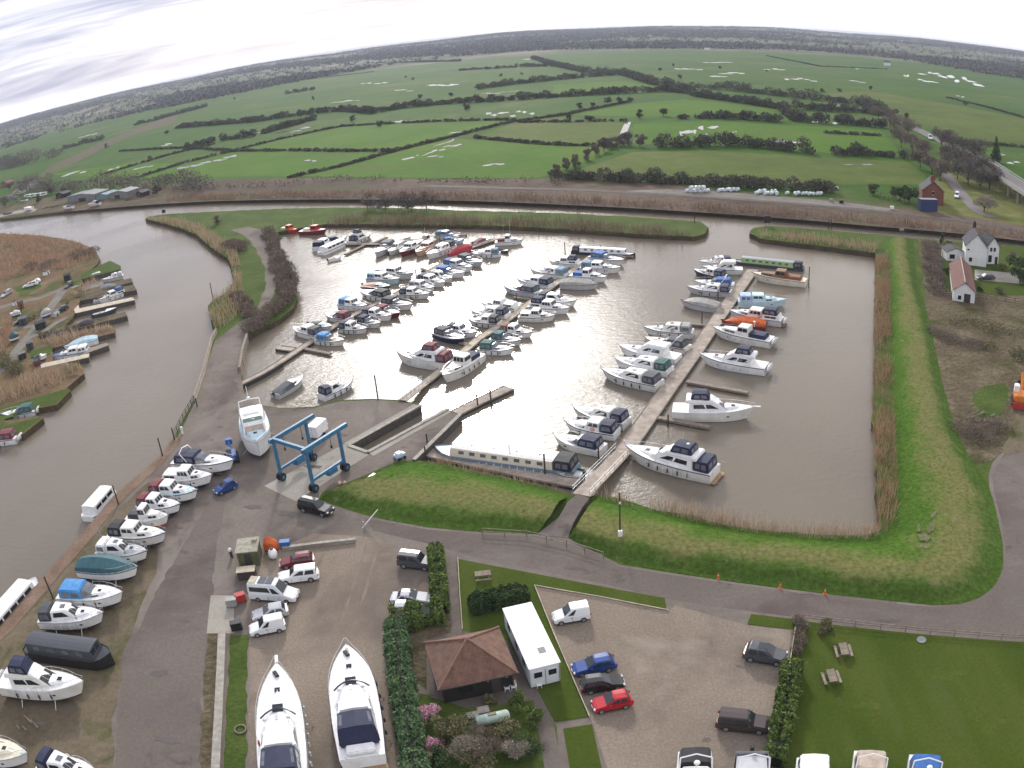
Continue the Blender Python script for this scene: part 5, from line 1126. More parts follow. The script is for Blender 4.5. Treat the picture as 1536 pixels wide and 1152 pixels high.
for a in [(567, 598, 4.2, 'tall black post on the quay left of the middle gangway', 0), (178, 757, 3.2, 'black post beside the three-window launch', 0), (244, 684, 3.2, 'tall dark post on the river quay by the sports cruiser', 0),
          (80, 898, 3.4, 'dark leaning post beside the long river launch', 0), (1077, 462, 4.0, 'tall post at the beige covered boat', WZ), (1053, 489, 3.0, 'post at the finger pier on the right-hand pontoon', WZ), (1213, 432, 5.0, 'thin post beyond the wooden cruiser', WZ),
          (848, 384, 3.6, 'post at the stern of the black and white narrowboat', WZ), (776, 462, 3.2, 'post behind the cream-decked cruiser', WZ), (625, 420, 2.6, 'post between the flat-roofed boats on left pontoon', WZ), (640, 694, 2.6, 'dark post at the houseboat landing corner', WZ), (818, 716, 3.6, 'dark post at the houseboat stern', WZ), (641, 664, 1.4, 'short dark post on the dock wall', 0),
          (262, 660, 2.2, 'short post by the riverside fence', 0), (296, 610, 1.6, 'low post on the timber river wall', 0), (898, 692, 2.2, 'post by the gangway foot', WZ), (320, 452, 5.0, 'leaning broken pile standing in the river', WZ), (1002, 640, 2.0, 'short post on right pontoon edge', WZ), (737, 608, 2.6, 'thin post on the jetty', WZ), (717, 612, 2.4, 'thin post halfway along the jetty', WZ), (698, 404, 2.2, 'short post by the blue sports cruiser', WZ)]:
    post(a[0], a[1], a[2], a[3], z=a[4])
# river marks and signs on the spits
def sign(px, py, h, w, hh, label, col, legs=2):
    p = G(px, py, 0); root = thing('sign_board', label, 'sign', (p.x, p.y, 0)); mb = MB()
    for k in range(legs):
        mb = MB(); x = (k-.5)*w*.7 if legs == 2 else 0; mb.tube((x, 0, -.2), (x, 0, h), .07, 5); mb.build('leg', M_TIMBER, root)
    mb = MB(); mb.box((0, -.09, h-hh/2), (w, .08, hh)); mb.build('board', col, root, bevel=.01)
sign(1151, 339, 3.0, 1.9, 2.0, 'black notice board on the tip of the right-hand spit', M_RUB)
sign(247, 326, 3.4, 1.8, 1.4, 'black and orange navigation board on the peninsula point', M_RUB)
sign(1352, 353, 2.0, 1.4, .5, 'low white-framed board on the right-hand spit', M_GALV)
sign(868, 322, 2.2, 1.0, .6, 'small dark notice on the middle spit', M_RUB)
for px, lab in ((1243, 'pair-left pole on the right-hand spit'), (1247, 'pair-right pole on the right-hand spit'), (1042, 'pole on the tip of the middle spit')): post(px, 345 if px > 1100 else 334, 3.2, lab, z=0, name='marker_pole')
# sheet piling round the hoist dock and the yard's river edge, each run a wall of its own
def wall(name, label, pts, t, z0, z1, m, cat='wall', group=None, cap=None, zu=0.0):
    P = [G(a, b, zu) for a, b in pts]; root = thing(name, label, cat, (P[0].x, P[0].y, 0), 0, group); o0 = Vector((P[0].x, P[0].y, 0))
    Q = [q-o0 for q in P]; Lp, Rp = ribbon_pts(Q, t); mb = MB(); r = [[(*l, z0), (*l, z1), (*q, z1), (*q, z0)] for l, q in zip(Lp, Rp)]
    mb.loft(r, cap=(True, True)); mb.f = [f[::-1] for f in mb.f]; mb.build('wall_face', m, root)
    Lp, Rp = ribbon_pts(Q, t+.15); mb = MB(); r = [[(*l, z1), (*l, z1+.10), (*q, z1+.10), (*q, z1)] for l, q in zip(Lp, Rp)]
    mb.loft(r, cap=(True, True)); mb.f = [f[::-1] for f in mb.f]; mb.build('coping', cap or M_CONCW, root)
    return root
wall('dock_wall', 'dark sheet-piled dock wall on the left side of the hoist dock', [(630, 609), (523, 669)], .5, -4, .12, M_PILING, group='hoist dock walls')
wall('dock_wall', 'dark sheet-piled wall along the outer side of the hoist dock pier', [(621, 691), (690, 623)], .5, -4, .12, M_PILING, group='hoist dock walls')
wall('dock_wall', 'low pale dock wall along the inner side of the hoist pier', [(552, 679), (672, 614)], .5, -4, .10, M_PILING, group='hoist dock walls')
wall('dock_wall', 'short concrete dock wall at the head of the hoist dock', [(523, 669), (552, 679)], .5, -4, .08, M_PILING, group='hoist dock walls')
wall('timber_river_wall', 'bleached timber retaining wall along the river beside the peninsula track', [(292, 602), (306, 560), (318, 512), (325, 499)], .35, -3, .9, M_PALEPLANK, cat='retaining wall', cap=M_TIMBER)
wall('timber_basin_wall', 'short weathered timber wall on the basin side of the peninsula track', [(371, 505), (364, 530), (360, 556)], .35, -3, .7, M_TIMBER, cat='retaining wall', cap=M_TIMBER)
wall('block_wall', 'row of grey concrete blocks along the lane edge', [(335, 952), (333, 1010), (330, 1080), (326, 1160), (322, 1260)], .75, .03, .55, M_CONCW, cat='wall')
wall('concrete_kerb', 'low pale concrete barrier across the yard right of the green shed', [(424, 826), (470, 820), (534, 813)], .35, .0, .45, M_CONCW, cat='kerb')
def fence(name, label, pts, h, step, rails, m, cat='fence', z=0.0, r=.05, pr=.06, group=None):
    P = [G(a, b, z) for a, b in pts]; root = thing(name, label, cat, (P[0].x, P[0].y, z), 0, group); o0 = P[0]
    for a, b in zip(P, P[1:]):
        a, b = a-o0, b-o0; n = max(1, round((b-a).length/step))
        for k in range(n+(1 if b == P[-1]-o0 else 0)):
            q = a.lerp(b, k/n); mb = MB(); mb.tube((q.x, q.y, 0), (q.x, q.y, h), pr, 5); mb.build('post', m, root)
        for f in rails: mb = MB(); mb.tube((a.x, a.y, h*f), (b.x, b.y, h*f), r, 4); mb.build('rail', m, root)
    return root
fence('riverside_fence', 'dark post and rail fence along the river edge of the yard', [(262, 660), (276, 632), (292, 604)], 1.5, 2.2, (.35, .65, .95), M_DKTIMBER)
fence('hooped_fence', 'weathered rail fence curving beside the access road below the bank path', [(724, 802), (790, 806), (850, 820), (905, 838)], 1.0, 2.2, (.5, .95), M_TIMBER)
fence('lawn_fence', 'low post and rail fence along the top of the big lawn', [(1205, 930), (1320, 944), (1536, 961), (1640, 972)], .8, 3.0, (.55, .95), M_TIMBER)
fence('car_park_edging', 'knee-high timber edging between car park and hedge', [(1192, 946), (1182, 1010), (1174, 1060)], .5, 2.0, (.9,), M_PALEPLANK)
fence('lawn_edging', 'thin timber edging between the triangular lawn and the car park', [(1002, 917), (900, 897), (802, 880), (830, 950), (884, 1076)], .28, 3.0, (.8,), M_PALEPLANK, r=.06)
fence('path_edging', 'low timber edging along the path to the pavilion', [(687, 838), (690, 890), (694, 946)], .3, 2.5, (.8,), M_PALEPLANK, r=.05)
fence('garden_wall_fence', 'tall dark board fence beside the scrub and the white house', [(1413, 362), (1413, 400), (1413, 437)], 1.8, 2.5, (.3, .6, .95), M_DKTIMBER)
fence('garden_fence', 'dark garden fence below the white-walled garage', [(1414, 446), (1480, 450), (1550, 462)], 1.6, 2.5, (.3, .6, .95), M_DKTIMBER)
# ------------------------------------------------------------------ mooring fingers on the west bank
def finger(label, poly, m, h=0.0):
    P = [G(a, b, h) for a, b in poly]; c = P[0]; root = thing('mooring_finger', label, 'jetty', (c.x, c.y, 0), 0, 'mooring fingers on the west bank')
    Q = [(q.x-c.x, q.y-c.y) for q in P]; mb = MB(); mb.prism(Q, -3.5, h-.06); mb.build('piling', M_PILING, root)
    mb = MB(); mb.prism(Q, h-.055, h+.04); mb.build('surface', m, root)
for a in [('farthest grassy mooring finger with timber piling', [(120, 412), (165, 391), (181, 399), (181, 404), (122, 419)], M_GRASS), ('narrow brown mooring finger below the pale cruiser', [(118, 437), (197, 417), (199, 423), (120, 445)], M_SCRUB),
          ('dark mooring finger above the blue-tented cruiser', [(150, 437), (200, 427), (205, 435), (120, 451), (118, 446)], M_SCRUB), ('pale plank mooring dock shaped like an L', [(111, 464), (118, 457), (119, 463), (199, 446), (202, 450), (113, 470)], M_PALEPLANK),
          ('weedy mooring finger with plank walkway', [(56, 500), (100, 489), (188, 468), (191, 474), (110, 495), (58, 505)], M_SCRUB), ('reedy mooring finger above the covered cruiser', [(60, 510), (165, 487), (172, 491), (172, 499), (80, 522)], M_REEDGROUND),
          ('thin timber jetty beyond the bright blue tarpaulin', [(135, 522), (160, 514), (163, 518), (116, 535)], M_TIMBER), ('floating jetty in front of the bright blue tarpaulin', [(60, 546), (85, 541), (134, 530), (133, 536), (62, 552)], M_PALEPLANK)]: finger(*a)
# ------------------------------------------------------------------ vehicles
def carpaint(c, k): return mat('car_paint_'+k, c, 0.22, 0.04, 1.0, spec=0.55, coat=0.4)
M_TYRE = mat('tyre', (.018, .018, .019), 0.85, 0.2, 5.0); M_RIM = mat('alloy_rim', (.38, .38, .40), 0.35, 0.1, 3.0, metal=0.6)
M_CARGLASS = mat('car_glass', (.03, .036, .042), 0.06, 0.15, 1.0, spec=0.6); M_LAMP = mat('lamp_glass', (.65, .65, .66), 0.1, 0.05, 2.0); M_TAIL = mat('tail_lamp', (.30, .015, .012), 0.2, 0.1, 2.0)
CARP = {'red': (.46, .012, .020), 'black': (.012, .012, .014), 'blue': (.012, .055, .25), 'white': (.78, .79, .80), 'grey': (.075, .08, .09), 'brown': (.055, .038, .036), 'silver': (.46, .47, .49), 'maroon': (.16, .018, .026), 'dgreen': (.02, .05, .05)}
def vehicle(front, rear, kind, col, label, cat='car', group='parked cars', L=None, z=0.0, wide=None):
    p, q = G(front[0], front[1], z+.55), G(rear[0], rear[1], z+.55); d = p-q; Lx = L or min(6.2, max(3.6, d.length)); d.normalize(); c = (p+q)/2
    far = c.length > 330
    root = thing({'van': 'parked_van', 'minibus': 'minibus', 'pickup': 'pickup_truck', 'lorry': 'box_lorry'}.get(kind, 'parked_car'), label, cat, (c.x, c.y, z), math.atan2(d.y, d.x), group)
    W_ = wide or {'hatch': 1.72, 'saloon': 1.78, 'estate': 1.78, 'suv': 1.88, 'van': 1.80, 'minibus': 2.05, 'pickup': 1.85, '4x4': 1.84}[kind]
    Ht = {'hatch': 1.50, 'saloon': 1.42, 'estate': 1.48, 'suv': 1.68, 'van': 1.82, 'minibus': 2.45, 'pickup': 1.80, '4x4': 1.82}[kind]
    belt = {'hatch': .95, 'saloon': .92, 'estate': .93, 'suv': 1.06, 'van': 1.05, 'minibus': 1.25, 'pickup': 1.10, '4x4': 1.12}[kind]
    hood = {'hatch': .78, 'saloon': .76, 'estate': .76, 'suv': .90, 'van': .85, 'minibus': .98, 'pickup': .98, '4x4': 1.04}[kind]
    pm = carpaint(CARP[col], col); a = Lx/2; prof = []
    hx = {'van': .20, 'minibus': .27, 'pickup': .18, '4x4': .20, 'suv': .20}.get(kind, .17)
    tail = belt if kind not in ('saloon',) else .88
    prof = [(-a, .32), (-a, .60), (-a+.06, tail-.06), (-a+.25, tail), (hx*Lx, belt), (.40*Lx, hood), (a-.10, hood-.16), (a, .52), (a-.02, .30), (.3*Lx, .24), (-.3*Lx, .24)]
    mb = MB(); r = []
    for y, k in ((-W_/2+.02, .0), (-W_/2, .05), (W_/2, .05), (W_/2-.02, .0)):
        r.append([(x, y, zz) for x, zz in prof])
    mb.loft([r[0], r[3]], closed=True, cap=(True, True)); mb.build('body', pm, root, bevel=.09, seg=2)
    x0 = {'saloon': -.34*Lx, 'pickup': -a+.12, 'van': -a+.06, 'minibus': -a+.05, '4x4': -a+.10}.get(kind, -a+.14); x1 = hx*Lx+.10
    sr = {'hatch': .45, 'saloon': .65, 'estate': .55, 'suv': .40, 'van': .08, 'minibus': .12, 'pickup': .10, '4x4': .10}[kind]; sf = {'van': .85, 'minibus': 1.0, '4x4': .55, 'pickup': .8}.get(kind, .95)
    o, P = house('roof', x0, x1, W_*.95, W_*.93, belt-.03, Ht, sr, sf, .15, pm, root, bev=.07, crown=.04)
    pane(P, 'F', .06, .94, .12, .90, M_CARGLASS, root, 'windscreen')
    if kind != 'van' or col == 'x': pane(P, 'A', .10, .90, .25, .85, M_CARGLASS, root, 'rear_window')
    if kind == 'van':
        for f in 'RL': pane(P, f, .66, .90, .15, .85, M_CARGLASS, root, 'side_window', slant=.10)
    elif kind == 'minibus':
        for f in 'RL':
            pane(P, f, .06, .66, .18, .66, M_CARGLASS, root, 'side_window'); pane(P, f, .70, .90, .10, .62, M_CARGLASS, root, 'side_window', slant=.06)
    else:
        for f in 'RL':
            pane(P, f, .10, .46, .16, .84, M_CARGLASS, root, 'side_window'); pane(P, f, .50, .90, .16, .84, M_CARGLASS, root, 'side_window', slant=.16)
    wr = .33 if kind not in ('suv', 'pickup', '4x4') else .38
    for sx in (-.30, .31):
        for s in (-1, 1):
            y = s*(W_/2-.10); x = sx*Lx
            mb = MB(); mb.tube((x, y-.12, wr), (x, y+.12, wr), wr, 14); wheel = mb.build('wheel', M_TYRE, root, bevel=.03, seg=1)
            mb = MB(); mb.tube((x, y+s*.122, wr), (x, y+s*.135, wr), wr*.62, 10); mb.build('rim', M_RIM, wheel)
    if not far:
        for s in (-1, 1):
            mb = MB(); mb.box((a-.12, s*(W_/2-.26), hood-.20), (.22, .34, .15)); mb.build('headlight', M_LAMP, root, bevel=.04)
            mb = MB(); mb.box((-a+.03, s*(W_/2-.16), belt-.16), (.10, .20, .26)); mb.build('tail_light', M_TAIL, root, bevel=.02)
            mb = MB(); mb.box((x1-.45, s*(W_/2+.08), belt+.04), (.12, .20, .14)); mb.build('wing_mirror', pm, root, bevel=.03)
        mb = MB(); mb.box((a-.02, 0, .42), (.06, W_*.55, .16)); mb.build('grille', M_RUB, root, bevel=.01)
        for e, c_ in ((a+.012, 'white'), (-a-.012, 'cream')): mb = MB(); mb.box((e, 0, .48), (.03, .52, .12)); mb.build('number_plate', deckm(c_), root)
        for s in (-1, 1):
            mb = MB(); mb.box((0, s*(W_/2-.01), .30), (Lx*.46, .05, .10)); mb.build('sill', M_RUB, root)
            for x in ((.0,) if kind == 'van' else (.16*Lx, -.06*Lx)): mb = MB(); mb.box((x, s*(W_/2-.035), .62), (.025, .075, .52)); mb.build('door_gap', M_RUB, root)
            for x in ((.1,) if kind == 'van' else (.02*Lx, -.20*Lx)): mb = MB(); mb.box((x, s*(W_/2-.01), belt-.18), (.2, .07, .05)); mb.build('door_handle', pm if kind != 'van' else M_RUB, root)
        mb = MB(); mb.box((-a+.0, 0, .42), (.08, W_*.9, .14)); mb.build('rear_bumper', M_RUB if kind in ('van', '4x4', 'minibus') else pm, root, bevel=.03)
        if kind not in ('van', 'minibus', 'pickup'): mb = MB(); mb.tube((-.3*Lx, .25, Ht-.05), (-.34*Lx, .25, Ht+.22), .012, 4); mb.build('aerial', M_RUB, root)
    if kind == '4x4' and True:
        mb = MB(); mb.tube((-a-.02, 0, .85), (-a-.2, 0, .85), .33, 12); mb.build('spare_wheel', M_TYRE, root, bevel=.03, seg=1)
    if kind == 'minibus':
        for k, x in enumerate((-.18, -.02)):
            mb = MB(); mb.box((x*Lx, 0, Ht+.07), (.85, 1.25, .05)); mb.build('roof_panel', mat('solar_panel', (.05, .06, .08), .3), root)
        mb = MB(); mb.box((-.38*Lx, 0, Ht+.08), (.9, 1.3, .06)); mb.build('roof_rack', M_PALEPLANK, root)
    if kind == 'suv':
        mb = MB(); mb.box((-.06*Lx, 0, Ht+.035), (1.1, .95, .02)); mb.build('sunroof', M_CARGLASS, root)
    return root
vehicle((888, 1059), (947, 1047), 'hatch', 'red', 'bright red hatchback, end of the car park trio')
vehicle((936, 1020), (871, 1030), 'hatch', 'black', 'black hatchback parked between the blue and the red car')
vehicle((858, 1004), (923, 992), 'estate', 'blue', 'blue hatchback parked beside the black one')
vehicle((829, 927), (884, 918), 'van', 'white', 'small white van in the car park beside the white cabin', 'van')
vehicle((1180, 987), (1116, 977), 'suv', 'grey', 'dark grey car with glass roof by the car park edging')
vehicle((1156, 1088), (1075, 1080), 'pickup', 'brown', 'dark brown pickup with hard top by the hedge', 'pickup truck')
vehicle((650, 846), (599, 840), '4x4', 'grey', 'silver-topped dark off-roader at the end of the hedge')
vehicle((646, 897), (586, 897), 'saloon', 'silver', 'silver saloon nosed against the hedge')
vehicle((640, 915), (586, 914), 'estate', 'silver', 'grey estate tucked in beside the silver saloon')
vehicle((419, 845), (472, 838), 'hatch', 'maroon', 'maroon estate car beside the white tank')
vehicle((417, 868), (478, 860), 'pickup', 'white', 'white pickup with hard top beside the maroon car', 'pickup truck')
vehicle((454, 894), (370, 888), 'minibus', 'white', 'white high-roofed camper van with roof panels', 'camper van', L=6.0)
vehicle((378, 924), (432, 914), 'estate', 'silver', 'pale silver estate beside the camper van')
vehicle((374, 946), (428, 935), 'van', 'white', 'small white van parked nearest the grass strip', 'van')
vehicle((322, 738), (354, 724), 'hatch', 'blue', 'blue hatchback alone among the boats ashore')
vehicle((501, 769), (448, 756), 'pickup', 'black', 'black pickup below the blue boat hoist', 'pickup truck', L=5.2)
vehicle((1465, 416), (1491, 416), 'estate', 'grey', 'dark car in the drive of the white house')
for a in [((32, 431), (59, 424), 'suv', 'white', 'white off-roader on the west bank grass'), ((2, 446), (17, 436), 'suv', 'silver', 'silver car at the left edge of the west bank'), ((82, 468), (102, 460), 'estate', 'dgreen', 'dark green car beside the mooring dock'), ((20, 486), (38, 480), 'hatch', 'black', 'black and white car on the west bank track'), ((98, 431), (108, 424), 'hatch', 'grey', 'dark car by the farthest mooring finger'), ((46, 424), (60, 421), 'estate', 'white', 'white estate behind the white off-roader')]:
    vehicle(*a, group='cars on the west bank')
vehicle((1397, 211), (1394, 203), 'minibus', 'white', 'white lorry on the bypass beyond the bare trees', 'lorry', L=7.0, z=.3, wide=2.4)
vehicle((1504, 259), (1493, 255), 'hatch', 'blue', 'dark blue car crossing the road bridge', z=6.1)
vehicle((1434, 297), (1437, 290), 'van', 'white', 'white van parked beside the country lane', 'van', z=.2)
# box trailer
def box_trailer():
    p = G(478, 653, 0); root = thing('box_trailer', 'white box trailer parked behind the boat hoist', 'trailer', (p.x, p.y, 0), math.radians(70))
    mb = MB(); mb.box((0, 0, 1.35), (3.4, 1.9, 1.9)); mb.build('box', deckm('white'), root, bevel=.06)
    for s in (-1, 1): mb = MB(); mb.tube((0, s*1.0, .33), (0, s*1.16, .33), .33, 12); mb.build('wheel', M_TYRE, root)
    mb = MB(); mb.box((2.4, 0, .5), (1.6, .12, .1)); mb.build('drawbar', M_GALV, root); mb = MB(); mb.box((-1.72, 0, 1.35), (.03, .04, 1.8)); mb.build('door_bar', M_GALV, root)
box_trailer()
# ------------------------------------------------------------------ blue travelling boat hoist
def hoist():
    M = mat('hoist_blue_paint', (.040, .155, .275), 0.45, 0.2, 1.2); h = 6.6
    # feet seen in the picture: near, left, far, right
    ft = [G(468, 742, 0), G(427, 716, 0), G(473, 690, 0), G(515, 706, 0)]
    c = sum(ft, Vector())/4; root = thing('boat_hoist', 'tall blue four-legged travelling boat hoist standing over the concrete pad', 'boat hoist', (c.x, c.y, 0))
    u = ((ft[3]-ft[0])+(ft[2]-ft[1])).normalized(); w = Vector((-u.y, u.x, 0)); a = abs((ft[3]-ft[0]).dot(u)+(ft[2]-ft[1]).dot(u))/4; b = abs((ft[1]-ft[0]).dot(w)+(ft[2]-ft[3]).dot(w))/4
    f = [-u*a-w*b, -u*a+w*b, u*a+w*b, u*a-w*b]; ang = math.atan2(u.y, u.x)
    for q in f:
        mb = MB(); mb.box((q.x, q.y, (h+.9)/2), (.42, .42, h-.9), ang); mb.build('leg', M, root, bevel=.03)
        for s in (-1, 1):
            e = q+w*s*.36; mb = MB(); mb.tube(e-w*.16+Vector((0, 0, .62)), e+w*.16+Vector((0, 0, .62)), .62, 16); wl = mb.build('wheel', M_TYRE, root, bevel=.05, seg=1)
            mb = MB(); mb.tube(e+w*s*.165+Vector((0, 0, .62)), e+w*s*.18+Vector((0, 0, .62)), .3, 10); mb.build('hub', M, wl)
    for s in (-1, 1):
        c0 = w*b*s; mb = MB(); mb.box((c0.x+u.x*.5, c0.y+u.y*.5, h), (2*a+2.6, .5, .6), ang); mb.build('top_beam', M, root, bevel=.04)
        mb = MB(); mb.box((c0.x, c0.y, 1.75), (2*a-.3, .34, .42), ang); mb.build('lower_beam', M, root, bevel=.03)
        mb = MB(); mb.box((c0.x+u.x*.6, c0.y+u.y*.6, 1.35), (1.8, .9, .8), ang); mb.build('power_pack', M, root, bevel=.05)
        for k in (-.55, .55):
            t = c0+u*a*k-w*s*.4; mb = MB(); mb.tube((t.x, t.y, h-.2), (t.x, t.y, h-1.9), .05, 5); mb.ell((t.x, t.y, h-2.1), (.18, .18, .28), 8, 5); mb.build('lifting_block', M_RUB, root)
    q = -u*a; mb = MB(); mb.box((q.x, q.y, h+.02), (.5, 2*b-.3, .55), ang); mb.build('cross_beam', M, root, bevel=.04)
hoist()
def forklift():
    p = G(349, 690, 0); root = thing('boat_tractor', 'blue yard tractor with jib beside the hauled-out yacht', 'tractor', (p.x, p.y, 0), math.radians(110)); M = mat('tractor_blue', (.02, .10, .33), .5, .2, 1.5)
    mb = MB(); mb.box((-.3, 0, 1.0), (2.6, 1.5, 1.0)); mb.build('body', M, root, bevel=.15)
    mb = MB(); mb.tube((.6, 0, 1.4), (2.6, 0, 2.3), .2, 8); mb.build('jib', M, root)
    mb = MB(); mb.box((2.7, 0, 2.0), (.9, 1.1, .9)); mb.build('counterweight', M, root, bevel=.1)
    mb = MB(); mb.box((-.5, .3, 1.95), (.9, .8, .9)); mb.build('cab', M_CLEAR, root, bevel=.08)
    for x, r in ((-1.1, .75), (.8, .5)):
        for s in (-1, 1): mb = MB(); mb.tube((x, s*.8, r), (x, s*1.12, r), r, 14); mb.build('wheel', M_TYRE, root, bevel=.06, seg=1)
forklift()
def excavator():
    p = G(1528, 606, 0); root = thing('excavator', 'orange excavator with red dozer blade at the right edge of the scrub', 'excavator', (p.x, p.y, 0), math.radians(60)); M = mat('excavator_orange', (.62, .19, .02), .5, .2, 1.5)
    for s in (-1, 1): mb = MB(); mb.box((0, s*1.25, .5), (4.0, .6, .95)); mb.build('track', M_TYRE, root, bevel=.3)
    mb = MB(); mb.box((-.4, 0, 1.65), (3.2, 2.5, 1.1)); mb.build('body', M, root, bevel=.15)
    mb = MB(); mb.box((.5, .75, 2.5), (1.4, 1.0, 1.5)); mb.build('cab', deckm('white'), root, bevel=.12)
    mb = MB(); mb.tube((.9, -.3, 1.9), (3.2, -.3, 4.4), .3, 6); mb.build('boom', M, root)
    mb = MB(); mb.tube((3.2, -.3, 4.4), (4.9, -.3, 2.4), .24, 6); mb.build('dipper', M, root)
    mb = MB(); mb.box((4.9, -.3, 2.0), (.9, 1.1, .8)); mb.build('bucket', M_RUB, root, bevel=.1)
    mb = MB(); mb.box((-2.6, 0, .75), (.3, 2.9, 1.1)); mb.build('blade', deckm('red'), root, bevel=.05)
excavator()
# ------------------------------------------------------------------ buildings
def tilemat(name, col, sc=2.4):
    if name in MATS: return MATS[name]
    m = mat(name, col, .85, .3, 1.5, bump=.3); nt = m.node_tree; N, L = nt.nodes, nt.links; b = N['Principled BSDF']
    tc = N.new('ShaderNodeTexCoord'); wv = N.new('ShaderNodeTexWave'); wv.bands_direction = 'Z'; wv.inputs['Scale'].default_value = sc; wv.inputs['Distortion'].default_value = .3; L.new(tc.outputs['Object'], wv.inputs['Vector'])
    bp = N.new('ShaderNodeBump'); bp.inputs['Strength'].default_value = .8; bp.inputs['Distance'].default_value = .06; L.new(wv.outputs['Fac'], bp.inputs['Height']); L.new(bp.outputs[0], b.inputs['Normal'])
    return m
M_BRICKRED = mat('red_brick', (.20, .072, .048), .9, .3, 3.0, bump=.2); M_RENDER = mat('white_render', (.72, .72, .70), .85, .08, .8); M_SLATE = tilemat('slate_roof', (.050, .050, .060)); M_REDTILE = tilemat('red_tile_roof', (.150, .064, .050)); M_BROWNTILE = tilemat('brown_tile_roof', (.165, .088, .060), 3.0)
M_BLACKWOOD = mat('black_weatherboard', (.016, .014, .013), .8, .3, 2.0, bump=.4); M_WHITEPANEL = mat('white_panel', (.66, .68, .70), .5, .06, .7); M_WHITEROOF = mat('white_flat_roof', (.86, .86, .86), .6, .05, .7); M_TIN = mat('grey_tin', (.19, .195, .195), .6, .2, .6); M_TEALTIN = mat('teal_tin', (.16, .24, .26), .6, .2, .6)
M_CHAIR = mat('white_plastic', (.78, .78, .77), .4, .04, 3.0)
def pavilion():
    E_ = [G(a, b, 2.45) for a, b in ((638, 964), (749, 940), (777, 1010), (655, 1036))]; c = sum(E_, Vector())/4; c.z = 0
    u = ((E_[1]-E_[0])+(E_[2]-E_[3])); hu = u.length/4; u.normalize(); u.z = 0; w = Vector((-u.y, u.x, 0)); hw = abs((E_[0]-E_[3]).dot(w)+(E_[1]-E_[2]).dot(w))/4
    root = thing('pavilion', 'black timber pavilion with brown hipped tile roof beside the white cabin', 'pavilion', (c.x, c.y, 0), math.atan2(u.y, u.x))
    e = [(-hu, hw, 2.45), (hu, hw, 2.45), (hu, -hw, 2.45), (-hu, -hw, 2.45)]; ap = (0, 0, 5.0); lo = [(x, y, 2.33) for x, y, z in e]
    mb = MB(); mb.add(e+[ap]+lo, [(1, 0, 4), (2, 1, 4), (3, 2, 4), (0, 3, 4), (0, 1, 6, 5), (1, 2, 7, 6), (2, 3, 8, 7), (3, 0, 5, 8), (5, 6, 7, 8)]); roof = mb.build('roof', M_BROWNTILE, root)
    for q in e: mb = MB(); mb.tube((q[0], q[1], q[2]+.03), (0, 0, 5.03), .11, 6); mb.build('hip_tiles', mat('hip_tile', (.21, .115, .078), .85, .2, 3), roof)
    mb = MB(); mb.prism([(-hu+.5, -hw+.5), (hu-.5, -hw+.5), (hu-.5, hw-.5), (-hu+.5, hw-.5)], 0, 2.40); mb.build('wall', M_BLACKWOOD, root)
    for p_, q_ in zip(e, e[1:]+e[:1]): mb = MB(); mb.tube((p_[0], p_[1], 2.36), (q_[0], q_[1], 2.36), .06, 6); mb.build('gutter', M_RUB, roof)
    for x in (-hu+.45, hu-.45): mb = MB(); mb.tube((x, -hw+.42, 0), (x, -hw+.42, 2.3), .04, 6); mb.build('downpipe', M_RUB, root)
    for x in (hu*.25, hu*.72): mb = MB(); mb.box((x, -hw+.47, 1.95), (.18, .10, .26)); mb.build('wall_lamp', deckm('white'), root)
    mb = MB(); mb.box((-hu*.3, -hw+.485, 1.4), (1.3, .05, .8)); mb.build('window', M_GLASS, root)
    mb = MB(); mb.box((hu*.45, -hw+.485, 1.05), (.9, .05, 2.0)); mb.build('door', M_DKTIMBER, root)
pavilion()
def cabin_office():
    R_ = [G(a, b, 2.75) for a, b in ((755, 913), (796, 904), (840, 993), (794, 1004))]; c = sum(R_, Vector())/4; c.z = 0
    u = ((R_[2]-R_[1])+(R_[3]-R_[0])); hl = u.length/4; u.normalize(); u.z = 0; w = Vector((-u.y, u.x, 0)); hw = abs((R_[1]-R_[0]).dot(w)+(R_[2]-R_[3]).dot(w))/4
    root = thing('portable_cabin', 'long white flat-roofed portable cabin between pavilion and car park', 'cabin', (c.x, c.y, 0), math.atan2(u.y, u.x))
    mb = MB(); mb.box((0, 0, 1.42), (2*hl, 2*hw, 2.5)); mb.build('wall', M_WHITEPANEL, root, bevel=.04)
    mb = MB(); mb.box((0, 0, 2.74), (2*hl+.16, 2*hw+.16, .13)); mb.build('roof', M_WHITEROOF, root, bevel=.03)
    for y in (-hw*.48, hw*.48): f = MB(); f.box((hl+.012, y, 1.75), (.05, .95, .85)); fr = f.build('window', M_WHITEPANEL, root); g_ = MB(); g_.box((hl+.03, y, 1.75), (.05, .80, .70)); g_.build('pane', M_GLASS, fr)
    for x in (-hl*.6, 0, hl*.55): f = MB(); f.box((x, -hw-.012, 1.75), (1.0, .05, .8)); f.build('window', M_GLASS, root)
    for x in (-hl*.75, hl*.75): f = MB(); f.box((x, 0, .10), (.35, 2*hw-.2, .2)); f.build('footing', M_CONCW, root)
    for x in (-hl*.8, -hl*.3, hl*.25, hl*.75): f = MB(); f.box((x, 0, 2.815), (.10, 2*hw, .02)); f.build('roof_seam', M_WHITEPANEL, root)
    f = MB(); f.box((hl*.55, .25*hw, 2.83), (.8, .7, .05)); f.build('roof_patch', M_TIN, root)
    f = MB(); f.tube((hl+.05, hw-.08, .2), (hl+.05, hw-.08, 2.7), .04, 6); f.build('downpipe', M_TIN, root)
    f = MB(); f.box((hl+.016, 0.02, 1.2), (.04, .06, 2.2)); f.build('corner_joint', M_TIN, root)
cabin_office()
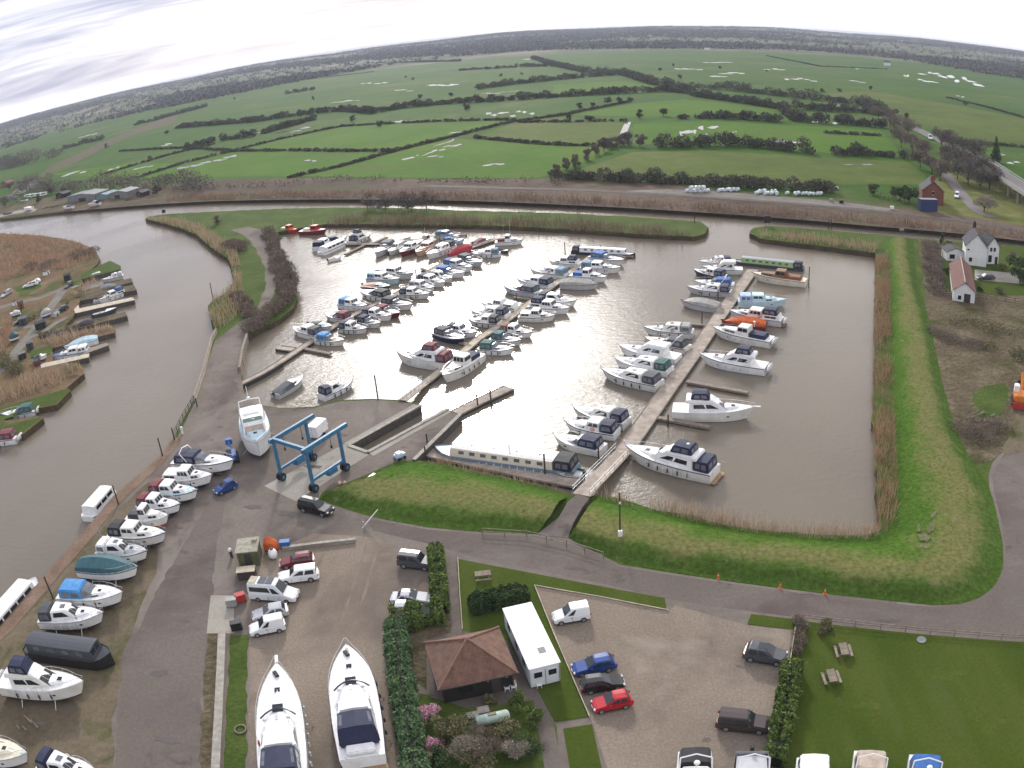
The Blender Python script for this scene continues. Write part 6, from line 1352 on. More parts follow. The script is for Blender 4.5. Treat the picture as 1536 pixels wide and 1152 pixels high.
def gable(name, label, fl, fr, depth, eave, ridge, wm, rm, cat='house', chim=None, wins=(), door=None, over=.3, zb=0.0, ridge_m=None, axis=None):
    a, b = G(*fl, zb), G(*fr, zb); d = b-a
    if axis:                       # ridge line given: near end, far end
        p, q = G(*axis[0], ridge), G(*axis[1], ridge); depth = (q-p).length; v = (q-p).normalized(); u = Vector((v.y, -v.x, 0)); wd = abs(d.dot(u)); a = Vector((p.x, p.y, zb))-u*wd/2; d = u*wd
    w = d.length; rz = math.atan2(d.y, d.x)
    root = thing(name, label, cat, (a.x, a.y, zb), rz)
    mb = MB(); v = [(0, 0, 0), (w, 0, 0), (w, depth, 0), (0, depth, 0), (0, 0, eave), (w, 0, eave), (w, depth, eave), (0, depth, eave), (w/2, 0, ridge), (w/2, depth, ridge)]
    mb.add(v, [(0, 1, 5, 8, 4), (1, 2, 6, 5), (2, 3, 7, 9, 6), (3, 0, 4, 7), (0, 3, 2, 1)]); mb.build('wall', wm, root)
    s = (ridge-eave)/(w/2); e0 = eave-over*s; mb = MB()
    for sg in (0, 1):
        x0 = -over if sg == 0 else w+over
        q = [(x0, -over, e0+.03), (w/2, -over, ridge+.03), (w/2, depth+over, ridge+.03), (x0, depth+over, e0+.03)]; t = [(x, y, z+.14) for x, y, z in q]
        f = [(0, 1, 2, 3), (7, 6, 5, 4), (0, 4, 5, 1), (1, 5, 6, 2), (2, 6, 7, 3), (3, 7, 4, 0)]
        if sg: f = [k[::-1] for k in f]
        mb.add(q+t, f)
    roof = mb.build('roof', rm, root)
    mb = MB(); mb.tube((w/2, -over, ridge+.20), (w/2, depth+over, ridge+.20), .11, 6); mb.build('ridge', ridge_m or rm, roof)
    for c in (chim or []): mb = MB(); mb.box((c[0]*w, c[1]*depth, ridge+.5), (.9, .7, 1.6)); mb.box((c[0]*w, c[1]*depth, ridge+1.5), (.7, .5, .5)); mb.build('chimney', M_BRICKRED if wm is M_BRICKRED else M_SLATE, roof)
    for f_, u, z, ww, hh in wins:
        mb = MB()
        if f_ == 'F': mb.box((u*w, -.005, z), (ww, .10, hh))
        elif f_ == 'R': mb.box((w+.005, u*depth, z), (.10, ww, hh))
        else: mb.box((-.005, u*depth, z), (.10, ww, hh))
        wn = mb.build('window', M_GLASS, root); fr = MB(); ex = .09
        for dz_ in (-hh/2-.04, hh/2+.04):
            if f_ == 'F': fr.box((u*w, -.03, z+dz_), (ww+.2, .12, .08))
            elif f_ == 'R': fr.box((w+.03, u*depth, z+dz_), (.12, ww+.2, .08))
        if fr.v: fr.build('frame', M_CHAIR, wn)['kind'] = 'stuff'
    if door: mb = MB(); mb.box((door[0]*w, -.005, 1.02), (door[1], .12, 2.04)); mb.build('door', door[2], root)
    return root, w
gable('white_house', 'white rendered house with steep slate roof beside the river', (1447, 397), (1479, 401), 9.0, 5.2, 8.4, M_RENDER, M_SLATE, chim=[(.5, .95)], wins=[('F', .25, 1.6, .9, 1.1), ('F', .12, 4.2, .6, .4), ('R', .25, 4.2, 1.2, 1.1)], door=None)
gable('house_wing', 'slate-roofed white wing on the right of the white house', (1480, 396), (1497, 396.5), 6.0, 5.0, 7.2, M_RENDER, M_SLATE, cat='house wing', wins=[('F', .3, 4.0, .7, 1.1), ('F', .6, 4.0, .7, 1.1), ('F', .25, 1.5, 1.1, 1.9)], door=(.8, .9, M_DKTIMBER))
gable('house_outbuilding', 'low slate-roofed outbuilding left of the white house', (1420, 391), (1446, 392), 4.5, 2.4, 3.4, M_RENDER, M_SLATE, cat='outbuilding', wins=[('F', .3, 1.2, 1.6, 1.2)])
gable('garage', 'white garage with long weathered red tile roof', (1431, 447), (1462, 446), 13.5, 2.6, 4.6, M_RENDER, M_REDTILE, cat='garage', wins=[('F', .3, 1.0, .8, 1.0)], door=(.65, 1.6, M_DKTIMBER), ridge_m=M_PALEPLANK, axis=((1448, 424), (1441, 386)))
gable('brick_house', 'red brick house with twin chimneys behind the blue container', (1383, 306), (1415, 309), 9.0, 5.0, 8.2, M_BRICKRED, M_SLATE, chim=[(.45, .2), (.6, .5)], wins=[('F', .5, 4.2, .8, 1.1), ('F', .5, 1.5, .9, 1.2), ('R', .4, 3.8, .9, 1.2)])
def container(a, b, m, label, h=2.6, d=2.5, name='shipping_container', cat='container'):
    p, q = G(*a, .1), G(*b, .1); v = q-p; w = v.length; root = thing(name, label, cat, (p.x, p.y, .1), math.atan2(v.y, v.x))
    mb = MB(); mb.box((w/2, d/2, h/2), (w, d, h)); mb.build('body', m, root, bevel=.04)
    mb = MB(); mb.box((w/2, d/2, h+.05), (w+.1, d+.1, .08)); mb.build('lid', M_TIN, root)
    for k in range(6): mb = MB(); mb.box((w*(k+.5)/6, -.03, h/2), (.12, .05, h*.9)); mb.build('rib', m, root)
container((1381, 317), (1406, 317.5), mat('container_blue', (.018, .035, .12), .55, .2, .8), 'dark blue container in front of the red brick house', h=4.0)
# far boatyard
gable('boat_shed', 'big open-fronted grey tin boat shed on the far bank', (102, 304), (143, 300.5), 11, 3.6, 4.6, M_TIN, M_TIN, cat='shed', door=(.55, 8.0, M_RUB))  # black panel stands in for the shade inside the open front, no door
gable('boat_shed', 'teal-grey lean-to shed between the two tin boat sheds', (145, 300), (161, 299), 9, 2.6, 3.4, M_TEALTIN, M_TEALTIN, cat='shed')
gable('boat_shed', 'smaller open-fronted tin boat shed nearest the reeds', (166, 299), (192, 297), 9, 3.4, 4.4, M_TIN, M_TIN, cat='shed', door=(.4, 5.0, M_RUB))  # open front too: its dark interior is a flat black panel, not a door
gable('chalet', 'white-gabled chalet on the left side of the far boatyard', (20, 292), (33, 290), 7, 2.8, 4.4, M_RENDER, M_SLATE, cat='chalet')
for k, (x, y, l) in enumerate([(42, 297, 'first'), (50, 296, 'second'), (58, 295, 'third'), (66, 294, 'fourth')]):
    p = G(x, y); root = thing('caravan', f'white caravan in the boatyard row, {l} from the left', 'caravan', (p.x, p.y, .1), math.radians(8), 'caravans in the far boatyard')
    mb = MB(); mb.box((0, 0, 1.5), (5.6, 2.3, 2.2)); mb.build('body', deckm('white'), root, bevel=.35)
    mb = MB(); mb.box((0, -1.16, 1.8), (3.6, .06, .7)); mb.build('window', M_GLASS, root)
    for s in (-1, 1): mb = MB(); mb.tube((0, s*1.0, .33), (0, s*1.15, .33), .33, 10); mb.build('wheel', M_TYRE, root)
def shed_green():
    p = G(376, 848, 0); root = thing('green_shed', 'mossy green tank shed with pale flat roof in the yard', 'shed', (p.x, p.y, 0), math.radians(8)); M = mat('mossy_green', (.085, .10, .045), .85, .35, 1.2, bump=.3)
    mb = MB(); mb.box((0, 1.2, 1.1), (2.7, 3.0, 2.2)); mb.build('wall', M, root, bevel=.03)
    mb = MB(); mb.box((0, 1.2, 2.26), (2.95, 3.3, .12)); r_ = mb.build('roof', mat('lichen_roof', (.30, .28, .22), .9, .3, 2), root)
    mb = MB(); mb.box((.9, 1.9, 2.5), (.7, .5, .3)); mb.build('roof_box', M_CONCW, r_)
    mb = MB(); mb.box((0, -.31, 1.0), (.9, .05, 1.8)); mb.build('door', M_DKTIMBER, root)
    p = G(372, 866, 0); root = thing('low_store', 'low timber-topped store below the mossy green shed', 'store', (p.x, p.y, 0), math.radians(8))
    mb = MB(); mb.box((0, 0, .6), (2.2, 1.1, 1.2)); mb.build('wall', M_DKTIMBER, root); mb = MB(); mb.box((0, 0, 1.24), (2.4, 1.3, .08)); mb.build('lid', M_PALEPLANK, root)
shed_green()
def small(name, label, cat, px, py, fn, rz=0, z=0.0, group=None):
    p = G(px, py, z); root = thing(name, label, cat, (p.x, p.y, z), rz, group); fn(root); return root
def f_tank(r):
    mb = MB(); mb.ell((0, 0, .75), (.62, .62, .75), 12, 8); mb.build('tank', deckm('white'), r, smooth=True); mb = MB(); mb.tube((0, 0, 1.45), (0, 0, 1.62), .22, 8); mb.build('lid', M_RUB, r)
small('water_tank', 'round white plastic tank with black lid', 'tank', 411, 838, f_tank)
def f_skip(c):
    def f(r):
        mb = MB(); mb.loft([[(-1.2, -.6, 0), (1.2, -.6, 0), (1.2, .6, 0), (-1.2, .6, 0)], [(-1.5, -.75, .9), (1.5, -.75, .9), (1.5, .75, .9), (-1.5, .75, .9)]], closed=True, cap=(True, False)); mb.build('tub', deckm(c), r)
        mb = MB(); mb.box((0, 0, .7), (2.7, 1.3, .06)); mb.build('contents', M_TIMBER, r)
    return f
boat((420, 818), (397, 819), 'covered', 'small orange covered dinghy ashore beside the white plastic tank', z=.05, can='orange', hullc='orange', stripe=None, B=1.3, fb=.55, cat='dinghy', name='dinghy')
def f_bin(c):
    def f(r):
        mb = MB(); mb.box((0, 0, .55), (1.3, .8, .9)); mb.build('bin', deckm(c), r, bevel=.05); mb = MB(); mb.box((0, .03, 1.05), (1.35, .88, .10)); mb.build('lid', deckm(c), r, bevel=.03)
        for s in (-.6, .6): mb = MB(); mb.tube((s, -.3, .1), (s, .3, .1), .09, 8); mb.build('wheel', M_TYRE, r)
    return f
small('wheeled_bin', 'blue wheeled bin right of the orange dinghy', 'bin', 429, 822, f_bin('blue'), .1)
small('wheeled_bin', 'black rubbish heap bin at the head of the grass strip', 'bin', 356, 944, f_bin('black'), .3)
small('wheeled_bin', 'red bin beside the camper van tail', 'bin', 362, 902, f_bin('red'), .5)
small('wheeled_bin', 'grey trolley bin on the concrete strip', 'bin', 349, 909, f_bin('grey'), .2)
def f_service(c):
    def f(r):
        mb = MB(); mb.box((0, 0, .55), (.35, .3, 1.1)); mb.build('body', deckm(c), r, bevel=.04)
        mb = MB(); mb.ell((0, 0, 1.15), (.27, .27, .30), 10, 6); mb.build('hood', deckm('white'), r, smooth=True)
    return f
small('service_post', 'stubby white service post by the riverside fence', 'service post', 274, 651, f_service('white')); small('service_post', 'white-topped dark service post left of the green shed', 'service post', 348, 836, f_service('dgrey'))
def f_table(r):
    mb = MB(); [mb.box((0, y, .76), (1.8, .16, .05)) for y in (-.34, -.17, 0, .17, .34)]; mb.build('table_top', M_TIMBER, r)
    for s in (-1, 1): mb = MB(); mb.box((0, s*.78, .45), (1.8, .28, .05)); mb.build('seat', M_TIMBER, r)
    for x in (-.6, .6):
        for s in (-1, 1): mb = MB(); mb.tube((x, s*.62, 0), (x, s*.25, .74), .05, 4); mb.build('leg', M_TIMBER, r)
        mb = MB(); mb.box((x+.06, 0, .40), (.05, 1.7, .10)); mb.build('crossbar', M_TIMBER, r)
small('picnic_table', 'timber picnic table nearer the bushy shrub on the big lawn', 'picnic table', 1264, 981, f_table, math.radians(82), group='picnic tables')
small('picnic_table', 'timber picnic table nearer the bottom edge on the big lawn', 'picnic table', 1246, 1021, f_table, math.radians(86), group='picnic tables')
small('picnic_table', 'timber picnic table on the triangular lawn', 'picnic table', 725, 868, f_table, math.radians(4), group='picnic tables')
def f_bench(r):
    mb = MB(); mb.box((0, 0, .45), (1.6, .42, .05)); mb.build('seat', M_PALEPLANK, r); mb = MB(); mb.box((0, .22, .75), (1.6, .05, .4)); mb.build('backrest', M_PALEPLANK, r)
    for x in (-.7, .7): mb = MB(); mb.box((x, 0, .22), (.07, .4, .43)); mb.build('leg', M_PALEPLANK, r)
small('garden_bench', 'pale timber bench against the dark hedge on the triangular lawn', 'bench', 757, 889, f_bench, math.radians(188))
def f_chair(r):
    mb = MB(); mb.box((0, 0, .42), (.5, .5, .05)); mb.build('seat', M_CHAIR, r, bevel=.02); mb = MB(); mb.box((0, .26, .70), (.5, .05, .55)); mb.build('backrest', M_CHAIR, r, bevel=.02)
    for x in (-.21, .21):
        for y in (-.2, .22): mb = MB(); mb.tube((x*1.1, y*1.1, 0), (x, y, .41), .03, 5); mb.build('leg', M_CHAIR, r)
        mb = MB(); mb.box((x*1.22, .02, .62), (.05, .45, .04)); mb.build('armrest', M_CHAIR, r)
for x, y, l in ((761, 1036, 'left white plastic chair of the pair outside the pavilion'), (771, 1034, 'right white plastic chair of the pair outside the pavilion'), (809, 1031, 'white plastic chair outside the portable cabin end')): small('plastic_chair', l, 'chair', x, y, f_chair, math.radians(5), group='white plastic chairs')
def f_gas(r):
    M = mat('pale_green_tank', (.42, .53, .45), .45, .15, 1.5); mb = MB(); mb.tube((-1.35, 0, .95), (1.35, 0, .95), .55, 18); mb.ell((-1.35, 0, .95), (.3, .55, .55), 12, 8); mb.ell((1.35, 0, .95), (.3, .55, .55), 12, 8); mb.build('tank', M, r, smooth=True)
    mb = MB(); mb.box((0, 0, 1.53), (.8, .35, .14)); mb.build('valve_cover', M_TIMBER, r)
    for x in (-.9, .9): mb = MB(); mb.box((x, 0, .2), (.2, .8, .4)); mb.build('support', M_CONCW, r)
small('gas_tank', 'pale green horizontal gas tank behind the shrubs', 'gas tank', 740, 1087, f_gas, math.radians(12))
def f_crate(r): mb = MB(); mb.box((0, 0, .35), (1.0, .8, .7)); mb.build('body', M_TIN, r, bevel=.02); mb = MB(); mb.box((0, 0, .73), (1.1, .9, .06)); mb.build('lid', M_CONCW, r)
small('meter_box', 'grey meter box behind the pale green gas tank', 'box', 726, 1072, f_crate, .2); small('meter_box', 'low grey box left of the gas tank', 'box', 710, 1080, f_crate, .2)
def f_kayak(c):
    def f(r):
        mb = MB(); rr = []
        for k in range(11):
            t = k/10; x = -1.6+3.2*t; w = .36*math.sin(math.pi*max(.03, min(.97, t)))**.7; rr.append([(x, -w, .25), (x, -w*.7, .02), (x, w*.7, .02), (x, w, .25), (x, 0, .34)])
        mb.loft(rr, closed=True, cap=(True, True)); mb.build('hull', deckm(c), r); mb = MB(); mb.ell((-.1, 0, .33), (.42, .22, .05), 10, 4); mb.build('cockpit', M_RUB, r)
    return f
small('kayak', 'red kayak leaning by the hedge foot', 'kayak', 636, 1122, f_kayak('red'), math.radians(100), z=.3); small('kayak', 'yellow-orange kayak beside the red kayak', 'kayak', 645, 1124, f_kayak('peach'), math.radians(96), z=.3)
def f_cone(r): mb = MB(); mb.tube((0, 0, .04), (0, 0, .75), .17, 10, .04); mb.build('cone_body', deckm('orange'), r); mb = MB(); mb.box((0, 0, .02), (.42, .42, .04)); mb.build('base', deckm('orange'), r); mb = MB(); mb.tube((0, 0, .38), (0, 0, .54), .105, 10, .08); mb.build('band', deckm('white'), r)
for x, y, l in ((1077, 868, 'traffic cone farthest left along the road edge'), (1170, 882, 'traffic cone in the middle of the road edge row'), (1237, 891, 'traffic cone farthest right along the road edge')): small('traffic_cone', l, 'traffic cone', x, y, f_cone, group='traffic cones')
def f_pole(r): mb = MB(); mb.tube((0, 0, -.2), (0, 0, 6.2), .11, 8, .08); mb.build('pole_shaft', M_DKTIMBER, r); mb = MB(); mb.box((.0, -.2, .65), (.5, .3, .9)); mb.build('meter_cabinet', deckm('white'), r, bevel=.02); mb = MB(); mb.box((0, -.12, 4.9), (.2, .15, .25)); mb.build('lamp_head', deckm('white'), r)
small('utility_pole', 'dark utility pole with white cabinet on the flood bank', 'utility pole', 930, 806, f_pole, z=.9)
def f_barrier(r):
    mb = MB(); mb.tube((0, 0, .0), (0, 0, 1.1), .07, 6); mb.build('post', M_GALV, r); mb = MB(); mb.tube((-.3, 0, .15), (1.9, 0, 2.3), .06, 6); mb.build('boom', deckm('white'), r); mb = MB(); mb.tube((-.1, .35, .15), (2.1, .35, 2.3), .06, 6); mb.build('boom_brace', deckm('white'), r)
small('road_barrier', 'raised white road barrier at the corner of the grass bank', 'barrier', 547, 793, f_barrier, .2)
def f_quad(r): mb = MB(); mb.box((0, 0, .5), (1.4, .7, .4)); mb.build('body', deckm('white'), r, bevel=.1); [MB().tube((x, s*.4, .28), (x, s*.58, .28), .28, 10).build('wheel', M_TYRE, r) for x in (-.5, .5) for s in (-1, 1)]
small('quad_bike', 'small white and black quad bike at the edge of the grass bank', 'quad bike', 559, 719, f_quad, 1.0)
def f_cart(r): mb = MB(); mb.box((0, 0, .6), (1.7, 1.0, .5)); mb.build('body', deckm('lightblue'), r, bevel=.08); mb = MB(); mb.box((-.1, 0, .95), (.9, .9, .3)); mb.build('cover', deckm('white'), r, bevel=.08); [MB().tube((x, s*.5, .25), (x, s*.66, .25), .25, 10).build('wheel', M_TYRE, r) for x in (-.5, .5) for s in (-1, 1)]
small('pump_cart', 'pale blue wheeled pump cart on the hoist dock pier', 'cart', 600, 688, f_cart, .7)
def f_heap(c, n, s=1.0, sd=1):
    def f(r):
        rnd = random.Random(sd)
        mb = MB()
        for k in range(n): mb.box((rnd.uniform(-1, 1)*s, rnd.uniform(-.8, .8)*s, .15+rnd.uniform(0, .3)), (rnd.uniform(.8, 2.2), .16, .10), rnd.uniform(-.5, .5))
        mb.build('planks', c, r); r.children[0]['kind'] = 'stuff'
    return f
small('timber_heap', 'heap of pale planks and pallets by the hoist quay', 'timber heap', 456, 607, f_heap(M_PALEPLANK, 14, 1.6, 2), .2); small('timber_heap', 'heap of branches and boards on the scrub', 'timber heap', 1476, 630, f_heap(M_TIMBER, 16, 2.2, 3), .3)
small('timber_heap', 'broken boards lying on the mossy ground', 'timber heap', 40, 1090, f_heap(M_TIMBER, 4, 1.2, 4), -.3)
def f_buoys(r):
    for k, (x, y) in enumerate(((0, 0), (.7, .1))): MB().ell((x, y, .3), (.3, .3, .3), 8, 6).build('float', deckm('peach'), r, smooth=True)
small('mooring_buoys', 'yellow-orange mooring buoys on the dock pier near the grass', 'buoys', 510, 728, f_buoys)
def f_ring(r):
    mb = MB(); P_ = [(.6*math.cos(a*math.pi/8), .6*math.sin(a*math.pi/8), .12) for a in range(17)]; mb.path(P_, .09, 6); mb.build('hose_loop', M_TIMBER, r)
small('hose_coil', 'coil of hose lying on the grass strip', 'hose', 361, 1095, f_ring)
def f_cover(r): mb = MB(); mb.tube((0, 0, .0), (0, 0, .08), .55, 16); mb.build('cover', M_TIN, r); mb = MB(); mb.tube((0, 0, .08), (0, 0, .12), .12, 8); mb.build('handle', M_TIN, r)
small('manhole_cover', 'round grey-green cover in the big lawn', 'cover', 1382, 960, f_cover, z=.06)
# wrapped bales and yard clutter on the far gravel
def bale(px, py, label, L_, W_, h):
    p = G(px, py, .15); root = thing('bale_stack', label, 'bale stack', (p.x, p.y, .15), math.radians(-6)); M = mat('white_wrap', (.66, .70, .74), .4, .12, 1.0); n = max(1, int(L_/1.4)); rnd = random.Random(px)
    mb = MB()
    for k in range(n):
        for q in range(1 if h < 2 else 2-(k in (0, n-1))):
            a = rnd.uniform(-.5, .5); x = -L_/2+k*1.35+rnd.uniform(-.35, .35); y = rnd.uniform(-.8, .8)*(h < 2); c_, s_ = .6*math.cos(a+1.57*(rnd.random() < .4)), .6*math.sin(a+1.57); zz = .62+q*1.1
            if rnd.random() < .15 and h < 2: continue
            mb.tube((x-c_, y-s_, zz), (x+c_, y+s_, zz), rnd.uniform(.5, .66), 9)
    o = mb.build('wrapped_bales', M, root); o['kind'] = 'stuff'
bale(1051, 288, 'white wrapped bale stack shaped like a tunnel on the far gravel', 9, 2, 2); bale(1190, 292, 'long row of white wrapped bales on the far gravel', 26, 2, 1.2); bale(1158, 289, 'scattered white bales left of the long bale row', 8, 2, 1); bale(1098, 287, 'low pale stack between the two bale heaps', 9, 2, 1)
for x, y, c, l in ((1247, 303, 'grey', 'grey cabin-like bin on the far gravel'), (1262, 305, 'black', 'dark machine on the far gravel'), (1338, 314, 'white', 'white tank by the far railway'), (1255, 284, 'white', 'white trailer box in the far allotments')): small('storage_box', l, 'storage box', x, y, f_bin(c), .1, z=.1)
# sheds and oddments of the west bank plots
for k, (x, y, w_, h_, c, l) in enumerate([(102, 421, 2.2, 2.0, 'black', 'tarred hut at the farthest mooring finger'), (36, 487, 2.6, 2.1, 'dgrey', 'grey hut beside the west bank track'), (62, 492, 3.2, 1.8, 'black', 'low dark hut at the weedy mooring finger'), (46, 524, 2.0, 1.9, 'dgrey', 'dark hut on the small grass plot'), (32, 463, 2.0, 2.0, 'wood', 'brown hut in the west reeds'), (34, 538, 2.0, 1.5, 'black', 'small dark store behind the blue tarpaulin'), (57, 548, 1.6, 1.2, 'maroon', 'reddish locker by the floating jetty'), (112, 432, 2.4, .4, 'lime', 'pale green upturned raft on the mooring grass'), (22, 458, 1.2, 1.2, 'white', 'white round-topped tank in the west reeds'), (84, 474, 2.2, .9, 'palegrey', 'pale plank stack near the dock'), (70, 412, 2.4, 1.4, 'white', 'white trailer under the marsh bushes')]):
    p = G(x, y, 0); root = thing('plot_hut', l, 'hut', (p.x, p.y, 0), math.radians(10+7*k), 'huts on the west bank plots')
    mb = MB(); mb.box((0, 0, h_/2), (w_, w_*.75, h_)); mb.build('wall', deckm(c), root, bevel=.03)
    mb = MB(); mb.loft([[(-w_*.56, -w_*.45, h_), (-w_*.56, 0, h_*1.25), (-w_*.56, w_*.45, h_)], [(w_*.56, -w_*.45, h_), (w_*.56, 0, h_*1.25), (w_*.56, w_*.45, h_)]], cap=(True, True)); mb.build('roof', M_TIN if k % 2 else M_SLATE, root)
    mb = MB(); mb.box((0, -w_*.385, h_*.42), (w_*.28, .05, h_*.8)); mb.build('door', M_DKTIMBER, root)
for k, (x, y, l) in enumerate([(70, 312, 'rusty heap behind the far quay'), (84, 310, 'dark scrap heap left of the big tin shed'), (120, 307, 'scrap heap in front of the big tin shed'), (150, 304, 'timber heap in front of the teal shed'), (196, 299, 'pale heap right of the smaller tin shed')]):
    small('scrap_heap', l, 'heap', x, y, f_heap([M_BRICKRED, M_DKTIMBER, M_TIMBER][k % 3], 40, 3.0, 10+k), .2*k, z=.1)
boat((95, 311), (112, 309), 'cuddy', 'white launch laid up before the big tin shed', z=.9, can='grey', L=9, B=3); boat((132, 307), (146, 305), 'cruiser', 'old cruiser laid up before the tin sheds', z=.9, can='dgrey', L=9, B=3); boat((30, 300), (44, 298), 'covered', 'covered boat laid up by the caravans', z=.9, can='dgrey', L=9, B=3)
for fl_, fr_, d_, e_, r_, wm_, rm_, l_ in [((2, 281), (12, 280), 7, 3.2, 5.4, M_BRICKRED, M_REDTILE, 'brick cottage among bare trees at the far left'), ((40, 283), (50, 282), 6, 3.0, 5.0, M_RENDER, M_SLATE, 'pale cottage behind the caravan row'), ((2, 303), (16, 301), 6, 2.6, 4.0, M_TIN, M_SLATE, 'low grey shed at the left edge of the far boatyard'), ((84, 298), (96, 297), 6, 2.6, 3.8, M_BLACKWOOD, M_SLATE, 'low dark shed left of the big tin shed'), ((205, 296), (214, 295.5), 5, 2.4, 3.4, M_BLACKWOOD, M_TIN, 'small dark shed at the right end of the far boatyard')]:
    gable('riverside_shed', l_, fl_, fr_, d_, e_, r_, wm_, rm_, cat='shed', wins=[('F', .5, 1.6, 1.4, 1.0)])
# road bridge at the right edge
def bridge():
    zd = 6.0; A = [G(a, b, zd) for a, b in ((1478, 243), (1500, 258), (1536, 282), (1640, 350))]; root = thing('road_bridge', 'concrete road bridge on pillars at the right edge', 'bridge', (A[0].x, A[0].y, 0)); o0 = Vector((A[0].x, A[0].y, 0)); Q = [q-o0 for q in A]
    Lp, Rp = ribbon_pts(Q, 9.5); mb = MB(); mb.loft([[(*l, zd-.9), (*l, zd), (*r, zd), (*r, zd-.9)] for l, r in zip(Lp, Rp)], cap=(True, True)); mb.f = [f[::-1] for f in mb.f]; mb.build('deck', M_CONCW, root)
    L2, R2 = ribbon_pts(Q, 8.2); mb = MB(); mb.loft([[(*r, zd+.02), (*l, zd+.02)] for l, r in zip(L2, R2)]); mb.f = [f[::-1] for f in mb.f]; mb.build('carriageway', M_ROAD, root)
    for S_ in (Lp, Rp): mb = MB(); mb.path([(*s, zd+.95) for s in S_], .10, 4); mb.path([(*s, zd+.5) for s in S_], .10, 4); mb.build('parapet', M_GALV, root)
    for t in (.10, .3, .5, .7, .9):
        d = Q[2]-Q[0]; c = Q[0]+d*t*1.15
        for s in (-3.2, 3.2): n = Vector((-d.y, d.x, 0)).normalized(); mb = MB(); mb.tube((c.x+n.x*s, c.y+n.y*s, -.1), (c.x+n.x*s, c.y+n.y*s, zd-.9), .45, 8); mb.build('pillar', M_CONCW, root)
bridge()
for x, y in ((595, 69.5), (670, 62.5), (934, 69), (966, 68), (1060, 60), (1220, 70), (1330, 67), (1190, 64)):
    p = G(x, y, 4.0); r = p.length
    if p.y > 0 and r < 6500:
        hz = hill(p.x, p.y); p = G(x, y, hz+4); hz = hill(p.x, p.y); root = thing('far_house', f'tiny white house among the far woods {"left" if x < 700 else "middle" if x < 1000 else "right"} of the skyline', 'house', (p.x, p.y, hz), 0, 'white houses on the far rise')
        mb = MB(); mb.box((0, 0, 3), (12, 7, 6)); mb.build('wall', M_RENDER, root); mb = MB(); mb.loft([[(-6.5, -4, 6), (-6.5, 0, 9), (-6.5, 4, 6)], [(6.5, -4, 6), (6.5, 0, 9), (6.5, 4, 6)]], cap=(True, True)); mb.build('roof', M_SLATE, root)
# ------------------------------------------------------------------ trees, hedges, reeds, far woods, haze
M_BARE = leafmat('bare_twigs', (.080, .068, .060), (.200, .168, .145), .25); M_BARE2 = leafmat('brown_twigs', (.125, .100, .078), (.285, .225, .175), .3); M_HEDGE = leafmat('winter_hedge', (.050, .054, .038), (.140, .134, .098), .2)
M_EVER = leafmat('evergreen_leaves', (.020, .048, .016), (.085, .130, .046), .9); M_HEDGEG = leafmat('clipped_hedge_leaves', (.050, .095, .020), (.190, .250, .062), .9); M_LAUREL = leafmat('laurel_leaves', (.046, .100, .040), (.195, .285, .135), 1.2); M_OLIVE = leafmat('olive_shrub_leaves', (.090, .092, .036), (.260, .235, .125), .8)
M_BLOSSOM = leafmat('pink_blossom', (.42, .18, .26), (.75, .46, .54), 1.5); M_REED = leafmat('dry_reed', (.34, .245, .155), (.64, .49, .34), .5); M_REED2 = leafmat('russet_reed', (.31, .190, .115), (.57, .385, .255), .4); M_TWIGTREE = leafmat('pale_twigs', (.20, .175, .135), (.44, .38, .30), .5)
M_BARK = mat('bark', (.065, .052, .042), .9, .3, 2.0, bump=.4); M_WOOD = leafmat('far_woodland', (.055, .060, .056), (.115, .112, .092), .006)
BARES = {'bare_twigs', 'brown_twigs', 'pale_twigs', 'winter_hedge'}
def along(pts, step, z=0.0):
    P = [G(a, b, z) for a, b in pts]; out = []
    for a, b in zip(P, P[1:]):
        n = max(1, int((b-a).length/step)); out += [a.lerp(b, k/n) for k in range(n)]
    return out+[P[-1]]
def hedge(label, pts, h, w, m, n_per=26, leaf=.9, name='hedgerow', cat='hedge', group='hedgerows on the marsh', seed=0, gaps=0.0, zmin=.35, bumpy=.35, step=None, kind=None, trunk=True):
    rnd = random.Random(seed+len(pts)*7+int(pts[0][0])); A = along(pts, step or w*.8); c = A[0]; blobs = []
    root = thing(name, label, cat, (c.x, c.y, 0), 0, group); tr = MB()
    for q in A:
        if rnd.random() < gaps: continue
        hh = h*rnd.uniform(1-bumpy, 1+bumpy); ww = w*rnd.uniform(.4, .62)
        blobs.append((q.x-c.x+rnd.uniform(-.25, .25)*w, q.y-c.y+rnd.uniform(-.25, .25)*w, hh*.5, ww*1.15, ww*1.15, hh*.52))
        if trunk and rnd.random() < .5: b = blobs[-1]; tr.tube((b[0], b[1], 0), (b[0], b[1], hh*.7), .12+.02*h, 4, .04)
    if not blobs: blobs = [(0, 0, h*.5, w*.5, w*.5, h*.5)]
    n = max(30, int(n_per*len(blobs))); rng = np.random.default_rng(abs(seed+int(pts[0][0]*3))); tw = m.name in BARES; l0 = leaf; leaf = min(leaf, max(.16, c.length*.0011)); n = int(n*min(3.0, (l0/leaf)**1.4))
    np_quads('foliage', leaf_quads(blobs, int(n*(1.7 if tw else 1)), leaf*(1.15 if tw else 1), rng, .25 if tw else .35, .34 if tw and m is not M_HEDGE else .75, 1.1 if tw else 0), m, root)
    if tr.v: tr.build('stems', M_BARK, root)['kind'] = 'stuff'
    return root
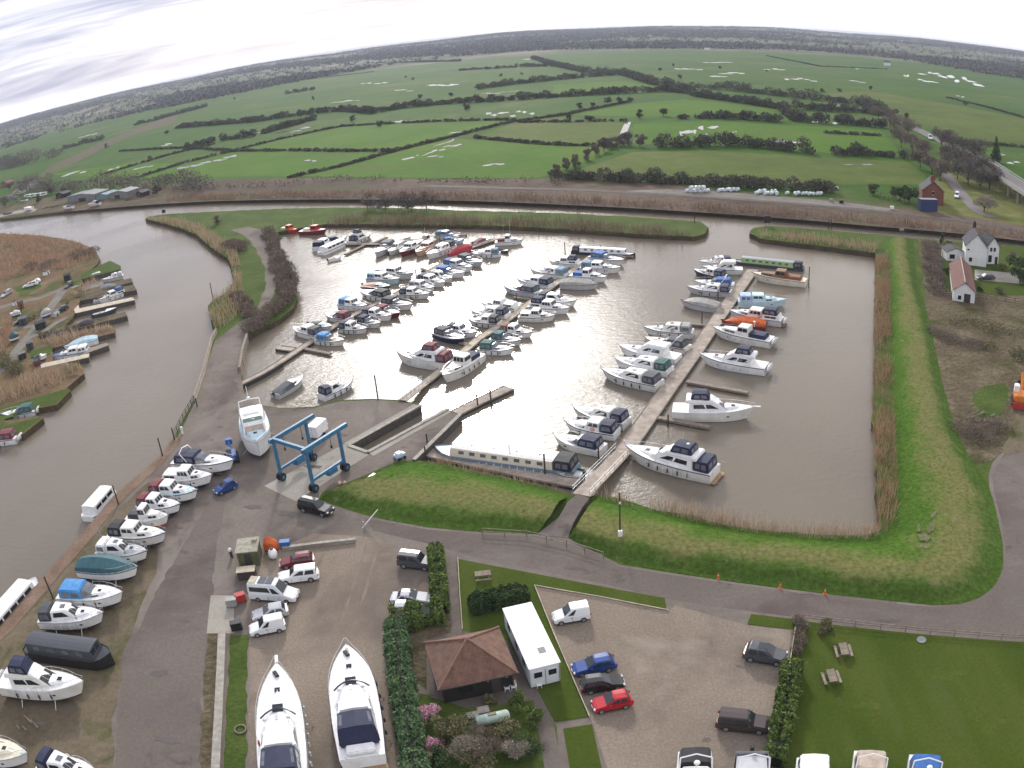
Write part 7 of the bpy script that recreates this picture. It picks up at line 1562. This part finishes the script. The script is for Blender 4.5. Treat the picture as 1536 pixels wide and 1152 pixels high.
HR = [
 ('long hedgerow of bare bushes crossing the middle of the marsh', [(268, 192), (380, 183), (512, 166), (560, 170), (612, 161), (669, 156), (740, 152), (812, 147), (880, 143), (955, 139), (1012, 137)], 6.0, 8.0, .05),
 ('short tree belt above the long middle hedgerow', [(716, 134), (759, 128), (845, 119), (920, 113)], 7, 10, .05), ('thin hedge of scattered bushes in the far middle marsh', [(690, 106), (750, 103), (789, 100), (830, 100)], 6, 9, .35),
 ('tree-lined track running diagonally through the far marsh', [(799, 88), (829, 98), (879, 109), (922, 110), (945, 115), (979, 127), (1024, 133), (1091, 135), (1157, 143), (1224, 150), (1291, 157), (1324, 170)], 8, 12, .02),
 ('hedge below the diagonal track on its right half', [(1040, 144), (1097, 152), (1157, 161), (1171, 163), (1190, 181), (1224, 184), (1270, 186), (1326, 192)], 6, 8, .08), ('bushy hedge left of the farm track bend', [(1197, 164), (1237, 167), (1290, 168), (1330, 175)], 7, 9, .05),
 ('broken hedge of round bushes across the right pasture', [(1024, 178), (1074, 177), (1114, 179), (1164, 183)], 6, 8, .2), ('hedge between bright pasture and olive pasture', [(985, 221), (1024, 221), (1067, 219), (1100, 219), (1140, 221), (1180, 226), (1212, 230)], 6.5, 8, .08),
 ('hedge at the foot of the right pasture near the bare wood', [(1255, 232), (1300, 233), (1354, 238)], 6, 8, .12), ('dark scrub hedge along the far railway', [(835, 269), (930, 272), (1024, 275), (1124, 281), (1200, 287), (1240, 290)], 5, 8, .0),
 ('hedge fragment beside the flooded left field', [(333, 211), (383, 204)], 6, 9, .0), ('hedge fragment below the long hedgerow on the left', [(397, 200), (440, 188), (470, 180)], 6, 8, .1), ('short hedge in the left pasture corner', [(280, 224), (300, 218), (320, 213)], 5, 7, .0),
 ('dark hedge along the tan marsh track', [(97, 224), (125, 216), (153, 210)], 7, 9, .0), ('hedge at the end of the tan marsh track', [(203, 188), (230, 182), (260, 173), (285, 167), (310, 160)], 7, 9, .05),
 ('hedge beside the right-hand end of long hedgerow', [(1000, 137), (1040, 141)], 8, 9, 0), ('sparse hedge above the pools', [(520, 100), (600, 95), (690, 92)], 6, 10, .5), ('thin hedge on the far left marsh', [(430, 141), (470, 135)], 6, 9, .3)]
for i, (l, p, h, w, g_) in enumerate(HR): hedge(l, p, h*.78, w*.78, M_HEDGE, 120, .62, seed=i, gaps=g_*.8, step=w*.40, bumpy=.5)
for i, d in enumerate(DITCHES): hedge(f'{["dark","rough","low","thin"][i%4]} rushes growing in the {["first","second","third","fourth","fifth","sixth","seventh","eighth","ninth","tenth","eleventh","twelfth","thirteenth","fourteenth"][i]} marsh ditch', d, 1.5, 3.0, M_HEDGE, 34, .5, name='ditch_rushes', cat='rushes', group='rushes in the marsh ditches', seed=40+i, gaps=.05, step=2.6, trunk=False)
def tree(px, py, h, r, m, label, name='bare_tree', cat='tree', group=None, n=900, leaf=.5, seed=1, trunk=.28, z=0.0, low=.30, conical=False):
    p = G(px, py, z); root = thing(name, label, cat, (p.x, p.y, z), 0, group); rng = np.random.default_rng(abs(seed*17+int(px))); rnd = random.Random(seed*31+int(px)); blobs = []; mb = MB()
    mb.tube((0, 0, -.2), (rnd.uniform(-.2, .2), 0, h*.45), trunk, 7, trunk*.6); k = 9 if r > 1.5 else 5
    for i in range(k):
        if conical: zz = h*(.1+.85*i/k); rr = r*(1-.9*i/k); blobs.append((0, 0, zz, max(.25, rr), max(.25, rr), h/k*.9)); continue
        a = rnd.uniform(0, 6.28); d = r*rnd.uniform(.15, .68); zz = h*rnd.uniform(low+.15, .85); e = (d*math.cos(a), d*math.sin(a), zz)
        blobs.append((*e, r*rnd.uniform(.3, .5), r*rnd.uniform(.3, .5), h*rnd.uniform(.14, .22)))
        s = (0, 0, h*rnd.uniform(.15, .4)); mb.tube(s, e, trunk*.45, 5, trunk*.15)
        for q in range(3): f = (e[0]+rnd.uniform(-.5, .5)*r*.7, e[1]+rnd.uniform(-.5, .5)*r*.7, e[2]+rnd.uniform(.05, .2)*h); mb.tube(e, f, trunk*.16, 4, .015)
    mb.build('trunk', M_BARK, root); tw = m.name in BARES; np_quads('crown', leaf_quads(blobs, int(n*(2.2 if tw else 1.2)), leaf*(1.2 if tw else .9), rng, .15, .24 if tw else .7, 1.2 if tw else 0), m, root)
    return root
# single bushes dotted over the marsh
BUSH = [(529, 182), (677, 144), (869, 163), (890, 160), (912, 157), (929, 155), (945, 152), (854, 182), (885, 180), (960, 178), (995, 174), (609, 117), (752, 115), (782, 112), (630, 148), (1306, 135), (1259, 138), (1234, 139), (1449, 158), (1320, 163), (1344, 172), (1360, 177), (1080, 103), (1150, 108), (700, 165), (570, 190), (990, 106), (1010, 100), (400, 128), (352, 150), (160, 222), (225, 240), (620, 120), (805, 120), (1020, 118), (470, 150), (250, 200)]
for i, (x, y) in enumerate(BUSH): tree(x, y, (5.2, 3.6, 4.4, 3.0, 6.0)[i % 5], (3.6, 2.6, 3.2, 2.0)[i % 4], M_HEDGE, 'small dark field bush standing alone on the marsh', 'field_bush', 'bush', 'lone bushes on the marsh', 500, .42, i, .25, low=.05)
for i, (x, y) in enumerate([(836, 264), (850, 254), (863, 249), (880, 240), (894, 232), (906, 227), (918, 222), (930, 219), (942, 218), (960, 220)]): tree(x, y, 5 if i < 5 else 6.5, 2.2 if i < 5 else 3.6, M_BARE2 if i < 5 else M_BARE, f'bare willow climbing towards the shining dyke, {ORD[i]} from the railway', 'willow_tree', 'tree', 'willows by the dyke', 700, .4, 60+i, .2, low=.02)
# bare woods by the lane and the bypass
rnd = random.Random(9)
for i, (x, y, h, r) in enumerate([(1344, 205, 13, 8), (1352, 222, 12, 8), (1368, 232, 11, 7), (1384, 238, 10, 7), (1380, 252, 9, 6), (1398, 262, 9, 6), (1410, 272, 9, 6), (1362, 208, 12, 8), (1335, 188, 11, 8), (1318, 178, 9, 7)]):
    tree(x, y, h, r, M_BARE2, f'bare winter tree left of the country lane, {ORD[i]} of that belt', group='bare trees by the country lane', n=700, leaf=.55, seed=i)
for i, (x, y, h, r) in enumerate([(1412, 225, 12, 8), (1430, 232, 13, 9), (1446, 240, 13, 9), (1462, 246, 13, 9), (1424, 248, 11, 8), (1442, 258, 12, 9), (1460, 264, 12, 9), (1474, 270, 11, 8), (1452, 278, 10, 8), (1470, 286, 9, 7), (1436, 268, 10, 7), (1484, 284, 9, 7)]):
    tree(x, y, h, r, M_BARE, f'bare grey tree between lane and bridge, {ORD[i]} of that wood', group='bare trees below the road bridge', n=800, leaf=.55, seed=20+i)
tree(1476, 318, 7, 5.5, M_TWIGTREE, 'pale blossoming bush beside the country lane', 'pale_bush', 'bush', n=900, leaf=.45, seed=3); tree(1494, 243, 14, 3.2, M_EVER, 'dark pointed conifer beyond the road bridge', 'conifer', n=900, leaf=.6, conical=True); tree(1364, 305, 6, 4.5, M_EVER, 'dark evergreen left of the brick house', 'evergreen_tree', n=700, leaf=.5, low=.05); tree(1350, 300, 5, 5, M_EVER, 'broad dark evergreen in the far allotments', 'evergreen_tree', n=700, leaf=.5, low=.05); tree(1310, 292, 4, 3, M_EVER, 'small dark evergreen in the far allotments', 'evergreen_tree', n=400, leaf=.5, low=.05)
tree(1530, 424, 7, 4.5, M_EVER, 'dark evergreen at the right edge by the house drive', 'evergreen_tree', n=1600, leaf=.35, low=.05); tree(1412, 366, 3.5, 1.2, M_EVER, 'narrow dark shrub at the garden corner by the river', 'evergreen_shrub', 'shrub', n=300, leaf=.3, low=.05)
hedge('scrubby thicket beside the allotments', [(1060, 281), (1120, 283), (1180, 286), (1230, 289)], 4.5, 10, M_BARE, 46, .8, 'thicket', 'thicket', None, 61); hedge('garden bushes and clutter in the far allotments', [(1240, 288), (1290, 294), (1330, 300), (1350, 308)], 2.2, 6, M_OLIVE, 24, .7, 'garden_bushes', 'bushes', None, 62, .3)
hedge('grey bare wood behind the far boatyard', [(30, 290), (80, 288), (133, 284), (200, 282), (267, 279), (300, 284)], 9, 14, M_BARE, 150, .9, 'bare_wood', 'wood', None, 63); hedge('dark bare wood at the far left edge', [(-60, 264), (0, 252), (50, 244), (82, 236)], 13, 22, M_BARE, 260, 1.3, 'bare_wood', 'wood', None, 64); hedge('rusty bare copse above the boatyard', [(40, 276), (60, 273), (75, 270)], 8, 9, M_BARE2, 120, .8, 'bare_copse', 'copse', None, 65)
hedge('low brown scrub along the railway on the left', [(200, 286), (300, 284), (400, 280), (512, 270), (600, 272), (700, 274), (840, 276)], 2.2, 6, M_BARE2, 16, .8, 'rail_scrub', 'scrub', None, 66, .25, trunk=False)
# peninsula thickets
hedge('dense grey willow thicket on the basin side of the peninsula', [(420, 400), (430, 425), (430, 448), (414, 466), (394, 482), (380, 496)], 2.6, 4.6, M_BARE2, 300, .42, 'willow_thicket', 'thicket', None, 67, step=2.5)
hedge('russet scrub on the basin side of the peninsula track', [(404, 352), (410, 366), (414, 384), (420, 402)], 2.2, 4.0, M_BARE2, 260, .35, 'russet_scrub', 'scrub', None, 68, step=2.0)
hedge('dark willow scrub in the middle of the peninsula', [(338, 370), (350, 372), (360, 376)], 2.8, 5, M_BARE2, 300, .42, 'willow_scrub', 'scrub', None, 69, step=2.5); hedge('dark scrub below the peninsula grass', [(356, 448), (366, 462), (376, 474)], 1.9, 3.4, M_BARE2, 260, .4, 'willow_scrub', 'scrub', None, 70, step=2)
tree(438, 432, 8, 3.5, M_BARE, 'tall bare sapling leaning over the basin', n=380, leaf=.25, trunk=.12); tree(326, 336, 3.5, 2.6, M_BARE, 'small bare bush on the peninsula grass', n=300, leaf=.3, low=.05)
for i, x in enumerate((552, 578, 598, 618, 640)): tree(x, 316, 6.5, 4.5, M_BARE, f'bare bush on the back of the spit, {ORD[i]} from the left', 'bare_bush', 'bush', 'bare bushes on the spit', 420, .38, 5+i, .12, low=.05)
hedge('dark bushes on the reed marsh at the left edge', [(50, 404), (80, 398), (112, 388), (135, 382)], 3.6, 7, M_BARE2, 220, .5, 'marsh_bushes', 'bushes', None, 71); hedge('olive bushes beside the west bank track', [(30, 560), (22, 552), (8, 545)], 2.5, 3.5, M_OLIVE, 200, .4, 'track_bushes', 'bushes', None, 72)
# scrub east of the flood bank
hedge('brown bramble bank beside the tall board fence', [(1394, 366), (1400, 390), (1404, 415), (1406, 440)], 1.1, 4.2, M_BARE2, 260, .22, 'bramble_bank', 'brambles', None, 73, step=1.6, trunk=False); hedge('tangled brambles across the rough ground', [(1398, 470), (1430, 482), (1465, 490), (1500, 498), (1536, 500)], 1.1, 7, M_OLIVE, 150, .4, 'brambles', 'brambles', None, 74, .1, step=3, trunk=False); hedge('dark bramble patch behind the road corner', [(1446, 650), (1470, 655), (1500, 640)], 1.6, 5, M_BARE2, 240, .3, 'bramble_patch', 'brambles', None, 75, step=2, trunk=False); hedge('green weeds at the edge of the rough ground', [(1490, 520), (1520, 530), (1550, 545)], 1.0, 5, M_OLIVE, 180, .35, 'weeds', 'weeds', None, 76, step=2.5, trunk=False); hedge('brambles in the middle of the rough ground', [(1402, 500), (1430, 512), (1470, 520)], .8, 5, M_BARE2, 150, .35, 'brambles', 'brambles', None, 77, .2, step=2.5, trunk=False)
for i, (x, y, h, r, m, l) in enumerate([(1424, 372, 2.0, 1.4, M_OLIVE, 'olive shrub left of the house outbuilding'), (1420, 410, 1.6, 1.2, M_EVER, 'dark shrub beside the garage wall'), (1505, 405, 1.8, 1.6, M_OLIVE, 'olive shrub in the right-hand house garden'), (1518, 388, 2.2, 1.5, M_BARE2, 'bare shrub near the river in the house garden'), (1500, 440, 1.5, 1.6, M_OLIVE, 'low shrub on the lawn below the drive'), (1470, 436, 1.2, 1.0, M_EVER, 'small dark shrub right of the garage')]):
    tree(x, y, h, r, m, l, 'garden_shrub', 'shrub', None, 500, .2, 90+i, .06, low=.05)
# clipped hedges near the pavilion
for i, (x, y) in enumerate([(-4, 290), (14, 285), (30, 281), (46, 279), (62, 286), (78, 291), (26, 304), (58, 304), (8, 312), (96, 292), (218, 292), (236, 292)]): tree(x, y, (8, 6, 9, 5)[i % 4], (4.5, 3.6, 5, 3)[i % 4], (M_BARE2, M_BARE, M_TWIGTREE, M_HEDGE)[i % 4], f'bare tree among the far boatyard sheds, {ORD[i]} of that scatter', group='trees of the far boatyard', n=420, leaf=.5, seed=120+i, low=.1)
hedge('rough bushes across the west bank plots', [(118, 446), (100, 456), (84, 462), (66, 470), (50, 478)], 1.4, 3.0, M_OLIVE, 70, .4, 'plot_bushes', 'bushes', None, 140, .4, step=3, trunk=False); hedge('brown weeds along the mooring fingers', [(60, 504), (90, 498), (120, 491), (150, 484)], .9, 1.6, M_BARE2, 60, .3, 'weeds', 'weeds', None, 141, .2, step=2, trunk=False)
NEARH = dict(cat='hedge', group='clipped hedges round the pavilion', bumpy=.10, trunk=True)
def cliphedge(label, pts, h, w, m, dens, leaf=.11, seed=1):
    A = [G(a, b, 0) for a, b in pts]; c = A[0]; root = thing('clipped_hedge', label, 'hedge', (c.x, c.y, 0), 0, NEARH['group']); rng = np.random.default_rng(seed); out = []; core = MB()
    for a, b in zip(A, A[1:]):
        d = b-a; Ln = d.length; u = d.normalized(); v = Vector((-u.y, u.x, 0)); n = int(Ln*dens); t = rng.uniform(-.3, Ln+.3, n); f = rng.uniform(0, 1, n)
        th = f*math.pi; prof_y = -np.sign(np.cos(th))*np.abs(np.cos(th))**.45*w/2; prof_z = np.abs(np.sin(th))**.5*h
        bump = 1+.13*np.sin(t*1.3+seed)+.09*np.sin(t*3.1+2*seed)+.06*np.sin(t*7.3+1)+.08*np.sin(t*2.3)*np.sin(f*9); k = rng.uniform(.80, 1.08, n)*bump*np.where(rng.uniform(0, 1, n) < .03, rng.uniform(1.05, 1.22, n), 1); y = prof_y*k; z = np.maximum(.05, prof_z*k)
        P = np.stack([a.x-c.x+u.x*t+v.x*y, a.y-c.y+u.y*t+v.y*y, z], 1); e = rng.normal(size=(n, 3)); e /= np.linalg.norm(e, axis=1)[:, None]; g = np.cross(e, rng.normal(size=(n, 3))); g /= np.linalg.norm(g, axis=1)[:, None]; s = leaf*rng.uniform(.6, 1.4, n)[:, None]; e = e*s; g = g*s*.7
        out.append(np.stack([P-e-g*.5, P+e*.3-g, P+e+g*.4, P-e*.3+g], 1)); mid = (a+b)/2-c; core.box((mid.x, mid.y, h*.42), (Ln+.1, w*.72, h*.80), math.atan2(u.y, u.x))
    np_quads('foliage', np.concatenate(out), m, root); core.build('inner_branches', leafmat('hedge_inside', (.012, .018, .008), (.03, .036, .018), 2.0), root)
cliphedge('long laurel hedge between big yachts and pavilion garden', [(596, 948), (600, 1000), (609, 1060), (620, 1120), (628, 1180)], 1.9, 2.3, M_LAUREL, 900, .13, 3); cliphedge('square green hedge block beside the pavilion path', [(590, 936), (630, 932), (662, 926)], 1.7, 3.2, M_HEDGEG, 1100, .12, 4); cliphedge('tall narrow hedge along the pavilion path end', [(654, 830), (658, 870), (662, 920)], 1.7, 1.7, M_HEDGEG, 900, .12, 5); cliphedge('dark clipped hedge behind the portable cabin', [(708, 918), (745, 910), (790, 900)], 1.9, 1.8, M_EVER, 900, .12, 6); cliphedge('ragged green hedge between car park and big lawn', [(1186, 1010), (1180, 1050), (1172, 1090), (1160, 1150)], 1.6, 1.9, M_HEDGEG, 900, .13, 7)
hedge('low rough hedge at the top corner of the big lawn', [(1200, 936), (1198, 955), (1194, 975)], 1.0, 1.4, M_BARE2, 260, .14, 'rough_hedge', 'hedge', None, 80, step=.8, trunk=False)
def shrub(px, py, h, r, m, label, n=1400, leaf=.13, seed=1, name='garden_shrub', low=.05): return tree(px, py, h, r, m, label, name, 'shrub', None, n, leaf, seed, .06, low=low)
shrub(1240, 948, 1.7, 1.1, M_OLIVE, 'bushy olive shrub beside the lawn fence'); shrub(648, 1082, 2.2, 1.7, M_BLOSSOM, 'pink blossom shrub left of the gas tank', 1100, .10, 2); shrub(655, 1128, 1.8, 1.3, M_BLOSSOM, 'pink blossom shrub beside the kayaks', 900, .10, 3)
for i, (x, y, h, r, m, l) in enumerate([(690, 1108, 2.8, 2.3, M_OLIVE, 'large olive shrub in front of the gas tank'), (700, 1132, 2.6, 2.2, M_TWIGTREE, 'pale twiggy shrub below the gas tank'), (735, 1128, 2.6, 2.3, M_BARE2, 'brown twiggy shrub right of the pale one'), (765, 1112, 2.4, 2.0, M_OLIVE, 'olive shrub right of the gas tank'), (795, 1132, 2.4, 1.9, M_EVER, 'dark evergreen shrub beside the lower path'), (665, 1104, 2.2, 1.6, M_OLIVE, 'olive shrub beside the pink blossom'), (770, 1140, 2.2, 1.8, M_TWIGTREE, 'pale twiggy shrub near the bottom edge'), (780, 1062, 1.9, 1.3, M_HEDGEG, 'bright green shrub at the pavilion corner'), (796, 1090, 2.0, 1.4, M_HEDGEG, 'bright green shrub beside the path below the cabin'), (738, 1053, 1.1, .8, M_OLIVE, 'small sparse shrub against the pavilion wall'), (720, 1150, 2.0, 2.0, M_OLIVE, 'olive shrub cut by the bottom edge'), (660, 1150, 2.0, 1.6, M_EVER, 'dark shrub below the kayaks')]):
    shrub(x, y, h, r, m, l, 1500, .13, 10+i)
# reed beds
def reeds(name, pts, dens, h, w, m, seed=1, z=0.0, lean=.24):
    P = [(q.x, q.y) for q in (G(a, b, z) for a, b in pts)]; xs = [p[0] for p in P]; ys = [p[1] for p in P]; rng = np.random.default_rng(seed); A = (max(xs)-min(xs))*(max(ys)-min(ys)); n = int(A*dens)
    x = rng.uniform(min(xs), max(xs), n); y = rng.uniform(min(ys), max(ys), n); k = in_poly(x, y, P); f1 = np.sin(x*.23+seed)*np.sin(y*.19+2*seed)+.7*np.sin(x*.71+1)*np.sin(y*.63+seed)+.5*np.sin(x*1.7+y*1.3); k &= (f1+rng.uniform(-.5, .9, n)) > -.55; x, y, f1 = x[k], y[k], f1[k]; n = len(x)
    if n > 160000: x, y, f1 = x[:160000], y[:160000], f1[:160000]; n = 160000
    hh = h*rng.uniform(.40, 1.2, n)*(1+.28*f1); a = rng.uniform(0, 6.28, n); ww = w*rng.uniform(.5, 1.2, n); lx, ly = rng.normal(0, lean, n)*hh, rng.normal(0, lean, n)*hh; ca, sa = np.cos(a)*ww, np.sin(a)*ww; z0 = np.full(n, z-.3)
    V = np.stack([np.stack([x-ca, y-sa, z0], 1), np.stack([x+ca, y+sa, z0], 1), np.stack([x+ca*.5+lx, y+sa*.5+ly, z+hh], 1), np.stack([x-ca*.5+lx, y-sa*.5+ly, z+hh], 1)], 1)
    o = np_quads(name, V, m); o['kind'] = 'stuff'; o['label'] = {1: 'dry reeds'}.get(0, 'belt of dry reeds growing at the water edge'); return o
reeds('reed_bed', [(1313, 380), (1334, 380), (1336, 460), (1338, 530), (1340, 600), (1345, 690), (1346, 770), (1330, 800), (1316, 792), (1312, 700), (1309, 600), (1311, 500)], 13, 1.35, .04, M_REED2, 1)
reeds('reed_bed', [(884, 745), (930, 750), (1010, 768), (1105, 788), (1225, 800), (1320, 796), (1318, 810), (1225, 814), (1105, 801), (1000, 780), (900, 755)], 22, 1.9, .035, M_REED, 2, z=-.3)
reeds('reed_bed', [(650, 690), (740, 712), (845, 736), (842, 744), (740, 722), (640, 699)], 14, 1.3, .035, M_REED, 3, z=-.6)
reeds('reed_bed', [(1140, 358), (1180, 362), (1250, 371), (1315, 380), (1316, 372), (1250, 362), (1180, 354), (1140, 351)], 5, 2.0, .07, M_REED, 4)
reeds('reed_bed', [(490, 337), (560, 337), (640, 338), (760, 340), (860, 345), (960, 352), (1040, 355), (960, 343), (860, 336), (760, 331), (640, 328), (520, 328)], 4, 2.2, .08, leafmat('brown_reed', (.17, .125, .085), (.37, .27, .19), .4), 5)
reeds('reed_bed', [(218, 328), (270, 342), (295, 352), (310, 366), (326, 378), (341, 386), (346, 398), (352, 418), (346, 432), (326, 446), (312, 458), (316, 480), (325, 496), (345, 488), (362, 470), (364, 440), (362, 400), (352, 378), (330, 358), (300, 340), (260, 330)], 3.6, 1.9, .08, M_REED, 6)
reeds('reed_bed', [(-60, 349), (60, 355), (110, 363), (140, 376), (148, 388), (120, 400), (60, 410), (0, 420), (-60, 425)], 1.6, 1.7, .12, M_REED2, 7)
reeds('reed_bed', [(0, 592), (60, 565), (120, 546), (126, 558), (80, 582), (0, 606)], 6, 2.0, .07, M_REED, 8); reeds('reed_bed', [(62, 512), (164, 489), (168, 495), (80, 520)], 5, 1.6, .07, M_REED, 9); reeds('reed_bed', [(0, 495), (18, 480), (22, 500), (0, 540)], 4, 1.6, .08, M_REED2, 10); reeds('reed_bed', [(100, 440), (140, 418), (150, 426), (120, 446)], 4, 1.4, .07, M_REED, 12)
bt = [(a, b-8) for a, b in reversed([(250, 304), (330, 300), (450, 298), (560, 298), (700, 300), (850, 306), (1000, 314), (1150, 324), (1300, 337), (1450, 350), (1536, 360)])]
reeds('reed_bed', [(250, 304), (330, 300), (450, 298), (560, 298), (700, 300), (850, 306), (1000, 314), (1150, 324), (1300, 337), (1450, 350), (1536, 360)]+bt, 1.6, 1.9, .13, leafmat('far_reed', (.20, .135, .09), (.44, .31, .21), .15), 11)
# woods on the far rise: one mass
def far_woods():
    rng = np.random.default_rng(21); n = 52000; a = rng.uniform(-.95, .95, n); r = 1500+5000*rng.uniform(0, 1, n)**1.25; x, y = np.sin(a)*r, np.cos(a)*r
    h = np.array([hill(u, v) for u, v in zip(x, y)]); den = np.sin(x*.0021+1)+np.sin(y*.0034+2)+np.sin((x+y)*.0052)+.7*np.sin(x*.009)*np.sin(y*.013); keep = (h > .02) & ((den > -.30) | (rng.uniform(0, 1, n) < .10)); x, y, h = x[keep], y[keep], h[keep]; n = len(x)
    s = rng.uniform(10, 22, n); hh = rng.uniform(6, 13, n); out = []
    for k in range(9):
        an = rng.uniform(0, 6.28, n); d = s*rng.uniform(.1, 1.0, n); cx, cy_ = x+np.cos(an)*d, y+np.sin(an)*d; cz = h+hh*rng.uniform(.25, .85, n); u = rng.normal(size=(n, 3)); u /= np.linalg.norm(u, axis=1)[:, None]; w = np.cross(u, rng.normal(size=(n, 3))); w /= np.linalg.norm(w, axis=1)[:, None]; q = rng.uniform(1.8, 4.0, n)[:, None]; P = np.stack([cx, cy_, cz], 1); u, w = u*q, w*q*.8
        out.append(np.stack([P-u-w*.6, P+u*.2-w, P+u+w*.5, P-u*.3+w], 1))
    o = np_quads('far_woodland', np.concatenate(out), M_WOOD); o['kind'] = 'stuff'; o['label'] = 'dark bare woodland covering the rising ground on the skyline'
far_woods()
# the hazy air between here and the skyline
def haze():
    mb = MB(); mb.box((0, 7000, 33.5), (26000, 20000, 77)); m = bpy.data.materials.new('hazy_air'); m.use_nodes = True; nt = m.node_tree; nt.nodes.clear(); out = nt.nodes.new('ShaderNodeOutputMaterial'); v = nt.nodes.new('ShaderNodeVolumePrincipled')
    v.inputs['Color'].default_value = (.80, .86, 1.0, 1); v.inputs['Density'].default_value = HAZE; nt.links.new(v.outputs[0], out.inputs['Volume'])
    o = mb.build('haze', m); o['kind'] = 'stuff'; o['label'] = 'pale blue haze thickening towards the skyline'
HAZE = 0.000095
haze()
